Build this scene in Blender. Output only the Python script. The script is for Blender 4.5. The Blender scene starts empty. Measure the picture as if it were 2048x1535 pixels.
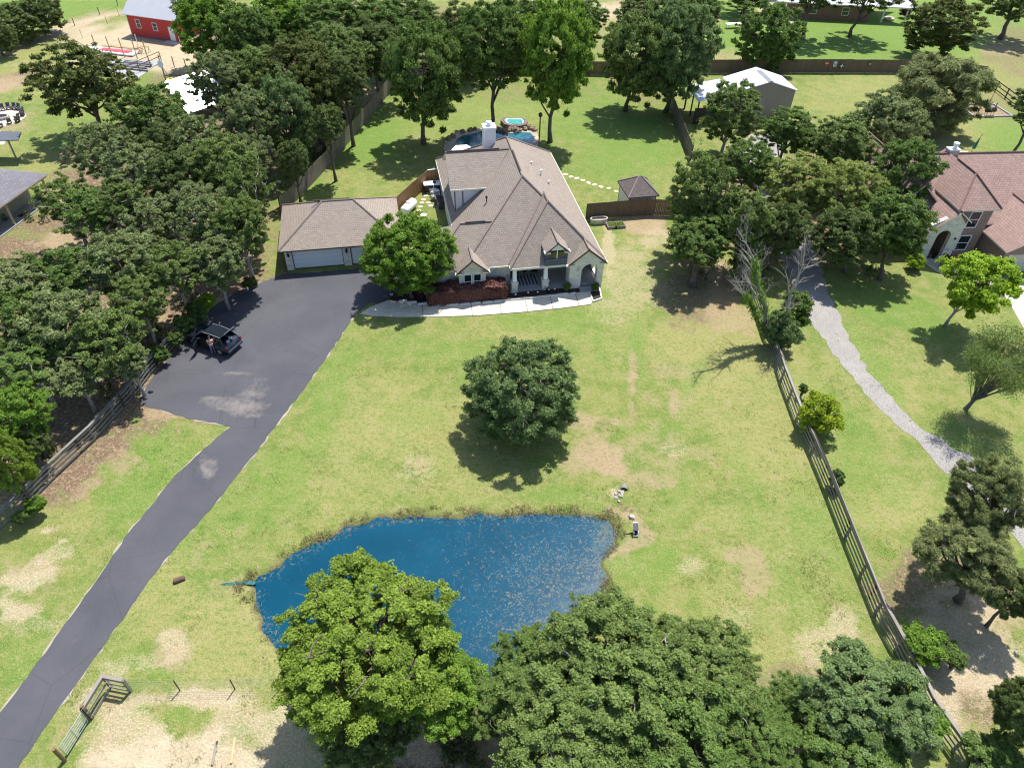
import bpy, math, random
import numpy as np
from mathutils import Vector, Matrix
R = math.radians
S = bpy.context.scene
COL = S.collection
# ------------------------------------------------------------ camera
F = 1430.0; CX, CY = 1024.0, 767.5; NX, NY = 972.0, 2320.0; CH = 40.0
_up = -Vector((NX-CX, NY-CY, F)).normalized()
_fz = Vector((0, 0, 1)); _fw = (_fz - _fz.dot(_up)*_up).normalized()
_rt = _fw.cross(_up)
if _rt.x < 0: _rt = -_rt
RM = Matrix((_rt, _fw, _up))
cam_d = bpy.data.cameras.new('camera'); cam = bpy.data.objects.new('camera', cam_d); COL.objects.link(cam)
cam_d.sensor_width = 36; cam_d.lens = 36*F/2048; cam_d.clip_start = .5; cam_d.clip_end = 6000
_x = RM @ Vector((1, 0, 0)); _y = RM @ Vector((0, -1, 0)); _z = RM @ Vector((0, 0, -1))
cam.matrix_world = Matrix(((_x.x, _y.x, _z.x, 0), (_x.y, _y.y, _z.y, 0), (_x.z, _y.z, _z.z, CH), (0, 0, 0, 1)))
S.camera = cam
RMn = np.array(RM)
def G(px, py, z=0.0):
    w = RM @ Vector((px-CX, py-CY, F)); t = (z-CH)/w.z
    return Vector((w.x*t, w.y*t, z))
def P(p):
    c = RM.transposed() @ (Vector(p)-Vector((0, 0, CH)))
    return CX+F*c.x/c.z, CY+F*c.y/c.z
# ------------------------------------------------------------ light
SUN_EL = R(63); SH = Vector((-.40, -.916)).normalized()
world = bpy.data.worlds.new('World'); S.world = world; world.use_nodes = True
wn = world.node_tree; bg = wn.nodes['Background']
sky = wn.nodes.new('ShaderNodeTexSky'); sky.sky_type = 'NISHITA'; sky.sun_disc = False
sky.sun_elevation = SUN_EL; sky.sun_rotation = math.atan2(-SH.x, -SH.y)
wn.links.new(sky.outputs[0], bg.inputs[0]); bg.inputs[1].default_value = .135
sd = bpy.data.lights.new('sun', 'SUN'); sd.energy = 5.0; sd.angle = R(.53); sd.color = (1, .955, .89)
sun = bpy.data.objects.new('sun', sd); COL.objects.link(sun)
ld = Vector((SH.x*math.cos(SUN_EL), SH.y*math.cos(SUN_EL), -math.sin(SUN_EL)))
sun.rotation_euler = ld.to_track_quat('-Z', 'Y').to_euler()
S.view_settings.view_transform = 'Standard'; S.view_settings.look = 'None'
S.view_settings.exposure = 0.74; S.view_settings.gamma = 1
S.render.engine = 'CYCLES'
S.cycles.filter_width = 1.15; S.cycles.max_bounces = 6; S.cycles.diffuse_bounces = 3; S.cycles.transparent_max_bounces = 8
# ------------------------------------------------------------ helpers
def tag(o, label=None, cat=None, group=None, kind=None):
    if label: o['label'] = label
    if cat: o['category'] = cat
    if group: o['group'] = group
    if kind: o['kind'] = kind
    return o
def empty(name, loc=(0, 0, 0), rz=0, label=None, cat=None, group=None):
    o = bpy.data.objects.new(name, None); COL.objects.link(o); o.location = loc; o.rotation_euler = (0, 0, rz)
    o.empty_display_size = .2
    return tag(o, label, cat, group)
def copy_tree(o, parent=None):
    c = o.copy(); COL.objects.link(c); c.parent = parent
    for ch in list(o.children): copy_tree(ch, c)
    return c
class MB:
    def __init__(s): s.v = []; s.f = []; s.m = []
    def add(s, vs, fs, mi=0):
        b = len(s.v); s.v += [tuple(v) for v in vs]
        for f in fs: s.f.append([b+i for i in f]); s.m.append(mi)
        return s
    def box(s, x0, x1, y0, y1, z0, z1, mi=0):
        return s.add([(x0,y0,z0),(x1,y0,z0),(x1,y1,z0),(x0,y1,z0),(x0,y0,z1),(x1,y0,z1),(x1,y1,z1),(x0,y1,z1)],
                     [(3,2,1,0),(4,5,6,7),(0,1,5,4),(1,2,6,5),(2,3,7,6),(3,0,4,7)], mi)
    def obox(s, c, sx, sy, sz, rz=0, mi=0, tilt=None):
        M = Matrix.Translation(Vector(c)) @ Matrix.Rotation(rz, 4, 'Z')
        if tilt is not None: M = M @ tilt
        vs = [M @ Vector((a*sx/2, b*sy/2, d*sz/2)) for d in (-1, 1) for a, b in ((-1,-1),(1,-1),(1,1),(-1,1))]
        return s.add(vs, [(3,2,1,0),(4,5,6,7),(0,1,5,4),(1,2,6,5),(2,3,7,6),(3,0,4,7)], mi)
    def prism(s, poly, z0, z1, mi=0, mside=None):
        n = len(poly); a = sum(poly[i][0]*poly[(i+1) % n][1]-poly[(i+1) % n][0]*poly[i][1] for i in range(n))
        if a < 0: poly = list(poly)[::-1]
        vs = [(p[0], p[1], z0) for p in poly]+[(p[0], p[1], z1) for p in poly]
        s.add(vs, [list(range(n))[::-1], list(range(n, 2*n))], mi)
        b = len(s.v)-2*n
        for i in range(n):
            j = (i+1) % n; s.f.append([b+i, b+j, b+n+j, b+n+i]); s.m.append(mi if mside is None else mside)
        return s
    def extr(s, poly, d, mi=0):
        """planar 3-D polygon extruded along the vector d"""
        n = len(poly); d = Vector(d); p = [Vector(q) for q in poly]; q = [a+d for a in p]
        nn = Vector((0, 0, 0))
        for i in range(n): nn += p[i].cross(p[(i+1) % n])
        if nn.dot(d) > 0: p, q = p[::-1], q[::-1]
        fs = [list(range(n)), list(range(n, 2*n))[::-1]]+[[(i+1) % n, i, n+i, n+(i+1) % n] for i in range(n)]
        return s.add(p+q, fs, mi)
    def tube(s, pts, rad, n=6, mi=0, cap=True):
        pts = [Vector(p) for p in pts]
        if not hasattr(rad, '__len__'): rad = [rad]*len(pts)
        b = len(s.v); k = len(pts)
        for i, p in enumerate(pts):
            t = (pts[min(i+1, k-1)]-pts[max(i-1, 0)]).normalized()
            a = t.cross(Vector((.13, .27, 1) if abs(t.z) < .9 else (1, .2, 0))).normalized(); c = t.cross(a)
            for j in range(n):
                w = 2*math.pi*j/n; s.v.append(tuple(p+(a*math.cos(w)+c*math.sin(w))*rad[i]))
        for i in range(k-1):
            for j in range(n):
                s.f.append([b+i*n+j, b+i*n+(j+1) % n, b+(i+1)*n+(j+1) % n, b+(i+1)*n+j]); s.m.append(mi)
        if cap:
            s.f.append([b+j for j in range(n)][::-1]); s.m.append(mi)
            s.f.append([b+(k-1)*n+j for j in range(n)]); s.m.append(mi)
        return s
    def lathe(s, prof, c=(0, 0, 0), n=16, mi=0, sx=1, sy=1):
        b = len(s.v); k = len(prof)
        for r_, z_ in prof:
            for j in range(n):
                w = 2*math.pi*j/n; s.v.append((c[0]+r_*sx*math.cos(w), c[1]+r_*sy*math.sin(w), c[2]+z_))
        for i in range(k-1):
            for j in range(n):
                s.f.append([b+i*n+j, b+i*n+(j+1) % n, b+(i+1)*n+(j+1) % n, b+(i+1)*n+j]); s.m.append(mi)
        s.f.append([b+j for j in range(n)][::-1]); s.m.append(mi)
        s.f.append([b+(k-1)*n+j for j in range(n)]); s.m.append(mi)
        return s
    def blob(s, c, r, mi=0, n=8, k=5, jit=0, seed=0, sq=1):
        rr = random.Random(seed); prof = []
        b = len(s.v)
        for i in range(k+1):
            t = math.pi*i/k
            for j in range(n):
                w = 2*math.pi*j/n; q = r*(1+rr.uniform(-jit, jit))
                s.v.append((c[0]+q*math.sin(t)*math.cos(w), c[1]+q*math.sin(t)*math.sin(w), c[2]-q*sq*math.cos(t)))
        for i in range(k):
            for j in range(n):
                s.f.append([b+i*n+j, b+i*n+(j+1) % n, b+(i+1)*n+(j+1) % n, b+(i+1)*n+j]); s.m.append(mi)
        return s
    def build(s, name, mats, parent=None, smooth=False, uv=True):
        me = bpy.data.meshes.new(name); me.from_pydata(s.v, [], s.f)
        if not isinstance(mats, (list, tuple)): mats = [mats]
        for m in mats: me.materials.append(m)
        me.polygons.foreach_set('material_index', s.m)
        if smooth: me.polygons.foreach_set('use_smooth', [True]*len(s.f))
        me.update()
        if uv:
            ul = me.uv_layers.new(name='UVMap').data
            for p in me.polygons:
                n = p.normal
                if abs(n.z) > .985: a = Vector((1, 0, 0)); b = Vector((0, 1, 0))
                else: a = Vector((-n.y, n.x, 0)).normalized(); b = n.cross(a)
                for li in p.loop_indices:
                    co = me.vertices[me.loops[li].vertex_index].co
                    ul[li].uv = (co.dot(a), co.dot(b))
        o = bpy.data.objects.new(name, me); COL.objects.link(o); o.parent = parent
        return o
def roof_slab(mb, polys, t=.14, top=0, side=1):
    """sloping roof planes (shared edges by coordinates) given thickness t"""
    idx = {}; vs = []; fs = []
    for pl in polys:
        f = []
        for p in pl:
            k = tuple(round(c, 3) for c in p)
            if k not in idx: idx[k] = len(vs); vs.append(Vector(p))
            f.append(idx[k])
        n = Vector((0, 0, 0))
        for i in range(len(f)): n += vs[f[i]].cross(vs[f[(i+1) % len(f)]])
        if n.z < 0: f = f[::-1]
        fs.append(f)
    N = len(vs); mb.add(vs+[v-Vector((0, 0, t)) for v in vs], fs, top)
    b = len(mb.v)-2*N
    for f in fs: mb.f.append([b+N+i for i in f[::-1]]); mb.m.append(side)
    ed = {}
    for f in fs:
        for i in range(len(f)): ed[(f[i], f[(i+1) % len(f)])] = 1
    for (a, c) in ed:
        if (c, a) not in ed: mb.f.append([b+c, b+a, b+N+a, b+N+c]); mb.m.append(side)
# ------------------------------------------------------------ materials
MATS = {}
def nmat(name):
    m = bpy.data.materials.new(name); m.use_nodes = True
    nt = m.node_tree; b = nt.nodes['Principled BSDF']
    return m, nt, b
def N(nt, t, **kw):
    n = nt.nodes.new('ShaderNode'+t)
    for k, v in kw.items():
        if k in n.inputs: n.inputs[k].default_value = v
        else: setattr(n, k, v)
    return n
def mixc(nt, fac, a, b, mode='MIX'):
    n = nt.nodes.new('ShaderNodeMix'); n.data_type = 'RGBA'; n.blend_type = mode; n.clamp_factor = True
    for s, v in ((0, fac), (6, a), (7, b)):
        if hasattr(v, 'is_output') or hasattr(v, 'links'): nt.links.new(v, n.inputs[s])
        elif s == 0: n.inputs[0].default_value = v
        else: n.inputs[s].default_value = (*v, 1) if len(v) == 3 else v
    return n.outputs[2]
def mapr(nt, x, a, b, c=0, d=1):
    n = nt.nodes.new('ShaderNodeMapRange'); nt.links.new(x, n.inputs[0])
    for i, v in enumerate((a, b, c, d)): n.inputs[1+i].default_value = v
    return n.outputs[0]
def noise(nt, co, sc, det=3, rough=.55, dist=0):
    n = N(nt, 'TexNoise'); n.inputs['Scale'].default_value = sc; n.inputs['Detail'].default_value = det
    n.inputs['Roughness'].default_value = rough; n.inputs['Distortion'].default_value = dist
    nt.links.new(co, n.inputs['Vector']); return n
def coord(nt, w='Object'): return nt.nodes.new('ShaderNodeTexCoord').outputs[w]
def geo(nt): return nt.nodes.new('ShaderNodeNewGeometry').outputs['Position']
def bump(nt, b, h, st=.3, d=.02):
    n = N(nt, 'Bump'); n.inputs['Strength'].default_value = st; n.inputs['Distance'].default_value = d
    nt.links.new(h, n.inputs['Height']); nt.links.new(n.outputs[0], b.inputs['Normal'])
def plain(name, col, rough=.6, var=.15, sc=3.0, metal=0, spec=.4):
    m, nt, b = nmat(name); c = coord(nt); n1 = noise(nt, c, sc, 4)
    d = tuple(x*(1-var) for x in col); l = tuple(min(1, x*(1+var)) for x in col)
    nt.links.new(mixc(nt, mapr(nt, n1.outputs[0], .3, .7), d, l), b.inputs['Base Color'])
    b.inputs['Roughness'].default_value = rough; b.inputs['Metallic'].default_value = metal
    b.inputs['Specular IOR Level'].default_value = spec
    return m
def shingle(name, c1, c2, mortar, w=.33, h=.21, sc=1.0):
    m, nt, b = nmat(name); uv = coord(nt, 'UV')
    bt = N(nt, 'TexBrick'); bt.offset = .5
    for k, v in (('Scale', 1), ('Mortar Size', .018), ('Mortar Smooth', .3), ('Bias', 0), ('Brick Width', w), ('Row Height', h)): bt.inputs[k].default_value = v
    bt.inputs['Color1'].default_value = (*c1, 1); bt.inputs['Color2'].default_value = (*c2, 1); bt.inputs['Mortar'].default_value = (*mortar, 1)
    nt.links.new(uv, bt.inputs['Vector'])
    n1 = noise(nt, uv, .5, 3); n2 = noise(nt, uv, 14, 2)
    c = mixc(nt, mapr(nt, n1.outputs[0], .3, .7, 0, .35), bt.outputs[0], tuple(x*1.25 for x in c2))
    c = mixc(nt, mapr(nt, n2.outputs[0], .35, .75, 0, .5), c, tuple(x*.62 for x in c1))
    nt.links.new(c, b.inputs['Base Color']); b.inputs['Roughness'].default_value = .9; b.inputs['Specular IOR Level'].default_value = .25
    bump(nt, b, bt.outputs[1], -.3, .015)
    return m
def brick(name, c1, c2, mortar, w, h, ms=.012, b2=.2, mot=None):
    m, nt, b = nmat(name); uv = coord(nt, 'UV')
    bt = N(nt, 'TexBrick'); bt.offset = .43; bt.squash = .7; bt.squash_frequency = 3
    for k, v in (('Scale', 1), ('Mortar Size', ms), ('Mortar Smooth', .2), ('Bias', 0), ('Brick Width', w), ('Row Height', h)): bt.inputs[k].default_value = v
    bt.inputs['Color1'].default_value = (*c1, 1); bt.inputs['Color2'].default_value = (*c2, 1); bt.inputs['Mortar'].default_value = (*mortar, 1)
    nt.links.new(uv, bt.inputs['Vector']); c = bt.outputs[0]
    if mot:
        n1 = noise(nt, uv, 1.6, 4, .6); c = mixc(nt, mapr(nt, n1.outputs[0], .56, .68, 0, .8), c, mot)
    n2 = noise(nt, uv, 9, 3); c = mixc(nt, mapr(nt, n2.outputs[0], .4, .7, 0, b2), c, tuple(x*.5 for x in c1))
    nt.links.new(c, b.inputs['Base Color']); b.inputs['Roughness'].default_value = .85
    bump(nt, b, bt.outputs[1], -.5, .015)
    return m
def ribbed(name, col, pitch=.3, rough=.4, metal=.0, axis=0, depth=.02, dark=.75):
    m, nt, b = nmat(name); uv = coord(nt, 'UV')
    sep = N(nt, 'SeparateXYZ'); nt.links.new(uv, sep.inputs[0])
    mm = N(nt, 'Math', operation='MULTIPLY'); nt.links.new(sep.outputs[axis], mm.inputs[0]); mm.inputs[1].default_value = 1/pitch
    fr = N(nt, 'Math', operation='FRACT'); nt.links.new(mm.outputs[0], fr.inputs[0])
    k = mapr(nt, fr.outputs[0], .86, .98)
    n1 = noise(nt, uv, .8, 4)
    c = mixc(nt, mapr(nt, n1.outputs[0], .3, .7, 0, .6), col, tuple(x*.86 for x in col))
    c = mixc(nt, k, c, tuple(x*dark for x in col))
    nt.links.new(c, b.inputs['Base Color']); b.inputs['Roughness'].default_value = rough; b.inputs['Metallic'].default_value = metal
    bump(nt, b, k, .6, depth)
    return m
def planks(name, c1, c2, pitch=.14, axis=0, stain=(.2, .2, .18)):
    """weathered boards: every board its own tone, grain along it"""
    m, nt, b = nmat(name); uv = coord(nt, 'UV')
    sep = N(nt, 'SeparateXYZ'); nt.links.new(uv, sep.inputs[0])
    mm = N(nt, 'Math', operation='MULTIPLY'); nt.links.new(sep.outputs[axis], mm.inputs[0]); mm.inputs[1].default_value = 1/pitch
    fl = N(nt, 'Math', operation='FLOOR'); nt.links.new(mm.outputs[0], fl.inputs[0])
    fr = N(nt, 'Math', operation='FRACT'); nt.links.new(mm.outputs[0], fr.inputs[0])
    wn_ = N(nt, 'TexWhiteNoise', noise_dimensions='1D'); nt.links.new(fl.outputs[0], wn_.inputs['W'])
    mp = N(nt, 'Mapping'); nt.links.new(uv, mp.inputs[0]); mp.inputs[3].default_value = (9, 1, 1) if axis == 0 else (1, 9, 1)
    n1 = noise(nt, mp.outputs[0], 1.4, 5, .7); n2 = noise(nt, uv, .55, 3)
    c = mixc(nt, wn_.outputs[0], c1, c2)
    c = mixc(nt, mapr(nt, n1.outputs[0], .45, .75, 0, .7), c, tuple(x*.55 for x in c1))
    c = mixc(nt, mapr(nt, n2.outputs[0], .45, .7, 0, .75), c, stain)
    gap = mapr(nt, fr.outputs[0], .93, .97); c = mixc(nt, gap, c, (.01, .008, .006))
    nt.links.new(c, b.inputs['Base Color']); b.inputs['Roughness'].default_value = .85
    bump(nt, b, gap, -.7, .02)
    return m
def glass(name='window_glass', col=(.012, .018, .025)):
    m, nt, b = nmat(name); b.inputs['Base Color'].default_value = (*col, 1); b.inputs['Roughness'].default_value = .06
    b.inputs['Specular IOR Level'].default_value = .8
    return m
M = {}
M['shingle'] = shingle('weathered_brown_shingles', (.310, .262, .222), (.238, .198, .166), (.105, .086, .074), .36, .20)
M['shingle_red'] = shingle('reddish_shingles', (.33, .225, .195), (.245, .162, .138), (.09, .055, .05), .42, .26)
M['shingle_grey'] = shingle('grey_shingles', (.19, .185, .205), (.13, .125, .145), (.07, .07, .08), .42, .26)
M['shingle_dark'] = shingle('dark_brown_shingles', (.17, .14, .13), (.115, .095, .09), (.05, .04, .04), .36, .22)
M['cap'] = plain('ridge_cap', (.19, .15, .13), .9, .25, 6)
M['cap_red'] = plain('ridge_cap_red', (.17, .1, .085), .9, .25, 6)
M['fascia'] = plain('cream_fascia', (.62, .58, .5), .5, .06)
M['fascia_dark'] = plain('dark_fascia', (.05, .035, .028), .6, .1)
M['white'] = plain('white_paint', (.74, .75, .76), .5, .05)
M['siding'] = ribbed('pale_lap_siding', (.68, .71, .76), .16, .6, 0, 1, .01, .7)
M['siding_white'] = ribbed('white_lap_siding', (.72, .74, .74), .16, .6, 0, 1, .01, .75)
M['siding_red'] = ribbed('red_lap_siding', (.52, .035, .035), .17, .55, 0, 1, .015, .55)
M['siding_shaded'] = ribbed('shade_blue_siding', (.07, .085, .12), .16, .6, 0, 1, .01, .6)  # blue shade on the dormer front is put into this siding colour
M['stone'] = brick('white_limestone', (.74, .72, .65), (.60, .58, .52), (.45, .44, .41), .52, .21, .014, .25, (.23, .24, .23))
M['brick_brown'] = brick('brown_brick', (.27, .17, .14), (.19, .125, .105), (.30, .27, .25), .24, .085, .01, .3)
M['brick_red'] = brick('red_brick', (.26, .12, .08), (.17, .08, .06), (.22, .18, .16), .24, .085, .01, .3)
M['metal_white'] = ribbed('white_metal_roof', (.60, .64, .71), .3, .35, 0, 0)
M['metal_grey'] = ribbed('grey_metal_roof', (.42, .43, .46), .3, .4, 0, 0)
M['metal_tan'] = ribbed('tan_metal_cladding', (.30, .265, .24), .3, .5, 0, 0, .03, .6)
M['door_white'] = ribbed('white_garage_door', (.70, .74, .80), .53, .5, 0, 1, .01, .8)
M['glass'] = glass()
M['glass_amber'] = plain('painted_amber_reflection', (.10, .08, .035), .2, .5)  # yellowish reflection in the dormer panes, painted as base colour
M['black'] = plain('black_metal', (.015, .015, .017), .4, .1)
M['darkgrey'] = plain('dark_grey_metal', (.06, .06, .065), .45, .15)
M['midgrey'] = plain('grey_metal', (.30, .31, .32), .4, .1, 3, .6)
M['galv'] = plain('galvanised_steel', (.46, .48, .46), .4, .15, 4, .5)
M['fence_grey'] = planks('grey_weathered_pickets', (.23, .195, .155), (.155, .13, .10), .14, 0, (.10, .095, .075))
M['fence_brown'] = planks('brown_pickets', (.17, .125, .085), (.12, .09, .065), .14, 0, (.21, .13, .065))
M['fence_orange'] = planks('new_cedar_pickets', (.42, .235, .115), (.33, .18, .085), .14, 0, (.26, .17, .1))
M['rail_old'] = planks('old_grey_rails', (.30, .275, .24), (.19, .17, .145), 4.88, 0, (.14, .12, .1))
M['rail_green'] = planks('lichen_grey_rails', (.24, .24, .21), (.13, .13, .115), 4.88, 0, (.08, .09, .07))
M['rail_dark'] = plain('black_rails', (.03, .022, .02), .6, .2)
M['wood_fresh'] = plain('fresh_lumber', (.50, .36, .20), .8, .2, 5)
M['wood_mid'] = plain('brown_wood', (.16, .10, .06), .8, .25, 5)
M['rust'] = plain('rusty_steel', (.11, .065, .05), .8, .25, 5)
M['bark'] = plain('oak_bark', (.12, .10, .085), .95, .35, 2.5)
M['bark_pale'] = plain('pale_bark', (.27, .25, .23), .95, .25, 2.5)
M['bark_dead'] = plain('bleached_dead_wood', (.27, .25, .225), .9, .25, 2)
def concrete(name, c, j=None, sp=.1):
    m, nt, b = nmat(name); g = geo(nt)
    n1 = noise(nt, g, .7, 5, .6); n2 = noise(nt, g, 25, 3)
    k = mixc(nt, mapr(nt, n1.outputs[0], .35, .68), tuple(x*.82 for x in c), tuple(x*1.08 for x in c))
    k = mixc(nt, mapr(nt, n2.outputs[0], .4, .7, 0, .3), k, tuple(x*.6 for x in c))
    nt.links.new(k, b.inputs['Base Color']); b.inputs['Roughness'].default_value = .85
    return m
M['concrete'] = concrete('pale_concrete', (.50, .46, .385))
M['concrete_grey'] = concrete('grey_concrete', (.30, .30, .30))
M['stone_step'] = concrete('stepping_stone', (.56, .49, .33))
# ------------------------------------------------------------ ground sheet
def spaced(lo, hi, f0, f1, step, grow=1.13):
    a = list(np.arange(f0, f1+1e-6, step)); s = step; x = f1
    while x < hi: s *= grow; x += s; a.append(x)
    s = step; x = f0
    while x > lo: s *= grow; x -= s; a.insert(0, x)
    return np.array(a)
xs = spaced(-2500, 2500, -46, 48, .3, 1.09); ys = spaced(-700, 4000, 11, 66, .3, 1.06)
GX, GY = np.meshgrid(xs, ys); VX, VY = GX.ravel(), GY.ravel()
POND = [(498,1163),(515,1158),(560,1135),(600,1110),(640,1087),(700,1061),(730,1047),(760,1041),(800,1040),(850,1036),(900,1038),(960,1034),(1010,1037),(1060,1032),(1100,1034),(1160,1033),(1190,1040),(1218,1039),(1224,1060),(1221,1083),(1206,1097),(1198,1120),(1202,1145),(1196,1170),(1199,1200),(1180,1240),(1150,1275),(1090,1310),(1010,1340),(900,1362),(790,1360),(690,1345),(610,1318),(570,1290),(548,1262),(533,1243),(520,1215),(517,1190),(512,1172)]
PW = np.array([list(G(*p))[:2] for p in POND])
def poly_sd(x, y, poly):
    """distance to the polygon edge, negative inside"""
    d = np.full(x.shape, 1e9); ins = np.zeros(x.shape, bool); n = len(poly)
    for i in range(n):
        ax, ay = poly[i]; bx, by = poly[(i+1) % n]
        ex, ey = bx-ax, by-ay; t = np.clip(((x-ax)*ex+(y-ay)*ey)/(ex*ex+ey*ey), 0, 1)
        d = np.minimum(d, np.hypot(x-ax-t*ex, y-ay-t*ey))
        if ay != by:
            c = ((ay > y) != (by > y)) & (x < (bx-ax)*(y-ay)/(by-ay)+ax); ins ^= c
    return np.where(ins, -d, d)
rng = np.random.default_rng(7)
_tab = rng.random((256, 256))
def vnoise(x, y, s):
    x = x/s+1000; y = y/s+1000; i = np.floor(x).astype(int); j = np.floor(y).astype(int); fx = x-i; fy = y-j
    fx = fx*fx*(3-2*fx); fy = fy*fy*(3-2*fy); T = lambda a, b: _tab[a % 256, b % 256]
    return (T(i, j)*(1-fx)+T(i+1, j)*fx)*(1-fy)+(T(i, j+1)*(1-fx)+T(i+1, j+1)*fx)*fy
near = (np.abs(VX) < 60) & (VY < 75)
sdp = np.full(VX.shape, 50.0); sdp[near] = poly_sd(VX[near], VY[near], PW)
wob = (vnoise(VX, VY, 1.1)-.5)*.5+(vnoise(VX, VY, .4)-.5)*.3
sdw = sdp+wob
VZ = (vnoise(VX, VY, 6)-.5)*.03*(np.abs(sdp) > 2)
VZ = np.where(sdw < .7, -.75*(1-np.clip((sdw+.55)/1.25, 0, 1))**1.3, 0)
# the little draw east of the pond and the gully west of it
def px_of(x, y):
    w = np.stack([x, y, np.full(x.shape, -CH)], 0); c = RMn.T @ w
    c2 = np.where(c[2] > 1, c[2], 1); return CX+F*c[0]/c2, CY+F*c[1]/c2, c[2] > 1
PX, PY, ok = px_of(VX, VY)
PX = np.where(ok, PX, -9999); PY = np.where(ok, PY, -9999)
nx = (vnoise(VX, VY, 2.2)-.5)*2; n2_ = (vnoise(VX, VY, .9)-.5)*2; n3_ = (vnoise(VX+50, VY, .4)-.5)*2
fld = {k: np.zeros(VX.shape) for k in ('lush', 'dry', 'dirt', 'sand', 'litter', 'mud', 'red')}
def blob(kind, cx, cy, rx, ry, s=1.0, rot=0, rag=.55, soft=.5):
    dx, dy = PX-cx, PY-cy; c, q = math.cos(R(rot)), math.sin(R(rot))
    u, v = dx*c+dy*q, -dx*q+dy*c
    r = np.hypot(u/rx, v/ry)+rag*(nx*.45+n2_*.4+n3_*.3)
    k = np.clip((1+soft*.5-r)/max(soft, .05), 0, 1)*s
    fld[kind] = np.maximum(fld[kind], k)
def strip(kind, pts, w, s=1.0, rag=.6, soft=.8):
    for (ax, ay), (bx, by) in zip(pts[:-1], pts[1:]):
        ex, ey = bx-ax, by-ay; t = np.clip(((PX-ax)*ex+(PY-ay)*ey)/(ex*ex+ey*ey), 0, 1)
        r = np.hypot(PX-ax-t*ex, PY-ay-t*ey)/w+rag*(nx*.3+n2_*.5+n3_*.4)
        fld[kind] = np.maximum(fld[kind], np.clip((1+soft*.5-r)/soft, 0, 1)*s)
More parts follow.
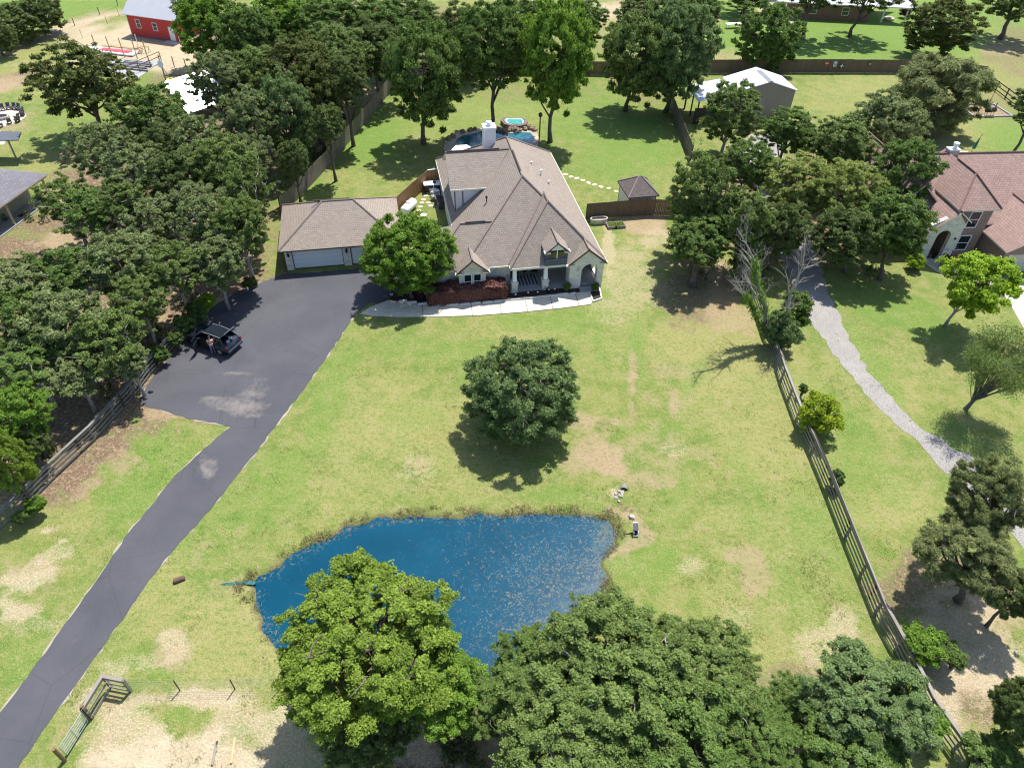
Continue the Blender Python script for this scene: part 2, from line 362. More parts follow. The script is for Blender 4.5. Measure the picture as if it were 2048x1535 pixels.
for b_ in [
 # bare dirt by the lawn tree and across the middle of the lawn
 ('dirt',1195,905,50,38,.78),('dirt',1225,935,25,16,.9),('dirt',1163,845,26,24,.6),('dirt',1300,960,50,18,.5),('dirt',1150,930,34,22,.5),('dirt',1350,930,30,20,.3),('dirt',1290,905,90,60,.28),
 ('dirt',1265,745,9,55,.6),('dirt',1262,830,9,40,.5),('dirt',1350,742,45,14,.4),('dirt',1345,805,14,30,.6),('dirt',1325,800,60,35,.25),('dirt',1215,845,30,14,.5),
 ('dirt',1290,450,48,30,.9),('dirt',1295,420,40,12,.6),('sand',1320,475,45,20,.45),
 ('sand',1245,540,45,75,.34),('sand',1218,500,14,60,.55),('sand',1300,560,50,50,.3),('sand',1235,620,50,30,.25),
 ('litter',1395,580,90,70,.6),('dirt',1445,585,38,75,.65),('red',1455,575,30,40,.4),('dirt',1480,640,45,35,.6),('sand',1430,545,20,25,.5),
 ('dirt',1510,1150,28,50,.5),('dirt',1480,1110,25,20,.5),('sand',1380,1130,30,18,.35),('dirt',1400,900,30,30,.2),('sand',1350,900,30,14,.3),
 ('sand',1690,1250,35,45,.5),('sand',1640,1290,60,40,.4),('sand',1480,1240,40,30,.25),('sand',1230,985,14,12,.6),
 # dry yellow areas
 ('dry',1560,860,110,160,.6),('dry',1450,700,140,90,.75),('dry',1420,780,90,70,.5),('dry',1300,700,60,50,.35),('dry',1560,1150,130,170,.4),('dry',1700,720,60,70,.4,30),('dry',1790,800,60,60,.55),('dry',1820,730,70,60,.35),
 ('dry',850,860,200,70,.6),('dry',700,970,120,60,.4),('dry',760,780,90,40,.4),('dry',960,960,100,40,.5),('dry',500,1300,170,130,.7),('dry',300,1200,70,80,.5),('dry',1240,600,60,120,.5),('dry',1560,1320,150,60,.6),('lush',1000,215,150,30,.45),('lush',880,250,100,30,.5),('lush',1200,240,120,60,.6),
 ('dry',160,920,100,60,.55),('dry',100,1000,100,60,.5),('dry',330,1090,70,60,.3),('dry',1750,180,120,50,.5),('dry',1900,240,150,60,.55),('dry',1980,150,90,60,.45),('dry',850,270,60,30,.4),('dry',1000,225,120,20,.5),('dry',740,350,70,20,.35,-20),('dry',1290,340,60,40,.2),('dry',150,330,110,30,.4),('dry',60,140,100,50,.5),
 # lush
 ('lush',1268,690,18,70,.6),('lush',1385,760,18,60,.45,25),('lush',1300,860,90,14,.4),('lush',620,700,30,60,.5,20),('lush',940,730,60,40,.35),('lush',830,830,60,30,.3),('dry',1040,660,90,20,.4),('lush',1500,980,30,90,.35,-20),('lush',1600,1180,30,70,.35,-20),('dry',1480,1040,60,40,.35),
 ('lush',1110,645,110,22,.6),('lush',1200,600,30,120,.4),('lush',880,700,120,25,.4),('lush',660,790,30,130,.5,20),('lush',560,960,60,70,.5),('lush',480,1020,70,50,.4),('lush',300,950,120,90,.55,-30),('lush',400,1080,50,40,.4),
 ('lush',1290,1120,80,45,.55),('lush',1120,990,80,20,.55),('lush',1350,1000,40,60,.3),('lush',1640,1050,60,110,.45,-25),('lush',1700,900,60,150,.5,-30),('lush',1790,620,120,45,.7,15),('lush',1900,880,60,40,.3,40),('lush',1740,730,30,110,.6,-35),
 ('lush',1640,80,330,60,1.0),('lush',1760,30,300,60,.9),('lush',1450,50,60,60,.9),('lush',1960,60,60,60,.5),('lush',2020,270,60,50,.8),('lush',1260,290,110,70,.8),('lush',1180,330,70,30,.4),('lush',730,270,80,60,.95),('lush',640,380,40,20,.6),
 ('lush',330,160,60,45,.8),('lush',180,250,120,60,.4),('lush',70,20,130,40,.9),('lush',300,0,110,30,.8),('lush',20,460,50,40,.7),('lush',250,1320,40,30,.3),('lush',60,1330,50,60,.4),('lush',330,1330,40,25,.6),('lush',360,1430,35,20,.5),
 # bottom left sand arena and bare spots
 ('sand',330,1530,170,75,1.0),('sand',450,1540,120,60,.9),('sand',250,1450,80,45,.6),('sand',400,1395,90,18,.75),('sand',300,1395,60,14,.6),('sand',170,1400,14,40,.6,35),('sand',480,1430,40,50,.5),('sand',560,1460,60,50,.6),('sand',600,1520,60,40,.6),
 ('dirt',235,1400,45,35,.5),('sand',345,1290,24,26,.5,0,1.1),('dirt',335,1310,34,40,.5,0,1),('sand',235,1345,30,22,.42,0,1.1),('sand',290,1325,40,20,.3,0,1.1),('sand',40,1165,62,30,.62,-20,1.0),('sand',25,1215,50,34,.6,0,1.0),('sand',95,1060,26,9,.65,-15,.9),('sand',128,1079,17,6,.6,-20,.8),('sand',95,1108,45,16,.45,-15,1.0),('sand',70,1250,60,20,.3,0,1),('dirt',60,1160,60,40,.4),('dirt',175,975,40,16,.5,-35),('red',180,990,12,6,.5),
 ('dirt',245,925,45,28,.45),('dirt',345,825,70,14,.6),('dirt',470,1165,50,20,.3),('dirt',400,1110,18,40,.3,20),('sand',830,940,35,22,.3),
 ('dirt',545,1255,20,12,.6),
 # right of the board fence at the bottom
 ('sand',1960,1330,110,70,.7),('sand',1840,1420,120,80,.65),('sand',1900,1260,90,80,.6),('litter',1860,1180,130,80,.6),('red',1900,1290,60,40,.4),('litter',1950,1400,90,60,.6),('dirt',1930,1300,130,130,.6),('dry',1780,1010,80,50,.7),('litter',1700,1480,120,60,.6),
 ('litter',1150,1480,420,90,.9),('sand',1280,1510,30,25,.5),('sand',870,1500,90,30,.5),('dirt',980,1490,160,40,.6),('litter',1500,1400,200,90,.5),
 # wood on the left
 ('litter',250,620,330,230,1.0,0,.3),('litter',330,400,220,160,.95,0,.3),('litter',90,860,190,150,.95,-20,.3),('litter',60,650,160,200,1.0,0,.3),('litter',10,920,110,90,.9,0,.3),
 ('dirt',430,330,60,50,.9),('dirt',300,430,80,30,.85),('dirt',330,470,60,25,.85),('dirt',130,480,60,25,.8),('dirt',250,640,90,50,.6),('dirt',160,720,70,40,.7),('dirt',400,640,70,25,.8,-30),('dirt',200,760,70,30,.6),('sand',330,405,40,14,.7),('sand',390,415,30,12,.7),
 # wood along the top
 ('litter',500,180,195,150,.95,0,.3),('litter',760,80,200,75,.9,0,.3),('dirt',640,250,60,40,.9),('dirt',740,190,30,16,.9),('dirt',620,150,30,15,.7),('dirt',980,162,50,10,.5),('red',1040,165,35,8,.4),('dirt',1240,160,40,8,.6),('litter',1060,185,150,26,.35),('litter',1290,160,60,60,.4),('dirt',1440,115,60,16,.6),('dirt',1250,20,60,22,.7),('sand',1230,20,40,14,.7),('dry',1250,50,90,40,.8),('litter',1080,70,150,60,.4),
 ('dirt',1710,15,40,12,.6),('sand',1560,25,45,22,.9),('dirt',1425,35,18,14,.8),
 ('litter',1600,420,190,110,.9,0,.3),('dirt',1560,470,60,40,.6),('sand',1530,270,40,10,.8),('dirt',1480,300,30,25,.7),
 ('litter',1720,300,160,80,.4),('litter',2020,110,60,60,.5),('dirt',2000,95,50,14,.6),('litter',2020,210,60,40,.4),
 ('litter',830,600,60,14,.7),
 # red barn yard
 ('sand',300,95,110,40,1.0),('sand',200,90,70,35,.9),('sand',330,130,110,18,.9),('red',270,85,60,16,.9),('dirt',250,95,110,40,.6),('sand',240,65,30,20,.8),
 ('dirt',0,170,60,18,.9,-10,.3),('litter',10,165,52,15,1.0,-10,.3),('litter',72,130,30,12,.9,-10,.3),('sand',40,135,10,16,.6),
 ('dirt',20,240,40,22,.7),('dirt',2020,250,0.1,.1,0),
]:
    blob(*b_)
strip('sand', [(-30,118),(60,82),(150,50),(235,22)], 6, .9)
strip('dirt', [(-30,118),(60,82),(150,50),(235,22)], 11, .7)
strip('sand', [(180,95),(260,40),(300,60)], 8, .7)
strip('lush', [(-30,100),(100,55),(260,5)], 9, .6)
strip('dirt', [(110,385),(180,460),(260,520)], 9, .6)
strip('dirt', [(170,1400),(110,1480),(60,1540)], 5, .35)
strip('mud', [(470,1167),(520,1162)], 6, 1, .3)
strip('dirt', [(1222,1020),(1262,1030),(1300,1075),(1260,1090),(1215,1110)], 11, .7)
strip('mud', [(1236,1005),(1262,1022)], 3, .8, .3)
# bank of the pond
bankd = np.clip((2.0-sdw)/1.2, 0, 1)*(sdw > -.6); up = np.clip((VY-30)/6, .25, 1)
fld['dirt'] = np.maximum(fld['dirt'], bankd*.75*up*(.6+.5*n2_)); fld['mud'] = np.maximum(fld['mud'], np.clip((.75-sdw)/.5, 0, 1)*.85)
fld['dirt'] = np.clip(fld['dirt'], 0, 1)
ny_, nx_ = GX.shape
me = bpy.data.meshes.new('ground')
me.vertices.add(len(VX)); me.vertices.foreach_set('co', np.stack([VX, VY, VZ], 1).ravel().astype(np.float32))
ii = np.arange(ny_-1)[:, None]*nx_+np.arange(nx_-1)[None, :]; q = np.stack([ii, ii+1, ii+1+nx_, ii+nx_], -1).reshape(-1, 4)
me.loops.add(q.size); me.loops.foreach_set('vertex_index', q.ravel().astype(np.int32))
me.polygons.add(len(q)); me.polygons.foreach_set('loop_start', (np.arange(len(q))*4).astype(np.int32)); me.polygons.foreach_set('loop_total', np.full(len(q), 4, np.int32))
me.update(); me.polygons.foreach_set('use_smooth', [True]*len(q))
for nm, ks in (('soil_a', ('lush', 'dry', 'dirt')), ('soil_b', ('sand', 'litter', 'mud')), ('soil_c', ('red', 'red', 'red'))):
    a = me.color_attributes.new(nm, 'FLOAT_COLOR', 'POINT')
    a.data.foreach_set('color', np.stack([fld[k] for k in ks]+[np.ones(VX.shape)], 1).ravel().astype(np.float32))
ground = bpy.data.objects.new('ground', me); COL.objects.link(ground); tag(ground, kind='structure')
def lawn_material():
    m, nt, b = nmat('lawn_and_soil'); g = geo(nt)
    A = N(nt, 'VertexColor', layer_name='soil_a'); B = N(nt, 'VertexColor', layer_name='soil_b'); C = N(nt, 'VertexColor', layer_name='soil_c')
    sa = N(nt, 'SeparateColor'); sb = N(nt, 'SeparateColor'); sc = N(nt, 'SeparateColor')
    for s, a in ((sa, A), (sb, B), (sc, C)): nt.links.new(a.outputs[0], s.inputs[0])
    big = noise(nt, g, .13, 4, .6); mid = noise(nt, g, .7, 5, .65); sm = noise(nt, g, 3.2, 4, .7); fi = noise(nt, g, 9, 3, .75); fi2 = noise(nt, g, 21, 2, .7)
    gr = mixc(nt, mapr(nt, big.outputs[0], .42, .58), (.110, .168, .028), (.172, .195, .046))
    gr = mixc(nt, mapr(nt, mid.outputs[0], .40, .66, 0, .75), gr, (.235, .225, .085))
    gr = mixc(nt, mapr(nt, mid.outputs[0], .52, .36, 0, .65), gr, (.085, .155, .024))
    def add(a, b_): 
        k = N(nt, 'Math', operation='ADD'); nt.links.new(a, k.inputs[0]); nt.links.new(b_, k.inputs[1]); return k.outputs[0]
    def mul(a, v):
        k = N(nt, 'Math', operation='MULTIPLY'); nt.links.new(a, k.inputs[0])
        if hasattr(v, 'links'): nt.links.new(v, k.inputs[1])
        else: k.inputs[1].default_value = v
        return k.outputs[0]
    # dry straw flecks
    dryk = add(mul(sa.outputs[1], .75), mapr(nt, sm.outputs[0], .3, .75, -.25, .45))
    gr = mixc(nt, mapr(nt, dryk, .10, .8, 0, .9), gr, (.280, .255, .100))
    gr = mixc(nt, mul(sa.outputs[0], .9), gr, (.098, .200, .024))
    gr = mixc(nt, mapr(nt, fi.outputs[0], .50, .66, 0, .6), gr, (.225, .235, .085))
    gr = mixc(nt, mapr(nt, fi.outputs[0], .50, .36, 0, .6), gr, (.085, .130, .022))
    gr = mixc(nt, mapr(nt, sm.outputs[0], .56, .68, 0, .4), gr, (.25, .24, .09))
    gr = mixc(nt, mapr(nt, sm.outputs[0], .46, .34, 0, .5), gr, (.085, .145, .022))
    gr = mixc(nt, mapr(nt, fi2.outputs[0], .56, .68, 0, .6), gr, (.36, .34, .20))
    def thr(fac, soft, n=sm, n2=fi):
        t = add(fac, add(add(mul(n.outputs[0], .7), mul(mid.outputs[0], .9)), mul(n2.outputs[0], .9))); return mapr(nt, t, 1.72-soft, 1.72+soft)
    dirtc = mixc(nt, mapr(nt, sm.outputs[0], .38, .66), (.270, .195, .120), (.40, .305, .20))
    dirtc = mixc(nt, mapr(nt, fi.outputs[0], .50, .66, 0, .65), dirtc, (.17, .145, .065))
    dirtc = mixc(nt, mapr(nt, sm.outputs[0], .50, .62, 0, .6), dirtc, (.17, .19, .06))
    dirtc = mixc(nt, mul(sc.outputs[0], .75), dirtc, (.36, .19, .085))
    sandc = mixc(nt, mapr(nt, mid.outputs[0], .35, .65), (.42, .35, .24), (.34, .27, .175))
    sandc = mixc(nt, mapr(nt, fi.outputs[0], .52, .66, 0, .7), sandc, (.56, .49, .36))
    sandc = mixc(nt, mapr(nt, sm.outputs[0], .56, .66, 0, .5), sandc, (.19, .19, .06))
    litc = mixc(nt, mapr(nt, fi.outputs[0], .38, .62), (.085, .058, .038), (.22, .155, .10))
    litc = mixc(nt, mapr(nt, sm.outputs[0], .50, .64, 0, .8), litc, (.33, .25, .16))
    litc = mixc(nt, mapr(nt, mid.outputs[0], .54, .64, 0, .7), litc, (.13, .15, .045))
    mudc = mixc(nt, mapr(nt, fi.outputs[0], .4, .65), (.075, .062, .03), (.19, .165, .085))
    c = mixc(nt, thr(sb.outputs[1], .22), gr, litc)
    c = mixc(nt, thr(sa.outputs[2], .34), c, dirtc)
    c = mixc(nt, thr(sb.outputs[0], .36), c, sandc)
    c = mixc(nt, thr(sb.outputs[2], .3), c, mudc)
    nt.links.new(c, b.inputs['Base Color']); b.inputs['Roughness'].default_value = .95; b.inputs['Specular IOR Level'].default_value = .15
    h = add(mul(fi.outputs[0], .6), mul(sm.outputs[0], 1.0)); bump(nt, b, h, .75, .16)
    return m
me.materials.append(lawn_material())
# ------------------------------------------------------------ sheets laid on the ground
def sheet(name, poly, z, mat, rag=.12, step=.5, thick=None, kind='structure', px=True, seed=1):
    pts = [G(*p, 0) if px else Vector((p[0], p[1], 0)) for p in poly]; rr = random.Random(seed); out = []
    for i in range(len(pts)):
        a, b = pts[i], pts[(i+1) % len(pts)]; L = (b-a).length; n = max(1, int(L/step)); d = (b-a).normalized(); nn = Vector((-d.y, d.x, 0))
        for k in range(n):
            o_ = rr.uniform(-rag, rag) if (k or rag > .05) else 0
            out.append(a+(b-a)*(k/n)+nn*o_)
    mb = MB()
    if thick: mb.prism([(p.x, p.y) for p in out], z-thick, z)
    else: mb.add([(p.x, p.y, z) for p in out], [list(range(len(out)))])
    o = mb.build(name, mat); 
    if not thick:
        me = o.data
        if me.polygons[0].normal.z < 0: me.flip_normals()
    return tag(o, kind=kind)
def asphalt_mat():
    m, nt, b = nmat('asphalt'); g = geo(nt)
    n1 = noise(nt, g, .25, 5, .6, .4); n2 = noise(nt, g, 30, 2); n3 = noise(nt, g, 1.1, 6, .75, .8)
    c = mixc(nt, mapr(nt, n1.outputs[0], .35, .65), (.048, .050, .060), (.066, .067, .077))
    c = mixc(nt, mapr(nt, n2.outputs[0], .45, .7, 0, .4), c, (.098, .097, .108))
    c = mixc(nt, mapr(nt, n3.outputs[0], .62, .75, 0, .35), c, (.13, .125, .13))
    vc = N(nt, 'TexVoronoi', feature='DISTANCE_TO_EDGE'); vc.inputs['Scale'].default_value = .16; wp = mixc(nt, .12, g, noise(nt, g, .9, 4, .7).outputs[1], 'ADD'); nt.links.new(wp, vc.inputs['Vector'])
    c = mixc(nt, mapr(nt, vc.outputs[0], 0, .005, .4, 0), c, (.025, .025, .03))
    # washed-out sandy stains where water crosses the drive
    at = N(nt, 'VertexColor', layer_name='stain'); s = N(nt, 'SeparateColor'); nt.links.new(at.outputs[0], s.inputs[0])
    ad = N(nt, 'Math', operation='ADD'); nt.links.new(s.outputs[0], ad.inputs[0]); nt.links.new(n3.outputs[0], ad.inputs[1])
    c = mixc(nt, mapr(nt, ad.outputs[0], .80, 1.35, 0, .75), c, (.25, .215, .185))
    nt.links.new(c, b.inputs['Base Color']); b.inputs['Roughness'].default_value = .8; b.inputs['Specular IOR Level'].default_value = .3
    bump(nt, b, n2.outputs[0], .3, .01); return m
DRIVE = [(548,555),(567,548),(610,546),(690,540),(745,534),(800,530),(880,545),(880,590),(800,602),(737,607),(708,631),(690,660),(655,712),(617,765),(562,838),(515,900),(470,955),(420,1020),(372,1072),(330,1120),(288,1175),(244,1240),(200,1300),(150,1372),(100,1440),(60,1500),(20,1560),(-80,1700),(-420,1700),(-60,1500),(0,1424),(30,1385),(90,1305),(150,1220),(200,1150),(250,1075),(300,1015),(350,950),(400,905),(440,870),(462,853),(430,846),(380,838),(330,822),(291,812),(278,800),(300,762),(330,725),(360,690),(378,668),(395,640),(430,610),(480,580)]
DRIVE = [p for p in DRIVE if p[1] < 1699]
DRIVE.insert([i for i, p in enumerate(DRIVE) if p == (20,1560)][0]+1, (-140,1640))
def rich_sheet(name, poly, z, mat, rag, seed, cell=.5, stains=()):
    """a sheet cut from a fine grid, so that stains can be painted per vertex"""
    import bmesh
    o = sheet(name, poly, z, mat, rag, .45, seed=seed); me = o.data
    bm = bmesh.new(); bm.from_mesh(me); bmesh.ops.triangulate(bm, faces=bm.faces[:], ngon_method='EAR_CLIP')
    xs_ = [v.co.x for v in bm.verts]; ys_ = [v.co.y for v in bm.verts]
    for ax, lo, hi in ((0, min(xs_), max(xs_)), (1, min(ys_), max(ys_))):
        t = lo+cell
        while t < hi:
            co = Vector((t, 0, 0)) if ax == 0 else Vector((0, t, 0)); no = Vector((1, 0, 0)) if ax == 0 else Vector((0, 1, 0))
            bmesh.ops.bisect_plane(bm, geom=bm.verts[:]+bm.edges[:]+bm.faces[:], plane_co=co, plane_no=no); t += cell
    bm.to_mesh(me); bm.free()
    n = len(me.vertices); co = np.zeros(n*3, np.float32); me.vertices.foreach_get('co', co); co = co.reshape(-1, 3)
    px_, py_, _ = px_of(co[:, 0].astype(float), co[:, 1].astype(float)); s = np.zeros(n)
    for cx, cy, rx, ry, k in stains: s = np.maximum(s, k*np.clip(1.5-np.hypot((px_-cx)/rx, (py_-cy)/ry), 0, 1))
    a = me.color_attributes.new('stain', 'FLOAT_COLOR', 'POINT'); a.data.foreach_set('color', np.stack([s, s, s, np.ones(n)], 1).ravel().astype(np.float32))
    return o
for b_ in ((DRIVE, 0),): pass
sheet('drive_shoulder', [(DRIVE[i][0], DRIVE[i][1]) for i in range(len(DRIVE))], .012, concrete('crumbled_drive_edge', (.30, .26, .20)), .17, .5, seed=4)
rich_sheet('driveway', DRIVE, .022, asphalt_mat(), .06, 3, .6, [(480,812,60,16,.62),(430,800,45,10,.5),(505,785,40,10,.5),(415,935,26,30,.5),(470,748,50,6,.5),(520,762,30,8,.4),(440,870,20,14,.3),(490,832,50,6,.5),(440,770,40,5,.35)])
def gravel_mat():
    m, nt, b = nmat('crushed_gravel'); g = geo(nt)
    v = N(nt, 'TexVoronoi'); v.inputs['Scale'].default_value = 7; nt.links.new(g, v.inputs['Vector'])
    n1 = noise(nt, g, .6, 4, .6); n2 = noise(nt, g, 12, 3, .7); n3 = noise(nt, g, 2.6, 4, .7)
    c = mixc(nt, mapr(nt, n2.outputs[0], .35, .65), (.15, .14, .132), (.335, .315, .29))
    c = mixc(nt, mapr(nt, v.outputs[0], .0, .09, .5, 0), c, (.08, .075, .07))
    c = mixc(nt, mapr(nt, n1.outputs[0], .5, .7, 0, .4), c, (.37, .33, .28))
    c = mixc(nt, mapr(nt, n3.outputs[0], .66, .72, 0, .8), c, (.20, .20, .09))
    nt.links.new(c, b.inputs['Base Color']); b.inputs['Roughness'].default_value = .95
    bump(nt, b, n2.outputs[0], .8, .06); return m
M['gravel'] = gravel_mat()
sheet('gravel_road', [(1500,268),(1560,268),(1570,330),(1580,400),(1620,470),(1632,510),(1650,560),(1672,620),(1700,680),(1735,740),(1790,805),(1850,860),(1900,890),(1932,908),(1990,950),(2060,1010),(2140,1060),(2200,1140),(2080,1130),(2000,1030),(1912,958),(1880,930),(1830,880),(1780,835),(1730,785),(1690,735),(1655,690),(1618,640),(1600,600),(1585,560),(1560,500),(1530,430),(1500,350),(1480,300)], .016, M['gravel'], .22, .6, seed=5)
sheet('neighbour_driveway', [(2000,556),(2100,560),(2180,700),(2120,740),(2047,655),(2030,625),(2015,600),(1998,577)], .016, concrete('neighbour_concrete', (.46, .43, .38)), .01, 3)
WALK = [(721,628),(740,615),(777,601),(820,606),(880,610),(940,608),(1000,604),(1060,600),(1120,592),(1172,583),(1179,585),(1185,604),(1181,609),(1120,617),(1040,625),(960,631),(880,634),(800,634),(745,632)]
def walk_mat():
    m, nt, b = nmat('scored_walkway_concrete'); g = geo(nt); n1 = noise(nt, g, 1.1, 5, .6); n2 = noise(nt, g, 22, 3)
    c = mixc(nt, mapr(nt, n1.outputs[0], .35, .68), (.46, .41, .32), (.60, .55, .45)); c = mixc(nt, mapr(nt, n2.outputs[0], .45, .7, 0, .35), c, (.34, .28, .2))
    nt.links.new(c, b.inputs['Base Color']); b.inputs['Roughness'].default_value = .85; return m
sheet('walkway', WALK, .07, walk_mat(), .0, 3, thick=.1)
mb = MB()
for a, b_ in (((942,608),(945,632)),((1050,601),(1056,624)),((1150,587),(1158,612)),((845,607),(846,635)),((1000,604),(1003,628)),((1100,594),(1106,619))):
    p, q_ = G(*a), G(*b_); c_ = (p+q_)/2; mb.obox((c_.x, c_.y, .0725), (q_-p).length*.98, .05, .006, math.atan2((q_-p).y, (q_-p).x))
tag(mb.build('walkway_joints', plain('dark_joint_line', (.10, .085, .06), .9)), kind='structure')  # dark brown scored joints across the walk
mulch = plain('dark_mulch', (.035, .022, .018), .95, .6, 14)
sheet('mulch_bed', [(777,600),(790,585),(850,572),(1015,588),(1130,570),(1150,573),(1170,583),(1120,590),(1060,597),(1000,603),(940,607),(880,609),(820,605)], .03, mulch, .0, 2)
sheet('mulch_bed', [(1178,584),(1196,571),(1202,598),(1186,603)], .03, mulch, .0, 2)
sheet('fire_pit_pad', [(-60,215),(-10,213),(30,216),(50,225),(53,232),(40,243),(15,252),(-40,258)], .02, concrete('pale_gravel_pad', (.50, .43, .36)), .1, 1, seed=8)
sheet('porch_path', [(-60,262),(0,262),(14,268),(8,290),(-60,292)], .02, concrete('pale_path', (.50, .46, .33)), .1, 1, seed=9)
# pond water with floating weed
def water_mat():
    m, nt, b = nmat('dyed_blue_pond_water'); g = geo(nt)
    n1 = noise(nt, g, .3, 4, .6); c = mixc(nt, mapr(nt, n1.outputs[0], .35, .65), (.001, .042, .078), (.0015, .052, .095))
    n2 = noise(nt, g, 4.2, 5, .72, 1.6); n3 = noise(nt, g, .35, 3, .6); n4 = noise(nt, g, 1.6, 4, .7, .6)
    at = N(nt, 'VertexColor', layer_name='stain'); s = N(nt, 'SeparateColor'); nt.links.new(at.outputs[0], s.inputs[0])
    a1 = N(nt, 'Math', operation='MULTIPLY_ADD'); nt.links.new(s.outputs[0], a1.inputs[0]); a1.inputs[1].default_value = .118; nt.links.new(n2.outputs[0], a1.inputs[2])
    k = mapr(nt, a1.outputs[0], .655, .70)
    wc = mixc(nt, mapr(nt, n4.outputs[0], .4, .65), (.045, .085, .075), (.125, .11, .08))
    c = mixc(nt, k, c, wc)
    nt.links.new(c, b.inputs['Base Color']); nt.links.new(mapr(nt, k, 0, 1, .12, .8), b.inputs['Roughness'])
    b.inputs['Specular IOR Level'].default_value = .22
    n5 = noise(nt, g, 3, 2); bump(nt, b, n5.outputs[0], .05, .02); return m
pw2 = [(p[0], p[1]) for p in PW]
cen = PW.mean(0)
def grow(poly, d):
    out = []
    n = len(poly); a = sum(poly[i][0]*poly[(i+1) % n][1]-poly[(i+1) % n][0]*poly[i][1] for i in range(n)); s = 1 if a > 0 else -1
    for i in range(n):
        p0, p1 = Vector(poly[i-1]), Vector(poly[(i+1) % n]); t = (p1-p0).normalized(); out.append((poly[i][0]+t.y*d*s, poly[i][1]-t.x*d*s))
    return out
pg = grow(pw2, 1.3)
import bmesh
mb = MB(); mb.add([(x, y, -.16) for x, y in pg], [list(range(len(pg)))]); pond = mb.build('pond', water_mat(), None); tag(pond, kind='structure')
bm = bmesh.new(); bm.from_mesh(pond.data); bmesh.ops.triangulate(bm, faces=bm.faces[:], ngon_method='EAR_CLIP')
for f in bm.faces:
    if f.normal.z < 0: f.normal_flip()
x_ = [p[0] for p in pg]; y_ = [p[1] for p in pg]
for ax, lo, hi in ((0, min(x_), max(x_)), (1, min(y_), max(y_))):
    t = lo+.4
    while t < hi:
        bmesh.ops.bisect_plane(bm, geom=bm.verts[:]+bm.edges[:]+bm.faces[:], plane_co=Vector((t, 0, 0)) if ax == 0 else Vector((0, t, 0)), plane_no=Vector((1, 0, 0)) if ax == 0 else Vector((0, 1, 0))); t += .4
bm.to_mesh(pond.data); bm.free()
me = pond.data; n = len(me.vertices); co = np.zeros(n*3, np.float32); me.vertices.foreach_get('co', co); co = co.reshape(-1, 3).astype(float)
px_, py_, _ = px_of(co[:, 0], co[:, 1]); sdq = -poly_sd(co[:, 0], co[:, 1], PW)
s = .9*np.clip((px_-760)/320, 0, 1)*np.clip(.5+(py_-1030)/160, .45, 1)
s = np.maximum(s, 1.5*np.clip((px_-1120)/90, 0, 1)*np.clip(1.3-sdq/2.6, 0, 1)); s = np.maximum(s, 1.1*np.clip(1-sdq/.7, 0, 1))
s = np.maximum(s, .5*np.clip(1-np.abs(px_-1060)/170, 0, 1)*np.clip((py_-1060)/60, 0, 1)+.3*(px_ > 900)+.15)
a = me.color_attributes.new('stain', 'FLOAT_COLOR', 'POINT'); a.data.foreach_set('color', np.stack([s, s, s, np.ones(n)], 1).ravel().astype(np.float32))
tag(sheet('gully_water', [(438,1168),(455,1165),(478,1166),(500,1161),(514,1163),(508,1168),(484,1170),(456,1170)], .012, plain('teal_ditch_water', (.012, .085, .085), .35, .8, 2), .15, .5, seed=11), kind='structure')
# ------------------------------------------------------------ main house (local frame: x along the front, y to the back)
A12 = R(12.0)
def frame(u, v, z=0): return Vector((8.395+u*math.cos(A12)-v*math.sin(A12), 58.635+u*math.sin(A12)+v*math.cos(A12), z))
def lpx(root, px, py, z):
    """photo point at height z in the local frame of root"""
    M_ = Matrix.Translation(root.location) @ Matrix.Rotation(root.rotation_euler[2], 4, 'Z'); return M_.inverted() @ G(px, py, z)
house = empty('house', frame(0, -.28, .15), A12, 'large cream stone house with steep brown shingle hip roofs and an arched porch', 'house')
S1 = [M['shingle'], M['fascia']]
def cap_line(mb, pts, w=.13, h=.05):
    for a, b in zip(pts[:-1], pts[1:]):
        mb.tube([Vector(a)+Vector((0, 0, h*.2)), Vector(b)+Vector((0, 0, h*.2))], w*.6, 5)
E_ = 2.7
mb = MB()
zr = 8.14; ZC = 6.95
B1 = (-6.8, 7.1, zr); A1 = (-6.7, 15.9, zr)
roof_slab(mb, [[(-13.6, .3, E_), (0, .3, E_), B1], [(0, .3, E_), (0, 23.3, E_), A1, B1], [(0, 23.3, E_), (-13.6, 23.3, E_), A1], [(-13.6, 23.3, E_), (-13.6, .3, E_), B1, A1]], .16)
# two storey cross wing on the left
wz = 8.05; we = 5.75; v1, vr = 9.9, 13.3; v2 = 16.7
roof_slab(mb, [[(-13.5, v1, we), (-9.55, v1, we), (-6.8, vr, wz), (-13.5, vr, wz)], [(-13.5, vr, wz), (-6.8, vr, wz), (-9.55, v2, we), (-13.5, v2, we)]], .16)
# left low wing
roof_slab(mb, [[(-16.9, .29, 2.69), (-10.2, .29, 2.69), (-10.2, 3.9, 5.34), (-13.3, 3.9, 5.34)], [(-16.9, 7.5, 2.69), (-13.3, 3.9, 5.34), (-10.2, 3.9, 5.34), (-10.2, 7.5, 2.69)], [(-16.9, 7.5, 2.69), (-16.9, .29, 2.69), (-13.3, 3.9, 5.34)]], .16)
# front porch wing
D1 = (-4.9, 4.1, ZC); C1 = (-4.9, 5.9, ZC)
dl, dr_ = -5.95, -3.75
roof_slab(mb, [[(-9.2, -.3, 2.71), (0, -.3, 2.71), D1], [(0.02, -.3, 2.71), (0.02, 12.8, 2.71), C1, D1], [(-9.2, -.3, 2.71), D1, C1, (-9.2, 3.0, 2.71)]], .16)
# arch gable
ag = (-1.85, -.60, 4.28)
roof_slab(mb, [[(-3.75, -.60, 2.66), ag, (-1.85, 2.3, 4.28), (-3.75, 1.0, 2.66)], [(.06, -.60, 2.66), (.06, 1.2, 2.66), (-1.85, 2.3, 4.28), ag]], .13)
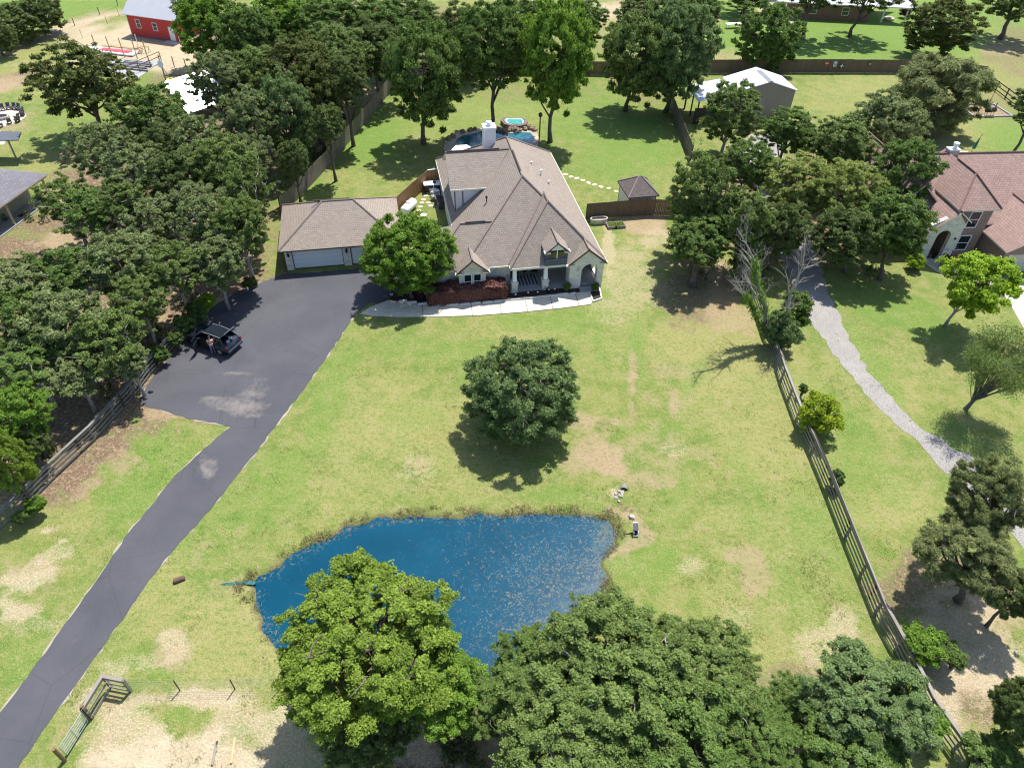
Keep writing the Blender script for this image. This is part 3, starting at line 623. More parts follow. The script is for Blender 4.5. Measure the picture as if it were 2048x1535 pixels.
# dormer roof
da = (-4.85, -.52, 5.16)
roof_slab(mb, [[(-6.02, -.52, 4.18), da, (-4.85, 2.45, 5.16), (-6.02, 1.35, 4.18)], [(-3.7, -.52, 4.18), (-3.7, 1.35, 4.18), (-4.85, 2.45, 5.16), da]], .1)
# left gable
lg = (-12.78, -.45, 4.02)
roof_slab(mb, [[(-14.32, -.45, 2.66), lg, (-12.78, 1.9, 4.02), (-14.32, .5, 2.66)], [(-11.24, -.45, 2.66), (-11.24, .5, 2.66), (-12.78, 1.9, 4.02), lg]], .13)
roof = mb.build('roof', S1, house)
mb = MB()
for pts in ([B1, A1], [B1, (0, .3, E_)], [B1, (-13.6, .3, E_)], [A1, (0, 23.3, E_)], [A1, (-13.6, 23.3, E_)], [(-13.5, vr, wz), (-6.9, vr, wz)], [(-10.3, 3.9, 5.34), (-13.3, 3.9, 5.34), (-16.9, .29, 2.69)],
            [C1, D1, (-9.2, -.3, 2.71)], [(-4.9, 5.62, 6.97), (-9.25, .4, 2.72)], [(-9.6, v1, we), (-6.85, vr, wz)], [D1, (0, -.3, 2.71)], [ag, (-1.85, 2.3, 4.28)], [da, (-4.85, 2.45, 5.16)], [lg, (-12.78, 1.9, 4.02)]): cap_line(mb, [(p[0], p[1], p[2]) for p in pts], .16)
mb.build('ridge_caps', M['cap'], roof)
for a, b in (((-10.9, 3.9, 5.42), (-12.8, 3.9, 5.42)), ((-8.0, vr, wz+.08), (-13.3, vr, wz+.08)), ((-6.8, 8, zr+.08), (-6.72, 12.5, zr+.08))): mb = MB(); mb.tube([a, b], .09, 5); mb.build('ridge_vent', M['fascia_dark'], roof)
for (px, py), h in (((1081, 362), .55), ((1097, 370), .3), ((1062, 349), .2)):
    p = lpx(house, px, py+2, 5.3); mb = MB(); zz = 2.7+.8*(-p.x); mb.tube([(p.x, p.y, zz-.1), (p.x, p.y, zz+h)], .07, 8); mb.lathe([(.12, 0), (.12, .1), (.03, .16)], (p.x, p.y, zz+h), 8)
    mb.build('vent_pipe', M['white'], house)
p = lpx(house, 973, 414, 5.0); mb = MB(); zz = 2.7+.8*(p.x+13.6); mb.tube([(p.x, p.y, zz-.1), (p.x, p.y, zz+.5)], .06, 8); mb.lathe([(.13, 0), (.13, .12), (.03, .2)], (p.x, p.y, zz+.45), 8); mb.build('vent_pipe', M['black'], house)
# gable barge boards (dark lines under the rakes)
mb = MB()
def barge(mb, l, a, r, y, t=.07, h=.16):
    for p, q in ((l, a), (a, r)):
        mb = MB(); p = Vector((p[0], y, p[1])); q = Vector((q[0], y, q[1])); mb.extr([p, q, q-Vector((0, 0, h)), p-Vector((0, 0, h))], (0, -t, 0)); mb.build('barge_board', M['fascia_dark'], roof)
barge(mb, (-3.75, 2.72), (-1.85, 4.30), (.06, 2.72), -.60); barge(mb, (-6.02, 4.2), (-4.85, 5.18), (-3.7, 4.2), -.52, .06, .12); barge(mb, (-14.32, 2.7), (-12.78, 4.04), (-11.24, 2.7), -.45)
for x0, x1, y, z in ((-3.95, -3.1, -.65, 2.54), (-.62, .14, -.65, 2.54), (-6.1, -5.5, -.57, 4.07), (-4.2, -3.62, -.57, 4.07), (-14.4, -13.7, -.5, 2.54), (-11.85, -11.15, -.5, 2.54)): mb = MB(); mb.box(x0, x1, y, y+.5, z, z+.13); mb.build('eave_return', M['fascia'], roof)
mb = MB()
mb.box(-9.2, -3.9, -.36, -.3, 2.5, 2.66); mb.extr([(-9.26, -.3, 2.5), (-9.26, 1.4, 2.5), (-9.26, 1.4, 2.66), (-9.26, -.3, 2.66)], (.06, 0, 0))
mb.box(-13.66, -13.6, 7.5, 23.3, 2.5, 2.66); mb.box(0.04, .1, -.3, 23.3, 2.5, 2.66)
mb.box(-11.2, -9.3, .22, .29, 2.5, 2.66); mb.box(-16.9, -14.4, .22, .29, 2.5, 2.66); mb.box(-13.5, -9.6, v1-.08, v1-.005, we-.2, we-.05)
mb.build('gutters', M['fascia'], roof)
# walls
mb = MB()
mb.box(-16.3, -13.45, .95, 7.0, -.2, 2.56)
mb.box(-13.45, -9.0, .95, 22.7, -.2, 2.56); mb.box(-9.0, -.5, 2.9, 22.7, -.2, 2.56)
walls = mb.build('wall', M['stone'], house)
mb = MB()
mb.box(-13.0, -7.2, v1+.35, v2-.4, 2.2, we-.12); mb.extr([(-13.0, v1+.35, we-.13), (-13.0, v2-.4, we-.13), (-13.0, vr, wz-.22)], (.3, 0, 0))
mb.build('wing_wall', M['siding'], house)
mb = MB(); mb.tube([(-12.2, v1+.28, 3.8), (-12.2, v1+.28, we-.15)], .045, 6); mb.box(-13.05, -12.95, v1+.3, v1+.42, 2.9, we-.1); mb.build('downspout', M['fascia_dark'], house)
# arch wall: piers + arch ring
def arch_wall(mb, x0, x1, y0, y1, z0, ze, apex, cx, hw, zs, n=12):
    pts = [(x0, z0), (cx-hw, z0), (cx-hw, zs)]
    arc = [(cx-hw*math.cos(math.pi*i/n), zs+hw*math.sin(math.pi*i/n)) for i in range(n+1)]
    # build as strips so that faces stay convex
    mb.box(x0, cx-hw, y0, y1, z0, zs); mb.box(cx+hw, x1, y0, y1, z0, zs)
    top = lambda x: ze+(apex[1]-ze)*(1-abs(x-apex[0])/(apex[0]-x0 if x < apex[0] else x1-apex[0]))
    for xa, xb, za, zb in [(x0, cx-hw, zs, zs), (cx+hw, x1, zs, zs)]+[(arc[i][0], arc[i+1][0], arc[i][1], arc[i+1][1]) for i in range(n)]:
        cuts = [xa, xb]
        if xa < apex[0] < xb: cuts = [xa, apex[0], xb]
        for c0, c1 in zip(cuts[:-1], cuts[1:]):
            f = lambda x: za+(zb-za)*(x-xa)/max(xb-xa, 1e-6)
            mb.extr([(c0, y0, f(c0)), (c1, y0, f(c1)), (c1, y0, top(c1)), (c0, y0, top(c0))], (0, y1-y0, 0))
mb = MB(); arch_wall(mb, -3.5, -.18, -.42, .2, -.2, 2.6, (-1.85, 4.02), -1.55, .78, 1.75)
mb.build('arch_wall', M['stone'], house)
mb = MB(); mb.box(-.5, -.2, .32, 2.9, -.2, .35); mb.box(-.5, -.2, .32, .7, .35, 2.5); mb.box(-.5, -.2, 2.3, 2.9, .35, 2.5); mb.box(-.48, -.22, .32, 2.9, 2.1, 2.55)
mb.build('porch_side_wall', M['stone'], house)
mb = MB(); mb.box(-3.5, -3.1, .31, .8, -.2, 2.5); mb.build('pier', M['stone'], house)
# left gable wall, dormer wall
mb = MB(); mb.box(-14.0, -11.5, -.05, .94, -.2, 2.55); mb.extr([(-14.0, -.05, 2.56), (-11.5, -.05, 2.56), (-12.78, -.05, 3.72)], (0, .5, 0)); mb.build('gable_wall', M['stone'], house)
mb = MB(); mb.box(-5.93, -3.8, -.325, 1.3, 2.68, 4.12); dw = mb.build('dormer_wall', M['siding_shaded'], house)
mb = MB(); mb.extr([(-5.45, -.36, 4.3), (-4.2, -.36, 4.3), (-4.3, -.36, 4.45), (-4.85, -.36, 4.95), (-5.35, -.36, 4.45)], (0, .3, 0)); mb.build('dormer_gable', M['siding_white'], house)
mb = MB(); mb.box(-5.5, -4.2, -.36, -.3, 3.5, 4.10); w = mb.build('dormer_window', M['glass_amber'], house)
mb = MB(); mb.box(-4.89, -4.81, -.39, -.36, 3.45, 4.3); mb.build('mullion', M['white'], w)
mb = MB(); mb.box(-5.8, -3.9, -.46, -.33, 3.3, 3.42); mb.build('dormer_sill', plain('slate_blue_sill', (.10, .13, .22), .5), house)
# windows and doors of the front
def window(parent, x, y, z, w, h, fr='white', name='window', div=True, gm='glass', depth=.06):
    mb = MB(); t = .08; y0 = y-depth
    mb.box(x-w/2-t, x+w/2+t, y0, y, z+h, z+h+t); mb.box(x-w/2-t, x+w/2+t, y0-.02, y, z-t, z); mb.box(x-w/2-t, x-w/2, y0, y, z, z+h); mb.box(x+w/2, x+w/2+t, y0, y, z, z+h)
    if div: mb.box(x-w/2, x+w/2, y0+.01, y, z+h*.5-.025, z+h*.5+.025)
    o = mb.build(name, M[fr], parent); g = MB(); g.box(x-w/2, x+w/2, y-.012, y+.02, z, z+h); g.build('pane', M[gm], o); return o
window(house, -13.2, -.05, .75, .62, 1.5, 'white', 'window'); window(house, -12.3, -.05, .75, .62, 1.5, 'white', 'window')
window(house, -7.6, 2.9, 1.0, 1.0, 1.1, 'fascia', div=False); window(house, -4.1, 2.9, 1.0, .95, 1.15, 'fascia', div=False)
mb = MB(); mb.box(-2.2, -1.1, 2.84, 2.9, .18, 2.2); d_ = mb.build('front_door', plain('dark_wood_door', (.06, .03, .02), .4, .2), house)
mb = MB(); mb.blob((-1.25, 2.8, 1.1), .05); mb.build('handle', M['galv'], d_)
# porch floor, steps
mb = MB(); mb.box(-9.2, -.3, -.2, 2.9, -.18, .15); mb.build('porch_floor', M['concrete_grey'], house)
for k in range(2):
    mb = MB(); mb.box(-2.45, -.75, -1.15+.35*k, -.44 if k else -.8, -.19+.0*k, -.08+.12*k)
    mb.build('step', M['concrete_grey'], house)
for x in (-8.75, -5.75):
    mb = MB(); mb.box(x-.3, x+.3, -.28, .32, -.2, .95); mb.box(x-.36, x+.36, -.34, .38, .95, 1.03); b_ = mb.build('pier', M['stone'], house)
    mb = MB(); mb.add([(x-s*.2, .02-t*.2, 1.03) for s, t in ((1,1),(-1,1),(-1,-1),(1,-1))]+[(x-s*.15, .02-t*.15, 2.52) for s, t in ((1,1),(-1,1),(-1,-1),(1,-1))], [(0,1,5,4),(1,2,6,5),(2,3,7,6),(3,0,4,7),(4,5,6,7)])
    mb.build('column', M['white'], house)
mb = MB(); mb.box(-9.0, -3.5, -.12, .12, 2.3, 2.54); mb.build('porch_beam', M['white'], house)
# chimney
mb = MB(); mb.box(-9.0, -7.8, 16.6, 17.7, 4, 8.75); ch = mb.build('chimney', M['siding'], house)
mb = MB(); mb.box(-9.1, -7.7, 16.5, 17.8, 8.75, 8.95); mb.box(-9.03, -8.92, 16.57, 17.7, 5, 8.75); mb.box(-7.88, -7.77, 16.57, 17.7, 5, 8.75); mb.lathe([(.22, 0), (.22, .3), (.34, .32), (.3, .42), (.05, .48)], (-8.4, 17.15, 8.95), 12); mb.build('chimney_cap', M['white'], ch)
mb = MB(); mb.box(-11.4, -10.6, 22.7, 22.8, 1, 2); mb.build('wall_box', M['white'], house)
# ------------------------------------------------------------ garage
gar = empty('garage', frame(0, 0, 0), A12, 'detached garage with two white double doors and brown hip roof beside the dark asphalt', 'garage')
ge = 2.5; rz_ = 5.05
mb = MB(); a_, b_ = (-26.1, 10.62, rz_), (-23.1, 10.62, rz_)
roof_slab(mb, [[(-30.55, 6.05, ge), (-18.7, 6.05, ge), b_, a_], [(-18.7, 6.05, ge), (-18.7, 15.2, ge), b_], [(-18.7, 15.2, ge), (-30.55, 15.2, ge), a_, b_], [(-30.55, 15.2, ge), (-30.55, 6.05, ge), a_]], .14)
r2 = mb.build('roof', [M['shingle'], M['fascia_dark']], gar)
mb = MB(); cap_line(mb, [(-30.55, 6.05, ge), a_, b_, (-18.7, 6.05, ge)], .15); cap_line(mb, [(-30.55, 15.2, ge), a_], .15); cap_line(mb, [(-18.7, 15.2, ge), b_], .15); mb.build('ridge_caps', M['cap'], r2)
mb = MB(); mb.tube([(-27.0, 10.8, rz_+.02), (-23.4, 10.8, rz_+.02)], .09, 5); mb.build('ridge_vent', M['fascia_dark'], r2)
mb = MB(); y0 = 6.6
for x0, x1 in ((-30.1, -29.45), (-24.6, -23.85), (-19.05, -19.0+.25)): mb.box(x0, x1, y0, y0+.4, 0, 2.4)
mb.box(-30.1, -29.8, 7.0, 14.6, 0, 2.4); mb.box(-19.1, -18.85, 7.0, 14.6, 0, 2.4); mb.box(-29.8, -19.1, 14.3, 14.6, 0, 2.4); mb.box(-29.45, -24.6, y0+.02, y0+.4, 2.15, 2.4); mb.box(-23.85, -19.05, y0+.02, y0+.4, 2.15, 2.4)
mb.build('wall', M['stone'], gar)
for x0, x1 in ((-29.45, -24.6), (-23.85, -19.05)):
    mb = MB(); mb.box(x0+.06, x1-.06, y0+.2, y0+.26, .06, 2.15); d_ = mb.build('garage_door', M['door_white'], gar)
    mb = MB(); mb.box(x0, x0+.06, y0+.05, y0+.3, 0, 2.15); mb.box(x1-.06, x1, y0+.05, y0+.3, 0, 2.15); mb.box(x0+.06, x1-.06, y0+.15, y0+.3, 0, .06); mb.build('door_frame', M['fascia_dark'], d_)
for x in (-29.75, -24.22):
    mb = MB(); mb.lathe([(.02, .02), (.1, .08), (.12, .36), (.05, .46), (.01, .52)], (x, y0-.12, 1.5), 8); mb.box(x-.03, x+.03, y0-.12, y0, 1.95, 2.0); mb.build('wall_lantern', M['black'], gar)
# ------------------------------------------------------------ garden shed
_s0, _s1, _s2 = G(1257, 395.5, 2.3), G(1319, 390.7, 2.3), G(1238, 361.7, 2.3)
shed = empty('garden_shed', (*_s0.xy, 0), math.atan2((_s1-_s0).y, (_s1-_s0).x), 'small white shed with dark brown pyramid roof standing behind the short brown fence', 'shed')
w_, d_ = (_s1-_s0).length, (_s2-_s0).length
mb = MB(); ap1, ap2 = (w_/2-.15, d_/2-.0, 3.75), (w_/2+.15, d_/2, 3.75)
roof_slab(mb, [[(0, 0, 2.3), (w_, 0, 2.3), ap2, ap1], [(w_, 0, 2.3), (w_, d_, 2.3), ap2], [(w_, d_, 2.3), (0, d_, 2.3), ap1, ap2], [(0, d_, 2.3), (0, 0, 2.3), ap1]], .13)
r3 = mb.build('roof', [M['shingle_dark'], M['fascia_dark']], shed)
mb = MB(); 
for c_, a_ in (((0, 0, 2.3), ap1), ((w_, 0, 2.3), ap2), ((0, d_, 2.3), ap1), ((w_, d_, 2.3), ap2)): cap_line(mb, [c_, a_], .11)
mb.build('ridge_caps', plain('pale_cap', (.25, .21, .2), .9), r3)
mb = MB(); mb.box(.25, w_-.25, .25, d_-.25, 0, 2.25); wl = mb.build('wall', M['siding_white'], shed)
mb = MB()
for x in (.23, w_-.31):
    for y in (.23, d_-.31): mb = MB(); mb.box(x, x+.08, y, y+.08, 0, 2.24); mb.build('corner_trim', M['fascia_dark'], shed)
# ------------------------------------------------------------ metal barn with lean-to
bx = G(1543, 163, 5.6); bd = (G(1512, 134, 5.6)-bx); ang = math.atan2(bd.y, bd.x)-R(90)
barn = empty('metal_barn', (bx.x, bx.y, 0), ang, 'tan metal workshop with bright white roof half hidden behind oaks', 'barn')
rg = 5.6; le = bd.length; ez = 4.3
mb = MB(); roof_slab(mb, [[(-4.6, 0, ez), (0, 0, rg), (0, le, rg), (-4.6, le, ez)], [(4.2, 0, ez), (4.2, le, ez), (0, le, rg), (0, 0, rg)]], .1); rb = mb.build('roof', [M['metal_white'], M['white']], barn)
mb = MB(); mb.extr([(-.38, .0, rg-.08), (0, .0, rg+.04), (.38, .0, rg-.08)], (0, le-1.2, 0)); mb.build('ridge_skylight', plain('grey_ridge_strip', (.17, .18, .21), .6), rb)
mb = MB(); mb.box(-4.4, 4.0, .3, le-.2, 0, ez-.06); mb.extr([(-4.4, .3, ez-.08), (4.0, .3, ez-.08), (0, .3, rg-.14)], (0, .2, 0)); mb.build('wall', M['metal_tan'], barn)
mb = MB(); mb.box(-3.6, -.3, .22, .3, 0, 3.3); mb.build('roller_door', ribbed('tan_roller_door', (.33, .30, .27), .35, .5, 0, 1), barn)
mb = MB(); roof_slab(mb, [[(-9.6, .2, 3.1), (-4.75, .2, 3.9), (-4.75, le+.5, 3.9), (-9.6, le+.5, 3.1)]], .08); lr = mb.build('lean_to_roof', [M['metal_white'], M['white']], barn)
for y in (.5, 2.9, 5.4, le): mb = MB(); mb.box(-9.4, -9.25, y, y+.15, 0, 3.05); mb.build('post', M['rail_dark'], barn)
mb = MB(); mb.box(-9.9, -4.5, .05, .15, 0, 2.2); mb.build('lean_to_panel', plain('dark_brown_panel', (.045, .035, .03), .8), barn)
# ------------------------------------------------------------ red barn
ra = G(265, 72); rbp = G(361, 86); dv = rbp-ra; ra_ang = math.atan2(dv.y, dv.x); L_ = dv.length
red = empty('red_building', (ra.x, ra.y, 0), ra_ang, 'small bright red building with pale metal roof on the sandy yard, top left', 'building')
he = 3.7; hr = 5.9; dp = 6.2
mb = MB(); mb.box(0, L_, 0, dp, .1, he-.03); mb.extr([(0, 0, he-.03), (0, dp, he-.03), (0, dp/2, hr-.1)], (L_, 0, 0)); mb.build('wall', M['siding_red'], red)
mb = MB(); roof_slab(mb, [[(-.5, -.4, he-.22), (L_+.4, -.4, he-.22), (L_+.4, dp/2, hr), (-.5, dp/2, hr)], [(-.5, dp+.4, he-.22), (-.5, dp/2, hr), (L_+.4, dp/2, hr), (L_+.4, dp+.4, he-.22)]], .09); mb.build('roof', [M['metal_grey'], M['white']], red)
mb = MB()
for x in (-.03, L_-.08): mb = MB(); mb.box(x, x+.11, -.05, .06, .1, he-.2); mb.build('corner_trim', M['white'], red)
window(red, 2.0, 0, 1.5, .75, 1.25); window(red, 5.2, 0, 1.45, .75, 1.1)
mb = MB(); mb.box(7.75, 8.75, -.06, 0, .2, 2.3); d_ = mb.build('door', M['white'], red); mb = MB(); mb.box(8.12, 8.32, -.075, -.06, 1.75, 1.95); mb.build('door_window', M['glass'], d_)
mb = MB(); mb.box(8.9, 9.05, -.2, 0, 2.1, 2.25); mb.build('porch_light', M['black'], red)
mb = MB(); mb.box(7.0, 9.3, -1.3, -.02, 0, .14); mb.build('step', M['concrete'], red)
mb = MB(); mb.box(-.02, L_+.02, -.02, dp+.02, 0, .1)
for k in range(9): mb.box(3.9+k*.4, 4.0+k*.4, -.06, -.021, 0, .42)
mb.box(3.9, 7.2, -.08, -.06, .36, .44)
mb.build('skirt', plain('grey_blue_skirt', (.16, .17, .2), .7), red)
# ------------------------------------------------------------ carport with the mirror-bright roof
cpp = [G(309, 200, 2.3), G(425, 190, 4.1), G(400, 128, 4.1)]
nrm = Vector((.60, -.45, 1.21)).normalized()   # leans so that it throws the sun at the camera
c0 = G(394, 182, 3.2); car_ang = math.atan2(nrm.y, nrm.x)
cp = empty('carport', (c0.x, c0.y, 0), car_ang, 'open carport with steep metal roof glaring white in the sun, among the left oaks', 'carport')
sl = math.tan(math.acos(nrm.z))
m, nt, b = nmat('polished_white_metal'); b.inputs['Base Color'].default_value = (.75, .78, .82, 1); b.inputs['Roughness'].default_value = .34; b.inputs['Metallic'].default_value = .25; b.inputs['Specular IOR Level'].default_value = .9
M['mirror'] = m
w2, l2 = 2.3, 3.3; Zc = 3.2+0
f = lambda x: Zc+.0-sl*x
mb = MB(); roof_slab(mb, [[(-w2, -l2, f(-w2)), (w2, -l2, f(w2)), (w2, l2, f(w2)), (-w2, l2, f(-w2))]], .08); roof_slab(mb, [[(-w2-2.2, -l2, f(-w2)-1.4), (-w2, -l2, f(-w2)), (-w2, l2, f(-w2)), (-w2-2.2, l2, f(-w2)-1.4)]], .08, 1, 1)
mb.build('roof', [M['mirror'], plain('blue_grey_metal', (.22, .29, .35), .35)], cp)
for x, y in ((-w2-2, -l2+.2), (-w2-2, l2-.2), (w2-.3, -l2+.2), (w2-.3, l2-.2)):
    mb = MB(); mb.box(x-.07, x+.07, y-.07, y+.07, 0, max(.5, (f(x) if x > 0 else f(-w2)-1.3)-.1)); mb.build('post', M['midgrey'], cp)
# ------------------------------------------------------------ left neighbour (grey roof, porch)
e1 = G(0, 413, 2.8); e2 = G(68, 366, 2.8); dd = (e2-e1); a4 = math.atan2(dd.y, dd.x)
nb = empty('neighbour_house', (e2.x, e2.y, 0), a4, 'grey shingled house with a beige-columned porch cut off by the left picture edge', 'house')
mb = MB(); roof_slab(mb, [[(-14, 0, 2.8), (2.2, 0, 2.8), (-2.4, 5.6, 5.0), (-14, 5.6, 5.0)], [(2.2, 0, 2.8), (2.2, 11.2, 2.8), (-2.4, 5.6, 5.0)], [(2.2, 11.2, 2.8), (-14, 11.2, 2.8), (-14, 5.6, 5.0), (-2.4, 5.6, 5.0)]], .14)
roof_slab(mb, [[(-14, 5.5, 4.9), (-5.6, 5.5, 4.9), (-4.5, 9.0, 6.0), (-14, 9.0, 6.4)]], .14); nr = mb.build('roof', [M['shingle_grey'], M['fascia']], nb)
mb = MB(); mb.box(-14, 1.0, 2.2, 10.4, 0, 2.7); mb.build('wall', plain('pale_green_grey_wall', (.34, .37, .32), .7, .06), nb)
mb = MB(); mb.box(-14, 1.4, .2, 2.2, 0, .12); mb.build('porch_floor', M['concrete_grey'], nb)
mb = MB(); mb.box(-2.7, -1.6, .7, 1.3, .12, .15); mb.build('door_mat', M['black'], nb)
for x in (-10.5, -7.2, -4.2, -.9, 1.6): mb = MB(); mb.box(x-.09, x+.09, .3, .48, .12, 2.66); mb.build('column', plain('beige_column', (.46, .41, .27), .6, .05), nb)
mb = MB(); mb.box(-14, 2.2, .25, .5, 2.4, 2.66); mb.build('porch_beam', plain('beige_beam', (.46, .41, .27), .6, .05), nb)
awn = empty('patio_cover', (*G(-25, 275, 2.6).xy, 0), 0, 'dark grey flat patio cover on one post, left picture edge below the fire pit', 'patio cover')
mb = MB(); mb.add([(-4, -1.6, 2.6), (4.0, -.6, 2.6), (3.2, 1.6, 2.6), (-4, 1.6, 2.6), (-4, -1.6, 2.7), (4.0, -.6, 2.7), (3.2, 1.6, 2.7), (-4, 1.6, 2.7)], [(3,2,1,0),(4,5,6,7),(0,1,5,4),(1,2,6,5),(2,3,7,6),(3,0,4,7)]); mb.build('cover', plain('slate_cover', (.075, .085, .11), .7), awn)
mb = MB(); mb.box(2.6, 2.75, -.6, -.45, 0, 2.6); mb.build('post', M['midgrey'], awn)
# ------------------------------------------------------------ right neighbour (reddish roof, two storeys)
ro = empty('neighbour_house', (46.0, 66.0, 0), R(7), 'two storey brown brick house with reddish shingle roof cut off by the right picture edge', 'house')
def rl(px, py, z): return lpx(ro, px, py, z)
mb = MB()
eF = 5.6
pA = rl(1925, 421, eF); pB = rl(2005, 424, eF)
x0, x1 = pA.x-.3, pB.x+.1; y0 = pA.y
hr_ = 8.6
# front gable-less hip over the tall part
xm = (x0+x1)/2+.4
roof_slab(mb, [[(x0, y0, eF), (x1+.2, y0, eF), (xm, y0+3.2, 7.9)], [(x1+.2, y0, eF), (x1+.2, y0+9, eF), (xm, y0+9, 7.9), (xm, y0+3.2, 7.9)], [(x0, y0, eF), (xm, y0+3.2, 7.9), (xm, y0+9, 7.9), (x0, y0+9, eF)]], .14)
# main body
roof_slab(mb, [[(x0-6.5, y0+1.0, 3.4), (x1+12, y0+1.0, 3.4), (x1+8, y0+8.2, hr_-.9), (x0-.8, y0+8.2, hr_-.9)], [(x1+12, y0+1.0, 3.4), (x1+12, y0+15, 3.4), (x1+8, y0+8.2, hr_-.9)], [(x0-6.5, y0+15, 3.4), (x0-.8, y0+8.2, hr_-.9), (x1+8, y0+8.2, hr_-.9), (x1+12, y0+15, 3.4)], [(x0-6.5, y0+1, 3.4), (x0-.8, y0+8.2, hr_-.9), (x0-6.5, y0+15, 3.4)]], .14)
# left wing with the forward ridge end
roof_slab(mb, [[(x0-5.8, y0+3, 3.2), (x0-2.4, y0+3, 6.9), (x0-2.4, y0+15.5, 6.9), (x0-5.8, y0+15.5, 3.2)], [(x0-2.4, y0+3, 6.9), (x0+1.6, y0+3, 3.2), (x0+1.6, y0+15.5, 3.2), (x0-2.4, y0+15.5, 6.9)]], .14)
# arch gable roof
gx = rl(1914, 412, 5.6)
roof_slab(mb, [[(gx.x-2.7, y0-.3, 3.5), (gx.x, y0-.3, 5.5), (gx.x, y0+5.5, 5.5), (gx.x-2.7, y0+5.5, 3.5)], [(gx.x, y0-.3, 5.5), (gx.x+1.5, y0-.3, 4.4), (gx.x+1.5, y0+4.5, 4.4), (gx.x, y0+4.5, 5.5)]], .14)
# garage wing on the right
gg = rl(2030, 480, 3.4)
roof_slab(mb, [[(x1+.0, y0-3.4, 2.75), (x1+4.2, y0-3.4, 5.1), (x1+4.2, y0+5, 5.1), (x1+.0, y0+5, 2.75)], [(x1+4.2, y0-3.4, 5.1), (x1+8.4, y0-3.4, 2.75), (x1+8.4, y0+5, 2.75), (x1+4.2, y0+5, 5.1)]], .14)
rr_ = mb.build('roof', [M['shingle_red'], M['fascia']], ro)
mb = MB()
for pts in ([(x0-.8, y0+8.2, hr_-.85), (x1+8, y0+8.2, hr_-.85)], [(x1+.2, y0, eF+.05), (xm, y0+3.2, 7.95), (xm, y0+6.5, 7.95)], [(x0-2.4, y0+3, 6.95), (x0-2.4, y0+15.5, 6.95)], [(gx.x, y0-.3, 5.55), (gx.x, y0+4.5, 5.55)], [(x1+4.2, y0-3.4, 5.15), (x1+4.2, y0+4, 5.15)], [(x0, y0, eF+.05), (xm, y0+3.2, 7.95)]): cap_line(mb, pts, .14)
mb.build('ridge_caps', M['cap_red'], rr_)
mb = MB(); mb.box(gx.x+.6, x1-.15, y0+.5, y0+4, 0, eF-.12); mb.box(x1-.15, x1+11, y0+1.8, y0+13, 0, 3.2); mb.box(x0-5.4, x1-.4, y0+3.6, y0+13, 0, 3.3)
mb.extr([(x1+.3, y0-3.0, 2.7), (x1+8.1, y0-3.0, 2.7), (x1+4.2, y0-3.0, 4.85)], (0, .3, 0)); mb.box(x1+.3, x1+.9, y0-3.0, y0+4, 0, 2.7); mb.box(x1+7.5, x1+8.1, y0-3, y0+1.6, 0, 2.7); mb.box(x1+.9, x1+7.5, y0-3, y0-2.7, 2.15, 2.7)
mb.build('wall', M['brick_brown'], ro)
mb = MB(); mb.box(x1+.9, x1+7.5, y0-2.75, y0-2.7, 0, 2.14); mb.build('garage_door', plain('cream_garage_door', (.55, .52, .46), .5), ro)
mb = MB(); arch_wall(mb, gx.x-2.4, gx.x+1.2, y0-.0, y0+.45, 0, 4.0, (gx.x, 5.3), gx.x-.6, .75, 2.6); mb.build('arch_wall', M['stone'], ro)
window(ro, x0+2.45, y0+.5, 3.4, 1.05, 1.7); window(ro, x0+2.55, y0+.5, .75, 1.15, 1.6)
mb = MB(); mb.blob((gx.x+.75, y0-.06, 2.4), .12); mb.build('wall_lantern', M['black'], ro)
cp_ = rl(1898, 318, 7.0)
mb = MB(); mb.box(cp_.x-.55, cp_.x+.55, cp_.y-.35, cp_.y+.35, 4, 8.1); c5 = mb.build('chimney', plain('grey_mauve_stucco', (.40, .35, .34), .7), ro)
mb = MB(); mb.box(cp_.x-.62, cp_.x+.62, cp_.y-.42, cp_.y+.42, 8.1, 8.2); mb.lathe([(.2, 0), (.2, .35), (.3, .36), (.3, .6), (.1, .68)], (cp_.x+.1, cp_.y, 8.2), 12); mb.build('chimney_cap', M['white'], c5)
# ------------------------------------------------------------ brick house at the very top
tb0 = G(1590, 37); tb1 = G(1735, 44); dv = tb1-tb0
tb = empty('brick_house', (tb0.x, tb0.y, 0), math.atan2(dv.y, dv.x), 'long red brick house with pale roof edge at the very top of the photo', 'house')
mb = MB(); mb.box(-.0, dv.length, 0, 8, 0, 3.0); mb.build('wall', M['brick_red'], tb)
mb = MB(); roof_slab(mb, [[(-6, -.6, 2.9), (dv.length+8, -.6, 2.9), (dv.length+4, 5, 5.2), (-2, 5, 5.2)], [(-6, 9, 2.9), (-2, 5, 5.2), (dv.length+4, 5, 5.2), (dv.length+8, 9, 2.9)]], .2); mb.build('roof', [plain('pale_grey_roof', (.5, .5, .52), .7), M['white']], tb)
for x in (3, 9): window(tb, x, 0, 1, 1.2, 1.2)
for x in (dv.length+2.5, dv.length+6.8): mb = MB(); mb.box(x-.1, x+.1, 0, .2, 0, 2.8); mb.build('porch_post', M['white'], tb)
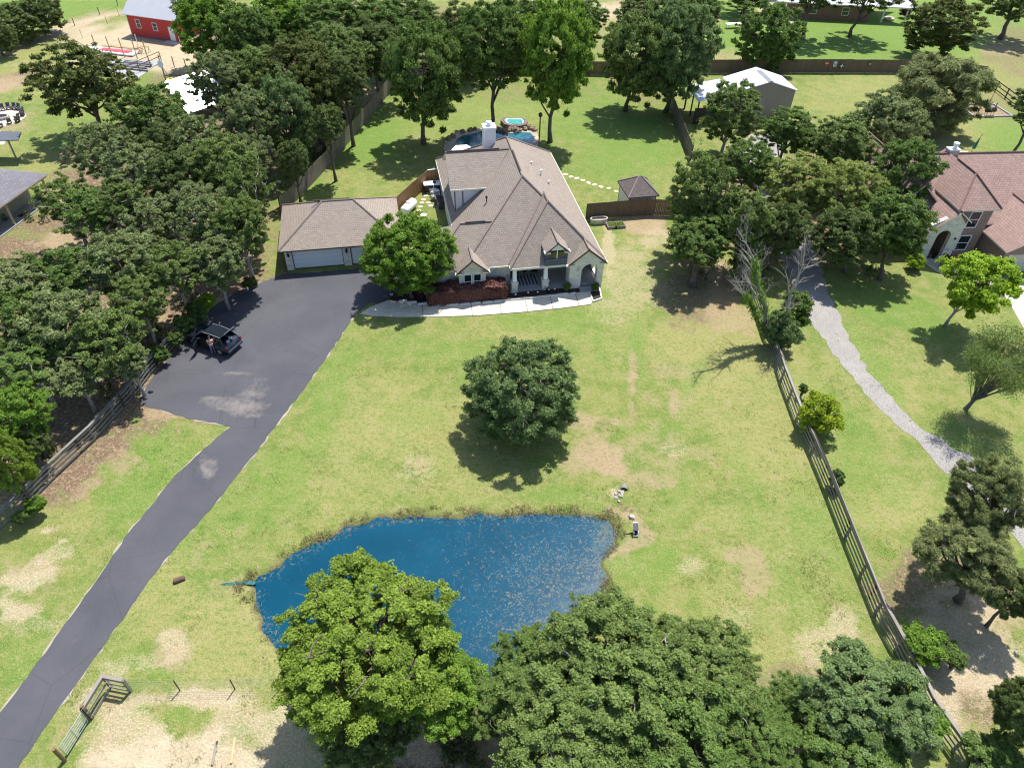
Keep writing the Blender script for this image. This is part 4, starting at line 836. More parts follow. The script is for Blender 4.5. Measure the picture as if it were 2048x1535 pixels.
# ------------------------------------------------------------ fences
def rail_fence(name, pts, h, label, nrails=4, post=2.44, mat='rail_old', cap=True, px=True, bw=.15, pw=.14, group=None, cat='fence', side=-1):
    W = [G(*p) if px else Vector((p[0], p[1], 0)) for p in pts]
    root = empty(name, W[0], 0, label, cat, group); o = W[0]
    rails = [MB() for _ in range(nrails)]; cp_ = MB(); rr = random.Random(len(pts)*7+int(h*10))
    for a, b in zip(W[:-1], W[1:]):
        d = b-a; L = d.length; t = d.normalized(); nn = Vector((-t.y, t.x, 0))*side; n = max(1, round(L/post)); ang = math.atan2(t.y, t.x)
        for k in range(n+(1 if b is W[-1] else 0)):
            p = a+d*(k/n)-o; m = MB(); m.obox((p.x, p.y, h/2), pw, pw, h+rr.uniform(-.02, .05), ang); m.build('post', M[mat], root)
        for k in range(n):
            p0 = a+d*(k/n)-o; p1 = a+d*((k+1)/n)-o
            for i in range(nrails):
                z = h-.1-(h-.25)*i/max(nrails-1, 1)*.93; j0, j1 = rr.uniform(-.03, .03), rr.uniform(-.03, .03)
                q0 = p0+nn*(pw/2+.001); q1 = p1+nn*(pw/2+.001)
                rails[i].extr([(q0.x, q0.y, z-bw/2+j0), (q1.x, q1.y, z-bw/2+j1), (q1.x, q1.y, z+bw/2+j1), (q0.x, q0.y, z+bw/2+j0)], nn*.035)
            if cap:
                q0 = p0-nn*.09; q1 = p1-nn*.09; j = rr.uniform(-.01, .02)
                cp_.extr([(q0.x, q0.y, h+.02+j), (q1.x, q1.y, h+.02+j), (q1.x, q1.y, h+.06+j), (q0.x, q0.y, h+.06+j)], nn*.2)
    for m in rails: m.build('rail', M[mat], root)
    if cap: cp_.build('cap_board', M[mat], root)
    return root
rail_fence('board_fence', [(1478,520),(1505,600),(1528,672),(1545,700),(1562,760),(1592,840),(1622,905),(1655,985),(1690,1075),(1720,1150),(1750,1225),(1790,1300),(1850,1420),(1905,1500),(1960,1600)], 1.45, 'long grey board fence running down the right side of the lawn past the yellow-green bush', 4, 2.6)
rail_fence('board_fence', [(-60,1120),(30,1035),(110,955),(190,880),(270,790),(300,750),(330,715),(372,668)], 1.4, 'lichen-grey board fence along the left wood, ending by the parked car', 4, 2.6, 'rail_green')
cf = rail_fence('corner_fence', [(182,1438),(222,1373),(262,1381)], 1.35, 'short weathered corner fence with brace rails beside the driveway, bottom left', 3, 2.0, 'rail_old', True)
# metal gate below the corner fence
ga, gb = G(134,1515), G(181,1440); gd = gb-ga
gt = empty('farm_gate', ga, math.atan2(gd.y, gd.x), 'closed tube gate between the corner fence and a leaning post, bottom left', 'gate')
mb = MB(); Lg = gd.length
for k in range(6): mb.tube([(.1, 0, .2+k*.2), (Lg-.1, 0, .2+k*.2)], .022, 6)
for x in (.1, Lg/2, Lg-.1): mb.tube([(x, 0, .2), (x, 0, 1.2)], .025, 6)
mb.build('gate_panel', M['galv'], gt)
for x in (-.15, Lg+.12): mb = MB(); mb.tube([(x, 0, 0), (x+.03, .02, 1.5)], .1, 8); mb.build('post', M['wood_mid'], gt)
# wire fence with T posts
def wire_fence(pts, h, label, spacing=0, pm='rust', nw=4, pr=.03, rail=False, name='wire_fence', wm='midgrey', wr=.006):
    W = [G(*p) for p in pts]; root = empty(name, W[0], 0, label, 'fence'); o = W[0]; P_ = []
    for a, b in zip(W[:-1], W[1:]):
        n = max(1, round((b-a).length/spacing)) if spacing else 1
        P_ += [a+(b-a)*(k/n) for k in range(n)]
    P_.append(W[-1]); rr = random.Random(3)
    for p in P_:
        q = p-o; m = MB(); m.tube([(q.x, q.y, 0), (q.x+rr.uniform(-.06, .06), q.y+rr.uniform(-.04, .04), h)], pr, 6); m.build('post', M[pm], root)
    mb = MB()
    for k in range(nw):
        z = h*(.2+.75*k/max(1, nw-1)); mb.tube([(p.x-o.x, p.y-o.y, z) for p in P_], wr, 4)
    mb.build('wires', M[wm], root)
    if rail:
        mb = MB(); mb.tube([(p.x-o.x, p.y-o.y, h-.03) for p in P_], .05, 6); mb.build('top_rail', M[pm], root)
    return root
wire_fence([(262,1381),(360,1380),(470,1377),(560,1377),(680,1376),(900,1374),(1150,1372),(1400,1370),(1560,1368),(1800,1365)], 1.25, 'thin wire fence on steel posts across the bottom of the lawn', 0, 'rust', 5, .035)
wire_fence([(-20,118),(55,92),(100,74),(150,52),(200,30),(236,12)], 1.3, 'wire fence beside the sandy track at the top left corner', 0, 'wood_mid', 4, .07)
wire_fence([(100,110),(165,76),(215,48),(262,18)], 1.3, 'thin wire fence on steel posts between the sandy track and the red building', 6, 'rust', 4, .03)
wire_fence([(153,98),(177,112),(195,112)], 1.5, 'short brown pipe fence corner above the big dark oak, top left', 0, 'rust', 2, .06, True, 'pipe_fence')
wire_fence([(322,130),(349,134),(373,138),(400,142)], 1.5, 'four brown posts with wire rails above the small green lawn, top left', 0, 'rust', 3, .07, False, 'pipe_fence')
def deck_fence():
    W = [G(258,155), G(290,142), G(324,126)]; root = empty('pipe_fence', W[0], 0, 'brown pipe rail along the grey slab edge, between dark oak and red building', 'fence'); o = W[0]
    for a in (0, .33, .66, 1):
        p = W[0].lerp(W[2], a)-o; m = MB(); m.tube([(p.x, p.y, 0), (p.x, p.y, 1.7)], .06, 6); m.build('post', M['rust'], root)
    for z in (1.0, 1.65): m = MB(); m.tube([(0, 0, z), ((W[2]-o).x, (W[2]-o).y, z)], .05, 6); m.build('rail', M['rust'], root)
deck_fence()
sheet('concrete_slab', [(215,118),(325,122),(270,162),(195,150)], .06, M['concrete_grey'], .0, 3, thick=.06)
rail_fence('black_fence', [(1957,158),(1990,182),(2030,212),(2075,242),(2120,270)], 1.5, 'black three-rail fence at the upper right, running to the picture edge', 3, 2.6, 'rail_dark', False, bw=.14)
rail_fence('handrail', [(128,328),(150,304),(177,306)], 1.1, 'brown wooden ramp rail beside the grey roofed house, left edge', 2, 2.2, 'wood_mid', True, cat='railing')
def picket_fence(pts, h, label, mat, postmat=None, post=2.44, signs=None, cap=False):
    W = [G(*p) for p in pts]; root = empty('privacy_fence', W[0], 0, label, 'fence'); o = W[0]; pan = MB(); cp_ = MB()
    rr = random.Random(int(h*100)+len(pts))
    for a, b in zip(W[:-1], W[1:]):
        d = b-a; L = d.length; t = d.normalized(); nn = Vector((-t.y, t.x, 0)); n = max(1, round(L/post)); ang = math.atan2(t.y, t.x)
        for k in range(n+(1 if b is W[-1] else 0)):
            p = a+d*(k/n)-o+nn*.08; m = MB(); m.obox((p.x, p.y, h/2-.02), .1, .1, h-.06, ang); m.build('post', M[postmat or mat], root)
        for k in range(n):
            p0 = a+d*(k/n)-o; p1 = a+d*((k+1)/n)-o; hh = h+rr.uniform(-.03, .03)
            m_ = 17
            for i in range(m_):
                q0 = p0.lerp(p1, i/m_); q1 = p0.lerp(p1, (i+.93)/m_); hz = hh+rr.uniform(-.012, .012)
                pan.extr([(q0.x, q0.y, .02), (q1.x, q1.y, .02), (q1.x, q1.y, hz), (q0.x, q0.y, hz)], nn*(.02+.004*(i % 2)))
            for z in (.35, h*.55, h-.3):
                c0, c1 = p0+nn*.026, p1+nn*.026; pan.extr([(c0.x, c0.y, z-.04), (c1.x, c1.y, z-.04), (c1.x, c1.y, z+.04), (c0.x, c0.y, z+.04)], nn*.045)
            if cap:
                c0, c1 = p0-nn*.05, p1-nn*.05; cp_.extr([(c0.x, c0.y, h+.04), (c1.x, c1.y, h+.04), (c1.x, c1.y, h+.08), (c0.x, c0.y, h+.08)], nn*.13)
    pan.build('picket_panel', M[mat], root)
    if cap: cp_.build('cap_board', M['white'], root)
    return root
picket_fence([(565,430),(610,384),(660,330),(715,265),(760,212),(788,174)], 2.0, 'long grey privacy fence between the left wood and the back lawn', 'fence_grey', 'wood_mid')
picket_fence([(905,150),(1000,150),(1150,150),(1230,151),(1330,150)], 2.05, 'brown privacy fence in tree shade along the back of the main garden', 'fence_brown')
pf = picket_fence([(1330,150),(1410,147),(1560,146),(1700,146),(1850,147),(1965,160)], 2.1, 'olive-brown privacy fence with hung signs behind the white-roofed workshop', 'fence_brown')
picket_fence([(1330,165),(1340,215),(1358,262),(1380,320)], 2.0, 'grey privacy fence slanting down beside the big leaning shade, right of the back lawn', 'fence_grey')
picket_fence([(1172,440),(1240,434),(1290,430),(1345,432),(1420,436)], 2.0, 'brown privacy fence in front of the small white shed', 'fence_brown')
picket_fence([(797,425),(826,398),(856,374)], 2.0, 'orange cedar fence beside the white propane tank', 'fence_orange')
picket_fence([(857,373),(882,370)], 2.0, 'short orange cedar fence with pale cap between the house and the longer cedar fence', 'fence_orange', cap=True)
# things hung on the olive fence
a = G(1700,146); b = G(1850,147)
def on_fence(name, px, py, label, cat, build):
    g_ = G(px, 147.0); zz = 0
    for i in range(60):
        if P((g_.x, g_.y, i*.05))[1] <= py: zz = i*.05; break
    root = empty(name, (g_.x, g_.y-.1, zz), math.atan2((G(1850,147)-G(1560,146)).y, (G(1850,147)-G(1560,146)).x), label, cat); build(root)
def tri(root):
    mb = MB(); mb.extr([(-.42, 0, .28), (.42, 0, .28), (.12, 0, -.3), (-.12, 0, -.3)], (0, -.03, 0)); mb.build('board', plain('red_sign_paint', (.42, .05, .05), .5), root)
    mb = MB(); mb.box(-.28, .28, -.045, -.031, .06, .16); mb.build('stripe', M['white'], root)
def bars(root):
    mb = MB(); mb.box(-.26, .26, -.03, 0, -.36, .36); bo = mb.build('board', M['white'], root)
    mb = MB()
    for z in (-.24, -.05, .14): mb.box(-.2, .2, -.045, -.031, z, z+.1)
    mb.build('lettering_lines', plain('blue_grey_letters', (.12, .16, .2), .5), bo)
def cross(root):
    mb = MB(); mb.extr([(-.3, 0, -.3), (.3, 0, -.3), (.3, 0, .3), (-.3, 0, .3)], (0, -.02, 0)); mb.build('board', M['black'], root)
    mb = MB()
    mb.extr([(0, 0, .36), (-.09, 0, .09), (-.36, 0, 0), (-.09, 0, -.09), (0, 0, -.36), (.09, 0, -.09), (.36, 0, 0), (.09, 0, .09)], (0, -.04, 0)); mb.build('star_cross', M['white'], root)
def sunb(root):
    mb = MB()
    for k in range(8):
        w = math.pi*k/4+.2; mb.extr([(.1*math.cos(w-.4), 0, .1*math.sin(w-.4)), (.5*math.cos(w), 0, .5*math.sin(w)), (.1*math.cos(w+.4), 0, .1*math.sin(w+.4))], (0, -.03, 0))
    mb.build('rays', M['darkgrey'], root); mb = MB(); mb.lathe([(.02, 0), (.16, 0), (.12, .05)], (0, 0, 0), 12); o = mb.build('hub', M['galv'], root); o.rotation_euler = (R(90), 0, 0)
on_fence('yield_sign', 1647, 128, 'red tapered sign hung on the olive fence, leftmost of four hung pieces', 'sign', tri)
on_fence('white_sign', 1664, 128.5, 'narrow white sign with dark lines on the olive fence', 'sign', bars)
on_fence('star_ornament', 1678, 132, 'black square with a white four-point star on the olive fence', 'ornament', cross)
on_fence('sunburst_ornament', 1733, 128, 'dark metal sunburst on the olive fence, rightmost of four hung pieces', 'ornament', sunb)
# ------------------------------------------------------------ parked car
def paint(name, col, rough=.22):
    m, nt, b = nmat(name); b.inputs['Base Color'].default_value = (*col, 1); b.inputs['Roughness'].default_value = rough
    b.inputs['Coat Weight'].default_value = .6; b.inputs['Coat Roughness'].default_value = .05; b.inputs['Metallic'].default_value = .3; return m
M['paint'] = paint('dark_navy_paint', (.016, .022, .036)); M['rubber'] = plain('tyre_rubber', (.02, .02, .02), .8, .1)
car = empty('parked_car', (-25.75, 47.25, 0.022), R(157), 'dark navy SUV with front door and tailgate open, at the left edge of the asphalt', 'car')
def loft(mb, secs, mi=0):
    """secs: list of rings of equal length"""
    b = len(mb.v); n = len(secs[0])
    for s_ in secs: mb.v += [tuple(p) for p in s_]
    for i in range(len(secs)-1):
        for j in range(n): mb.f.append([b+i*n+j, b+i*n+(j+1) % n, b+(i+1)*n+(j+1) % n, b+(i+1)*n+j]); mb.m.append(mi)
    mb.f.append([b+j for j in range(n)][::-1]); mb.m.append(mi); mb.f.append([b+(len(secs)-1)*n+j for j in range(n)]); mb.m.append(mi)
def ring(x, zb, zt, w, wt=None):
    wt = wt or w*.93; return [(x, -w, zb+.12), (x, -w*.96, zb), (x, w*.96, zb), (x, w, zb+.12), (x, w, zb+(zt-zb)*.65), (x, wt, zt), (x, 0, zt+.03), (x, -wt, zt), (x, -w, zb+(zt-zb)*.65)]
mb = MB(); loft(mb, [ring(2.33, .38, .62, .72), ring(2.25, .28, .82, .86), ring(1.9, .24, .95, .93), ring(1.2, .22, 1.02, .95), ring(.85, .22, 1.05, .95), ring(-1.3, .22, 1.06, .95), ring(-1.9, .24, 1.05, .94), ring(-2.2, .28, 1.0, .9), ring(-2.32, .36, .75, .84)])
body = mb.build('body', M['paint'], car, True)
mb = MB(); mb.box(-1.0, .75, .80, .958, .36, 1.02); mb.build('door_opening', plain('dark_interior', (.012, .011, .011), .8), body)
mb = MB()
for s in (1,): mb.add([(1.15, -.84, 1.03), (1.15, .84, 1.03), (.35, .66, 1.60), (.35, -.66, 1.60)], [(0, 1, 2, 3)])
mb.build('windscreen', M['glass'], car)
mb = MB(); mb.add([(-1.55, -.64, 1.60), (-1.55, .64, 1.60), (.35, .66, 1.61), (.35, -.66, 1.61), (-1.55, -.6, 1.66), (-1.55, .6, 1.66), (.3, .61, 1.67), (.3, -.61, 1.67)], [(3,2,1,0),(4,5,6,7),(0,1,5,4),(1,2,6,5),(2,3,7,6),(3,0,4,7)]); rf = mb.build('roof', M['paint'], car)
for x0, x1 in ((-.62, .25), (-1.45, -.72)): mb = MB(); mb.box(x0, x1, -.52, .52, 1.655, 1.675); mb.build('glass_panel', M['glass'], rf)
for s in (-1, 1):
    mb = MB(); mb.tube([(.3, s*.64, 1.66), (-.6, s*.66, 1.72), (-1.6, s*.63, 1.66)], .022, 6); mb.build('roof_rail', M['galv'], rf)
    for pts in ([(1.12, .86), (.38, .67)], [(-.35, .9), (-.35, .66)], [(-1.9, .86), (-1.5, .64)]):
        mb = MB(); mb.tube([(pts[0][0], s*pts[0][1], 1.03), (pts[1][0], s*pts[1][1], 1.62)], .04, 5); mb.build('pillar', M['paint'], car)
    mb = MB(); mb.add([(-.38, s*.89, 1.05), (-1.8, s*.87, 1.05), (-1.5, s*.66, 1.58), (-.38, s*.68, 1.6)], [(0, 1, 2, 3)]); mb.build('side_window', M['glass'], car)
    for x in (1.42, -1.4):
        mb = MB(); mb.tube([(x, s*.78, .34), (x, s*.97, .34)], .34, 20); w_ = mb.build('wheel', M['rubber'], car)
        mb = MB(); mb.tube([(x, s*.955, .34), (x, s*.985, .34)], .2, 12); mb.build('rim', M['galv'], w_)
    mb = MB(); mb.blob((2.12, s*.68, .78), .13, 0, 8, 5, sq=.6); mb.build('headlight', M['white'], car)
    mb = MB(); mb.box(-2.28, -2.1, s*.84-.06, s*.84+.06, .75, 1.0); mb.build('taillight', plain('red_lens', (.25, .01, .01), .2), car)
mb = MB(); mb.add([(-.35, -.9, 1.05), (1.1, -.86, 1.05), (.38, -.67, 1.6), (-.35, -.68, 1.6)], [(3, 2, 1, 0)]); mb.build('side_window', M['glass'], car)
mb = MB(); mb.box(-2.2, -1.2, -.72, .72, .5, 1.075); mb.build('boot_opening', plain('boot_interior', (.015, .02, .04), .8), car)
mb = MB(); mb.box(-2.38, -2.2, -.85, .85, .42, .62); mb.build('bumper', plain('satin_bumper', (.06, .08, .12), .35), car)
mb = MB(); mb.blob((-1.9, .25, 1.12), .16, 0, 8, 5, .2, 3); mb.blob((-1.75, -.2, 1.1), .18, 0, 8, 5, .2, 4); mb.build('cargo', plain('pale_cargo', (.35, .36, .42), .7), car)
# open door: hinge at the front
dr = empty('door', (0, 0, 0)); dr.parent = car; dr.location = (.8, .93, 0); dr.rotation_euler = (0, 0, R(-62)+math.pi)
bpy.data.objects.remove(dr)
def rot_door(p, h=(.8, .93), a=R(180-66)):
    # points given along +x from the hinge
    return (h[0]+p[0]*math.cos(a)-p[1]*math.sin(a), h[1]+p[0]*math.sin(a)+p[1]*math.cos(a), p[2])
mb = MB()
vs = [rot_door(p) for p in ((0, -.05, .38), (1.05, -.05, .38), (1.05, .05, .38), (0, .05, .38), (0, -.05, 1.05), (1.08, -.05, 1.05), (1.08, .05, 1.05), (0, .05, 1.05))]
mb.add(vs, [(3,2,1,0),(4,5,6,7),(0,1,5,4),(1,2,6,5),(2,3,7,6),(3,0,4,7)]); do = mb.build('door', M['paint'], car)
mb = MB(); mb.tube([rot_door((.02, 0, 1.05)), rot_door((.55, 0, 1.55)), rot_door((1.05, 0, 1.58)), rot_door((1.08, 0, 1.05))], .03, 5); mb.build('window_frame', M['black'], do)
mb = MB(); mb.add([rot_door(p) for p in ((.06, 0, 1.05), (.57, 0, 1.52), (1.03, 0, 1.55), (1.05, 0, 1.05))], [(0, 1, 2, 3)]); mb.build('pane', M['glass'], do)
mb = MB(); mb.blob(rot_door((.12, .16, 1.12)), .11, sq=.7); mb.build('wing_mirror', M['paint'], do)
# open tailgate
mb = MB(); mb.extr([(-1.55, -.62, 1.64), (-1.55, .62, 1.64), (-2.05, .7, 2.12), (-2.16, .66, 2.2), (-2.16, -.66, 2.2), (-2.05, -.7, 2.12)], (.05, 0, .05)); tg = mb.build('tailgate', paint('silvered_tailgate', (.10, .12, .14)), car)
mb = MB(); mb.add([(-1.57, -.52, 1.76), (-1.57, .52, 1.76), (-1.9, .56, 2.08), (-1.9, -.56, 2.08)], [(0, 3, 2, 1)]); mb.build('rear_window', M['glass'], tg)
# ------------------------------------------------------------ person by the car (skin-modifier body)
def skin_mesh(name, verts, edges, radii, mat, parent, sub=1, root=0):
    me = bpy.data.meshes.new(name); me.from_pydata(verts, edges, []); me.materials.append(mat)
    o = bpy.data.objects.new(name, me); COL.objects.link(o); o.parent = parent
    sk = o.modifiers.new('skin', 'SKIN'); sk.use_smooth_shade = True
    for i, r_ in enumerate(radii):
        d = me.skin_vertices[0].data[i]; d.radius = r_ if isinstance(r_, tuple) else (r_, r_); d.use_root = (i == root)
    s_ = o.modifiers.new('sub', 'SUBSURF'); s_.levels = sub; s_.render_levels = sub
    return o
per = empty('person', (*G(428, 706).xy, .022), R(20), 'person in a pink shirt and grey-blue trousers standing beside the open car door, arms bent', 'person')
skinm = plain('skin_tone', (.45, .27, .19), .5, .05)
V = []; Eg = []; Rd = []
def ch(pts, start=None):
    prev = start
    for p, r_ in pts:
        V.append(p); Rd.append(r_); i = len(V)-1
        if prev is not None: Eg.append((prev, i))
        prev = i
    return prev
pel = ch([((0, 0, .95), .135)]); sp = ch([((0, -.0, 1.15), .125), ((0, .0, 1.35), .14)], pel); nk = ch([((0, 0, 1.47), .055), ((0, .02, 1.55), .06), ((0, .03, 1.63), .095), ((0, .03, 1.69), .085)], sp)
for s in (-1, 1):
    ch([((s*.1, 0, .85), .095), ((s*.12, -.01, .5), .065), ((s*.12, .03, .1), .042), ((s*.13, -.09, .04), .04)], pel)
    wr = ch([((s*.19, 0, 1.38), .06), ((s*.25, .02, 1.13), .045), ((s*.10, -.22, 1.10), .034), ((s*.04, -.29, 1.12), .03)], sp)
skin_mesh('body', V, Eg, Rd, skinm, per)
for s in (-1, 1):
    mb = MB()
    for k in range(4): mb.tube([(s*.04, -.29, 1.10+k*.016), (s*.0-s*.01, -.34+.008*k, 1.09+k*.016), (-s*.04, -.345+.01*k, 1.085+k*.016)], [.009, .0085, .007], 5)
    mb.tube([(s*.06, -.28, 1.16), (s*.03, -.33, 1.175)], [.011, .008], 5); mb.build('hand', skinm, per)
V, Eg, Rd = [], [], []
sp = ch([((0, 0, .93), .155), ((0, 0, 1.15), .15), ((0, 0, 1.36), .16)]); ch([((0, 0, 1.44), .075)], sp)
for s in (-1, 1): ch([((s*.2, 0, 1.38), .078), ((s*.245, .015, 1.2), .066)], sp)
skin_mesh('shirt', V, Eg, Rd, plain('pink_shirt', (.62, .36, .33), .8, .2, 8), per)
V, Eg, Rd = [], [], []
pel = ch([((0, 0, .93), .158)])
for s in (-1, 1): ch([((s*.1, 0, .82), .115), ((s*.12, -.01, .5), .088), ((s*.12, .03, .14), .075)], pel)
skin_mesh('trousers', V, Eg, Rd, plain('grey_blue_trousers', (.16, .19, .27), .8), per)
mb = MB(); mb.blob((0, .055, 1.70), .105, 0, 12, 8, .05, 2, 1.05); mb.build('hair', plain('dark_brown_hair', (.035, .022, .015), .7), per, True)
mb = MB(); mb.blob((0, -.075, 1.655), .016); mb.blob((-.03, -.062, 1.675), .01); mb.blob((.03, -.062, 1.675), .01); mb.build('face', skinm, per)
for s in (-1, 1): mb = MB(); mb.blob((s*.13, -.05, .035), .065, 0, 8, 5, 0, 0, .55); mb.build('shoe', M['black'], per, True)
# ------------------------------------------------------------ pool and what stands round it
def pool_water(name, c1, c2):
    m, nt, b = nmat(name); g = geo(nt); n1 = noise(nt, g, 1.2, 4, .6, .5)
    nt.links.new(mixc(nt, mapr(nt, n1.outputs[0], .4, .65), c1, c2), b.inputs['Base Color']); b.inputs['Roughness'].default_value = .08
    n5 = noise(nt, g, 4, 2); bump(nt, b, n5.outputs[0], .12, .02); return m
flag = brick('flagstone', (.42, .36, .28), (.3, .26, .2), (.18, .15, .12), .7, .5, .03, .3)
sheet('pool_deck', [(888,300),(890,283),(902,272),(920,264),(945,260),(956,258),(985,257),(1000,259),(1060,258),(1072,262),(1078,280),(1080,320),(1000,335),(890,330)], .10, flag, .08, .8, thick=.14, seed=6)
sheet('swimming_pool', [(911,287),(915,279),(925,273),(942,270),(955,267),(963,264),(980,262),(1000,266),(1020,268),(1040,266),(1060,267),(1068,275),(1066,300),(1000,322),(930,314),(912,300)], .13, pool_water('deep_teal_pool_water', (.004, .05, .08), (.01, .13, .16)), .0, 2)
sp_o = [(1001,247),(1006,242),(1014,241),(1028,243),(1040,241),(1049,243),(1055,249),(1053,256),(1040,259),(1022,259),(1008,255)]
oc = G(1028, 250); sw = empty('spa', oc, 0, 'kidney-shaped raised spa with pale turquoise water behind the main chimney', 'spa')
w_ = [G(*p)-oc for p in sp_o]; mb = MB(); mb.prism([(p.x, p.y) for p in w_], 0, .5); mb.build('surround', plain('dark_spa_stone', (.12, .10, .09), .8, .4, 3), sw)
mb = MB(); mb.prism([(p.x*.72, p.y*.72) for p in w_], .5, .53); mb.build('bench_ledge', plain('pale_spa_ledge', (.35, .45, .42), .4), sw)
mb = MB(); mb.prism([(p.x*.58+.1, p.y*.58-.12) for p in w_], .53, .56); mb.build('water', pool_water('spa_water', (.03, .22, .19), (.06, .32, .27)), sw)
rr = random.Random(5)
for i, (px, py) in enumerate([(993,262),(1000,263),(1008,264),(1016,263),(1024,262),(1032,264),(1040,263),(1050,261),(1060,259),(1068,262),(990,258),(950,261),(940,263),(925,266),(905,275),(898,280)]):
    q = G(px, py); mb = MB(); mb.blob((0, 0, .15), rr.uniform(.3, .55), 0, 7, 5, .25, i, .7); o = mb.build('boulder', plain('shaded_tan_boulder', (.22, .16, .11), .9, .35, 2) if i == 0 else bpy.data.materials['shaded_tan_boulder'], None); o.location = (q.x, q.y, .1)  # tree shade over the pool is worked into this darkened tan
    tag(o, 'tan boulder in the rim of the pool behind the stone house', 'rock', 'boulders round the pool')
# patio umbrella
um = empty('patio_umbrella', (*G(925, 296, 2.4).xy, 0), .2, 'open white hexagonal patio umbrella by the pool, half behind the house roof', 'umbrella')
mb = MB(); hx = [(1.35*math.cos(math.pi*k/3), 1.35*math.sin(math.pi*k/3), 2.25) for k in range(6)]; mb.add(hx+[(0, 0, 2.62)], [(k, (k+1) % 6, 6) for k in range(6)]); mb.add([(x*.99, y*.99, z-.04) for x, y, z in hx]+[(0, 0, 2.58)], [((k+1) % 6, k, 6) for k in range(6)]); mb.build('canopy', plain('white_canvas', (.8, .8, .8), .7, .04), um)
mb = MB(); mb.tube([(0, 0, 0), (0, 0, 2.68)], .035, 8); mb.build('pole', M['midgrey'], um)
def pole_thing(name, px, py, h, label, cat, topf, z=0, mat='wood_mid', r_=.05):
    o = empty(name, (*G(px, py).xy, z), 0, label, cat); mb = MB(); mb.tube([(0, 0, 0), (0, 0, h)], r_, 8); mb.build('pole', M[mat], o); topf(o, h); return o
def tb_lamp(o, h): mb = MB(); mb.lathe([(.05, 0), (.22, .05), (.26, .3), (.15, .5), (.02, .55)], (0, 0, h), 8); mb.build('lamp_head', M['black'], o)
pole_thing('garden_lamp', 1077, 305, 4.6, 'dark-headed pole lamp beside the pool, right of the spa', 'lamp', tb_lamp, 0, 'wood_mid', .09)
# closed red umbrella
def fold(o, h): mb = MB(); mb.lathe([(.04, -1.6), (.16, -1.5), (.12, -.6), (.05, 0)], (0, 0, h), 8); mb.build('folded_canopy', plain('faded_red_canvas', (.30, .10, .08), .8) if 'faded_red_canvas' not in bpy.data.materials else bpy.data.materials['faded_red_canvas'], o)
pole_thing('closed_umbrella', 1013, 300, 3.4, 'folded red umbrella behind the ridge of the stone house', 'umbrella', fold)
def fold2(o, h): mb = MB(); mb.lathe([(.04, -1.5), (.22, -1.4), (.16, -.7), (.05, 0)], (0, 0, h-.6), 8); mb.build('folded_canopy', plain('teal_canvas', (.02, .16, .13), .8), o)
gu = pole_thing('closed_umbrella', 1940, 308, 2.8, 'folded teal umbrella on the lawn behind the reddish-roofed house', 'umbrella', fold2, 0, 'black', .03); gu.rotation_euler = (0, R(8), 0)
# lounge chair by the pool
lc = empty('lounge_chair', (*G(1064, 300).xy, .13), R(80), 'striped wooden lounge chair at the right end of the pool', 'chair')
mb = MB()
for k in range(9): mb.box(-.3, .3, -.9+k*.14, -.8+k*.14, .3, .33)
mb.build('seat', M['galv'], lc); mb = MB()
for k in range(6): mb.box(-.3+k*.11, -.22+k*.11, .4, .5, .3, 1.0)
mb.build('backrest', M['galv'], lc)
for x in (-.28, .28):
    for y in (-.8, .4): mb = MB(); mb.box(x-.03, x+.03, y-.03, y+.03, 0, .3); mb.build('leg', M['galv'], lc)
# neighbour's pool
sheet('neighbour_pool_deck', [(1855,300),(1866,303),(1900,302),(1935,303),(1950,316),(1960,330),(1860,335)], .05, concrete('cream_pool_deck', (.52, .46, .36)), .05, 1, thick=.08)
sheet('neighbour_pool', [(1864,311),(1872,307),(1890,308),(1915,310),(1925,318),(1920,326),(1866,326)], .06, pool_water('turquoise_water', (.03, .30, .24), (.05, .38, .32)), .0, 1)
# ------------------------------------------------------------ stepping stones
def slab_thing(name, px, py, sx, sy, sz, rz, mat, label, cat, group, jit=.12, seed=0):
    rr = random.Random(seed); n = 9; mb = MB()
    pts = [(sx*.5*math.copysign(abs(math.cos(t))**.6, math.cos(t))*rr.uniform(1-jit, 1+jit), sy*.5*math.copysign(abs(math.sin(t))**.6, math.sin(t))*rr.uniform(1-jit, 1+jit)) for t in [2*math.pi*k/n for k in range(n)]]
    mb.prism(pts, 0, sz); o = mb.build(name, mat); q = G(px, py); o.location = (q.x, q.y, .0); o.rotation_euler = (0, 0, rz); return tag(o, label, cat, group)
for i, (px, py) in enumerate([(1131,349),(1142,354),(1153,357),(1165,361),(1177,366),(1189,370),(1202,374),(1217,377),(1232,383)]):
    slab_thing('stepping_stone', px, py, .62, .5, .05, rr.uniform(0, 3), M['stone_step'], 'irregular pale stone in the curved path across the back lawn to the shed', 'stepping stone', 'stones of the path to the shed', .2, i)
for i, (px, py) in enumerate([(852,392),(847,400),(844,406),(841,414),(837,421),(831,427),(857,406),(861,412),(857,386)]):
    slab_thing('paver', px, py, .55, .45, .05, A12, M['stone_step'], 'square cream paver in the yard between cedar fence and house', 'paver', 'pavers in the side yard', .03, i)
o = slab_thing('round_paver', 847, 430, .7, .6, .06, 0, M['white'], 'round white disc on the grass of the side yard, below the pavers', 'paver', None, .02, 3)
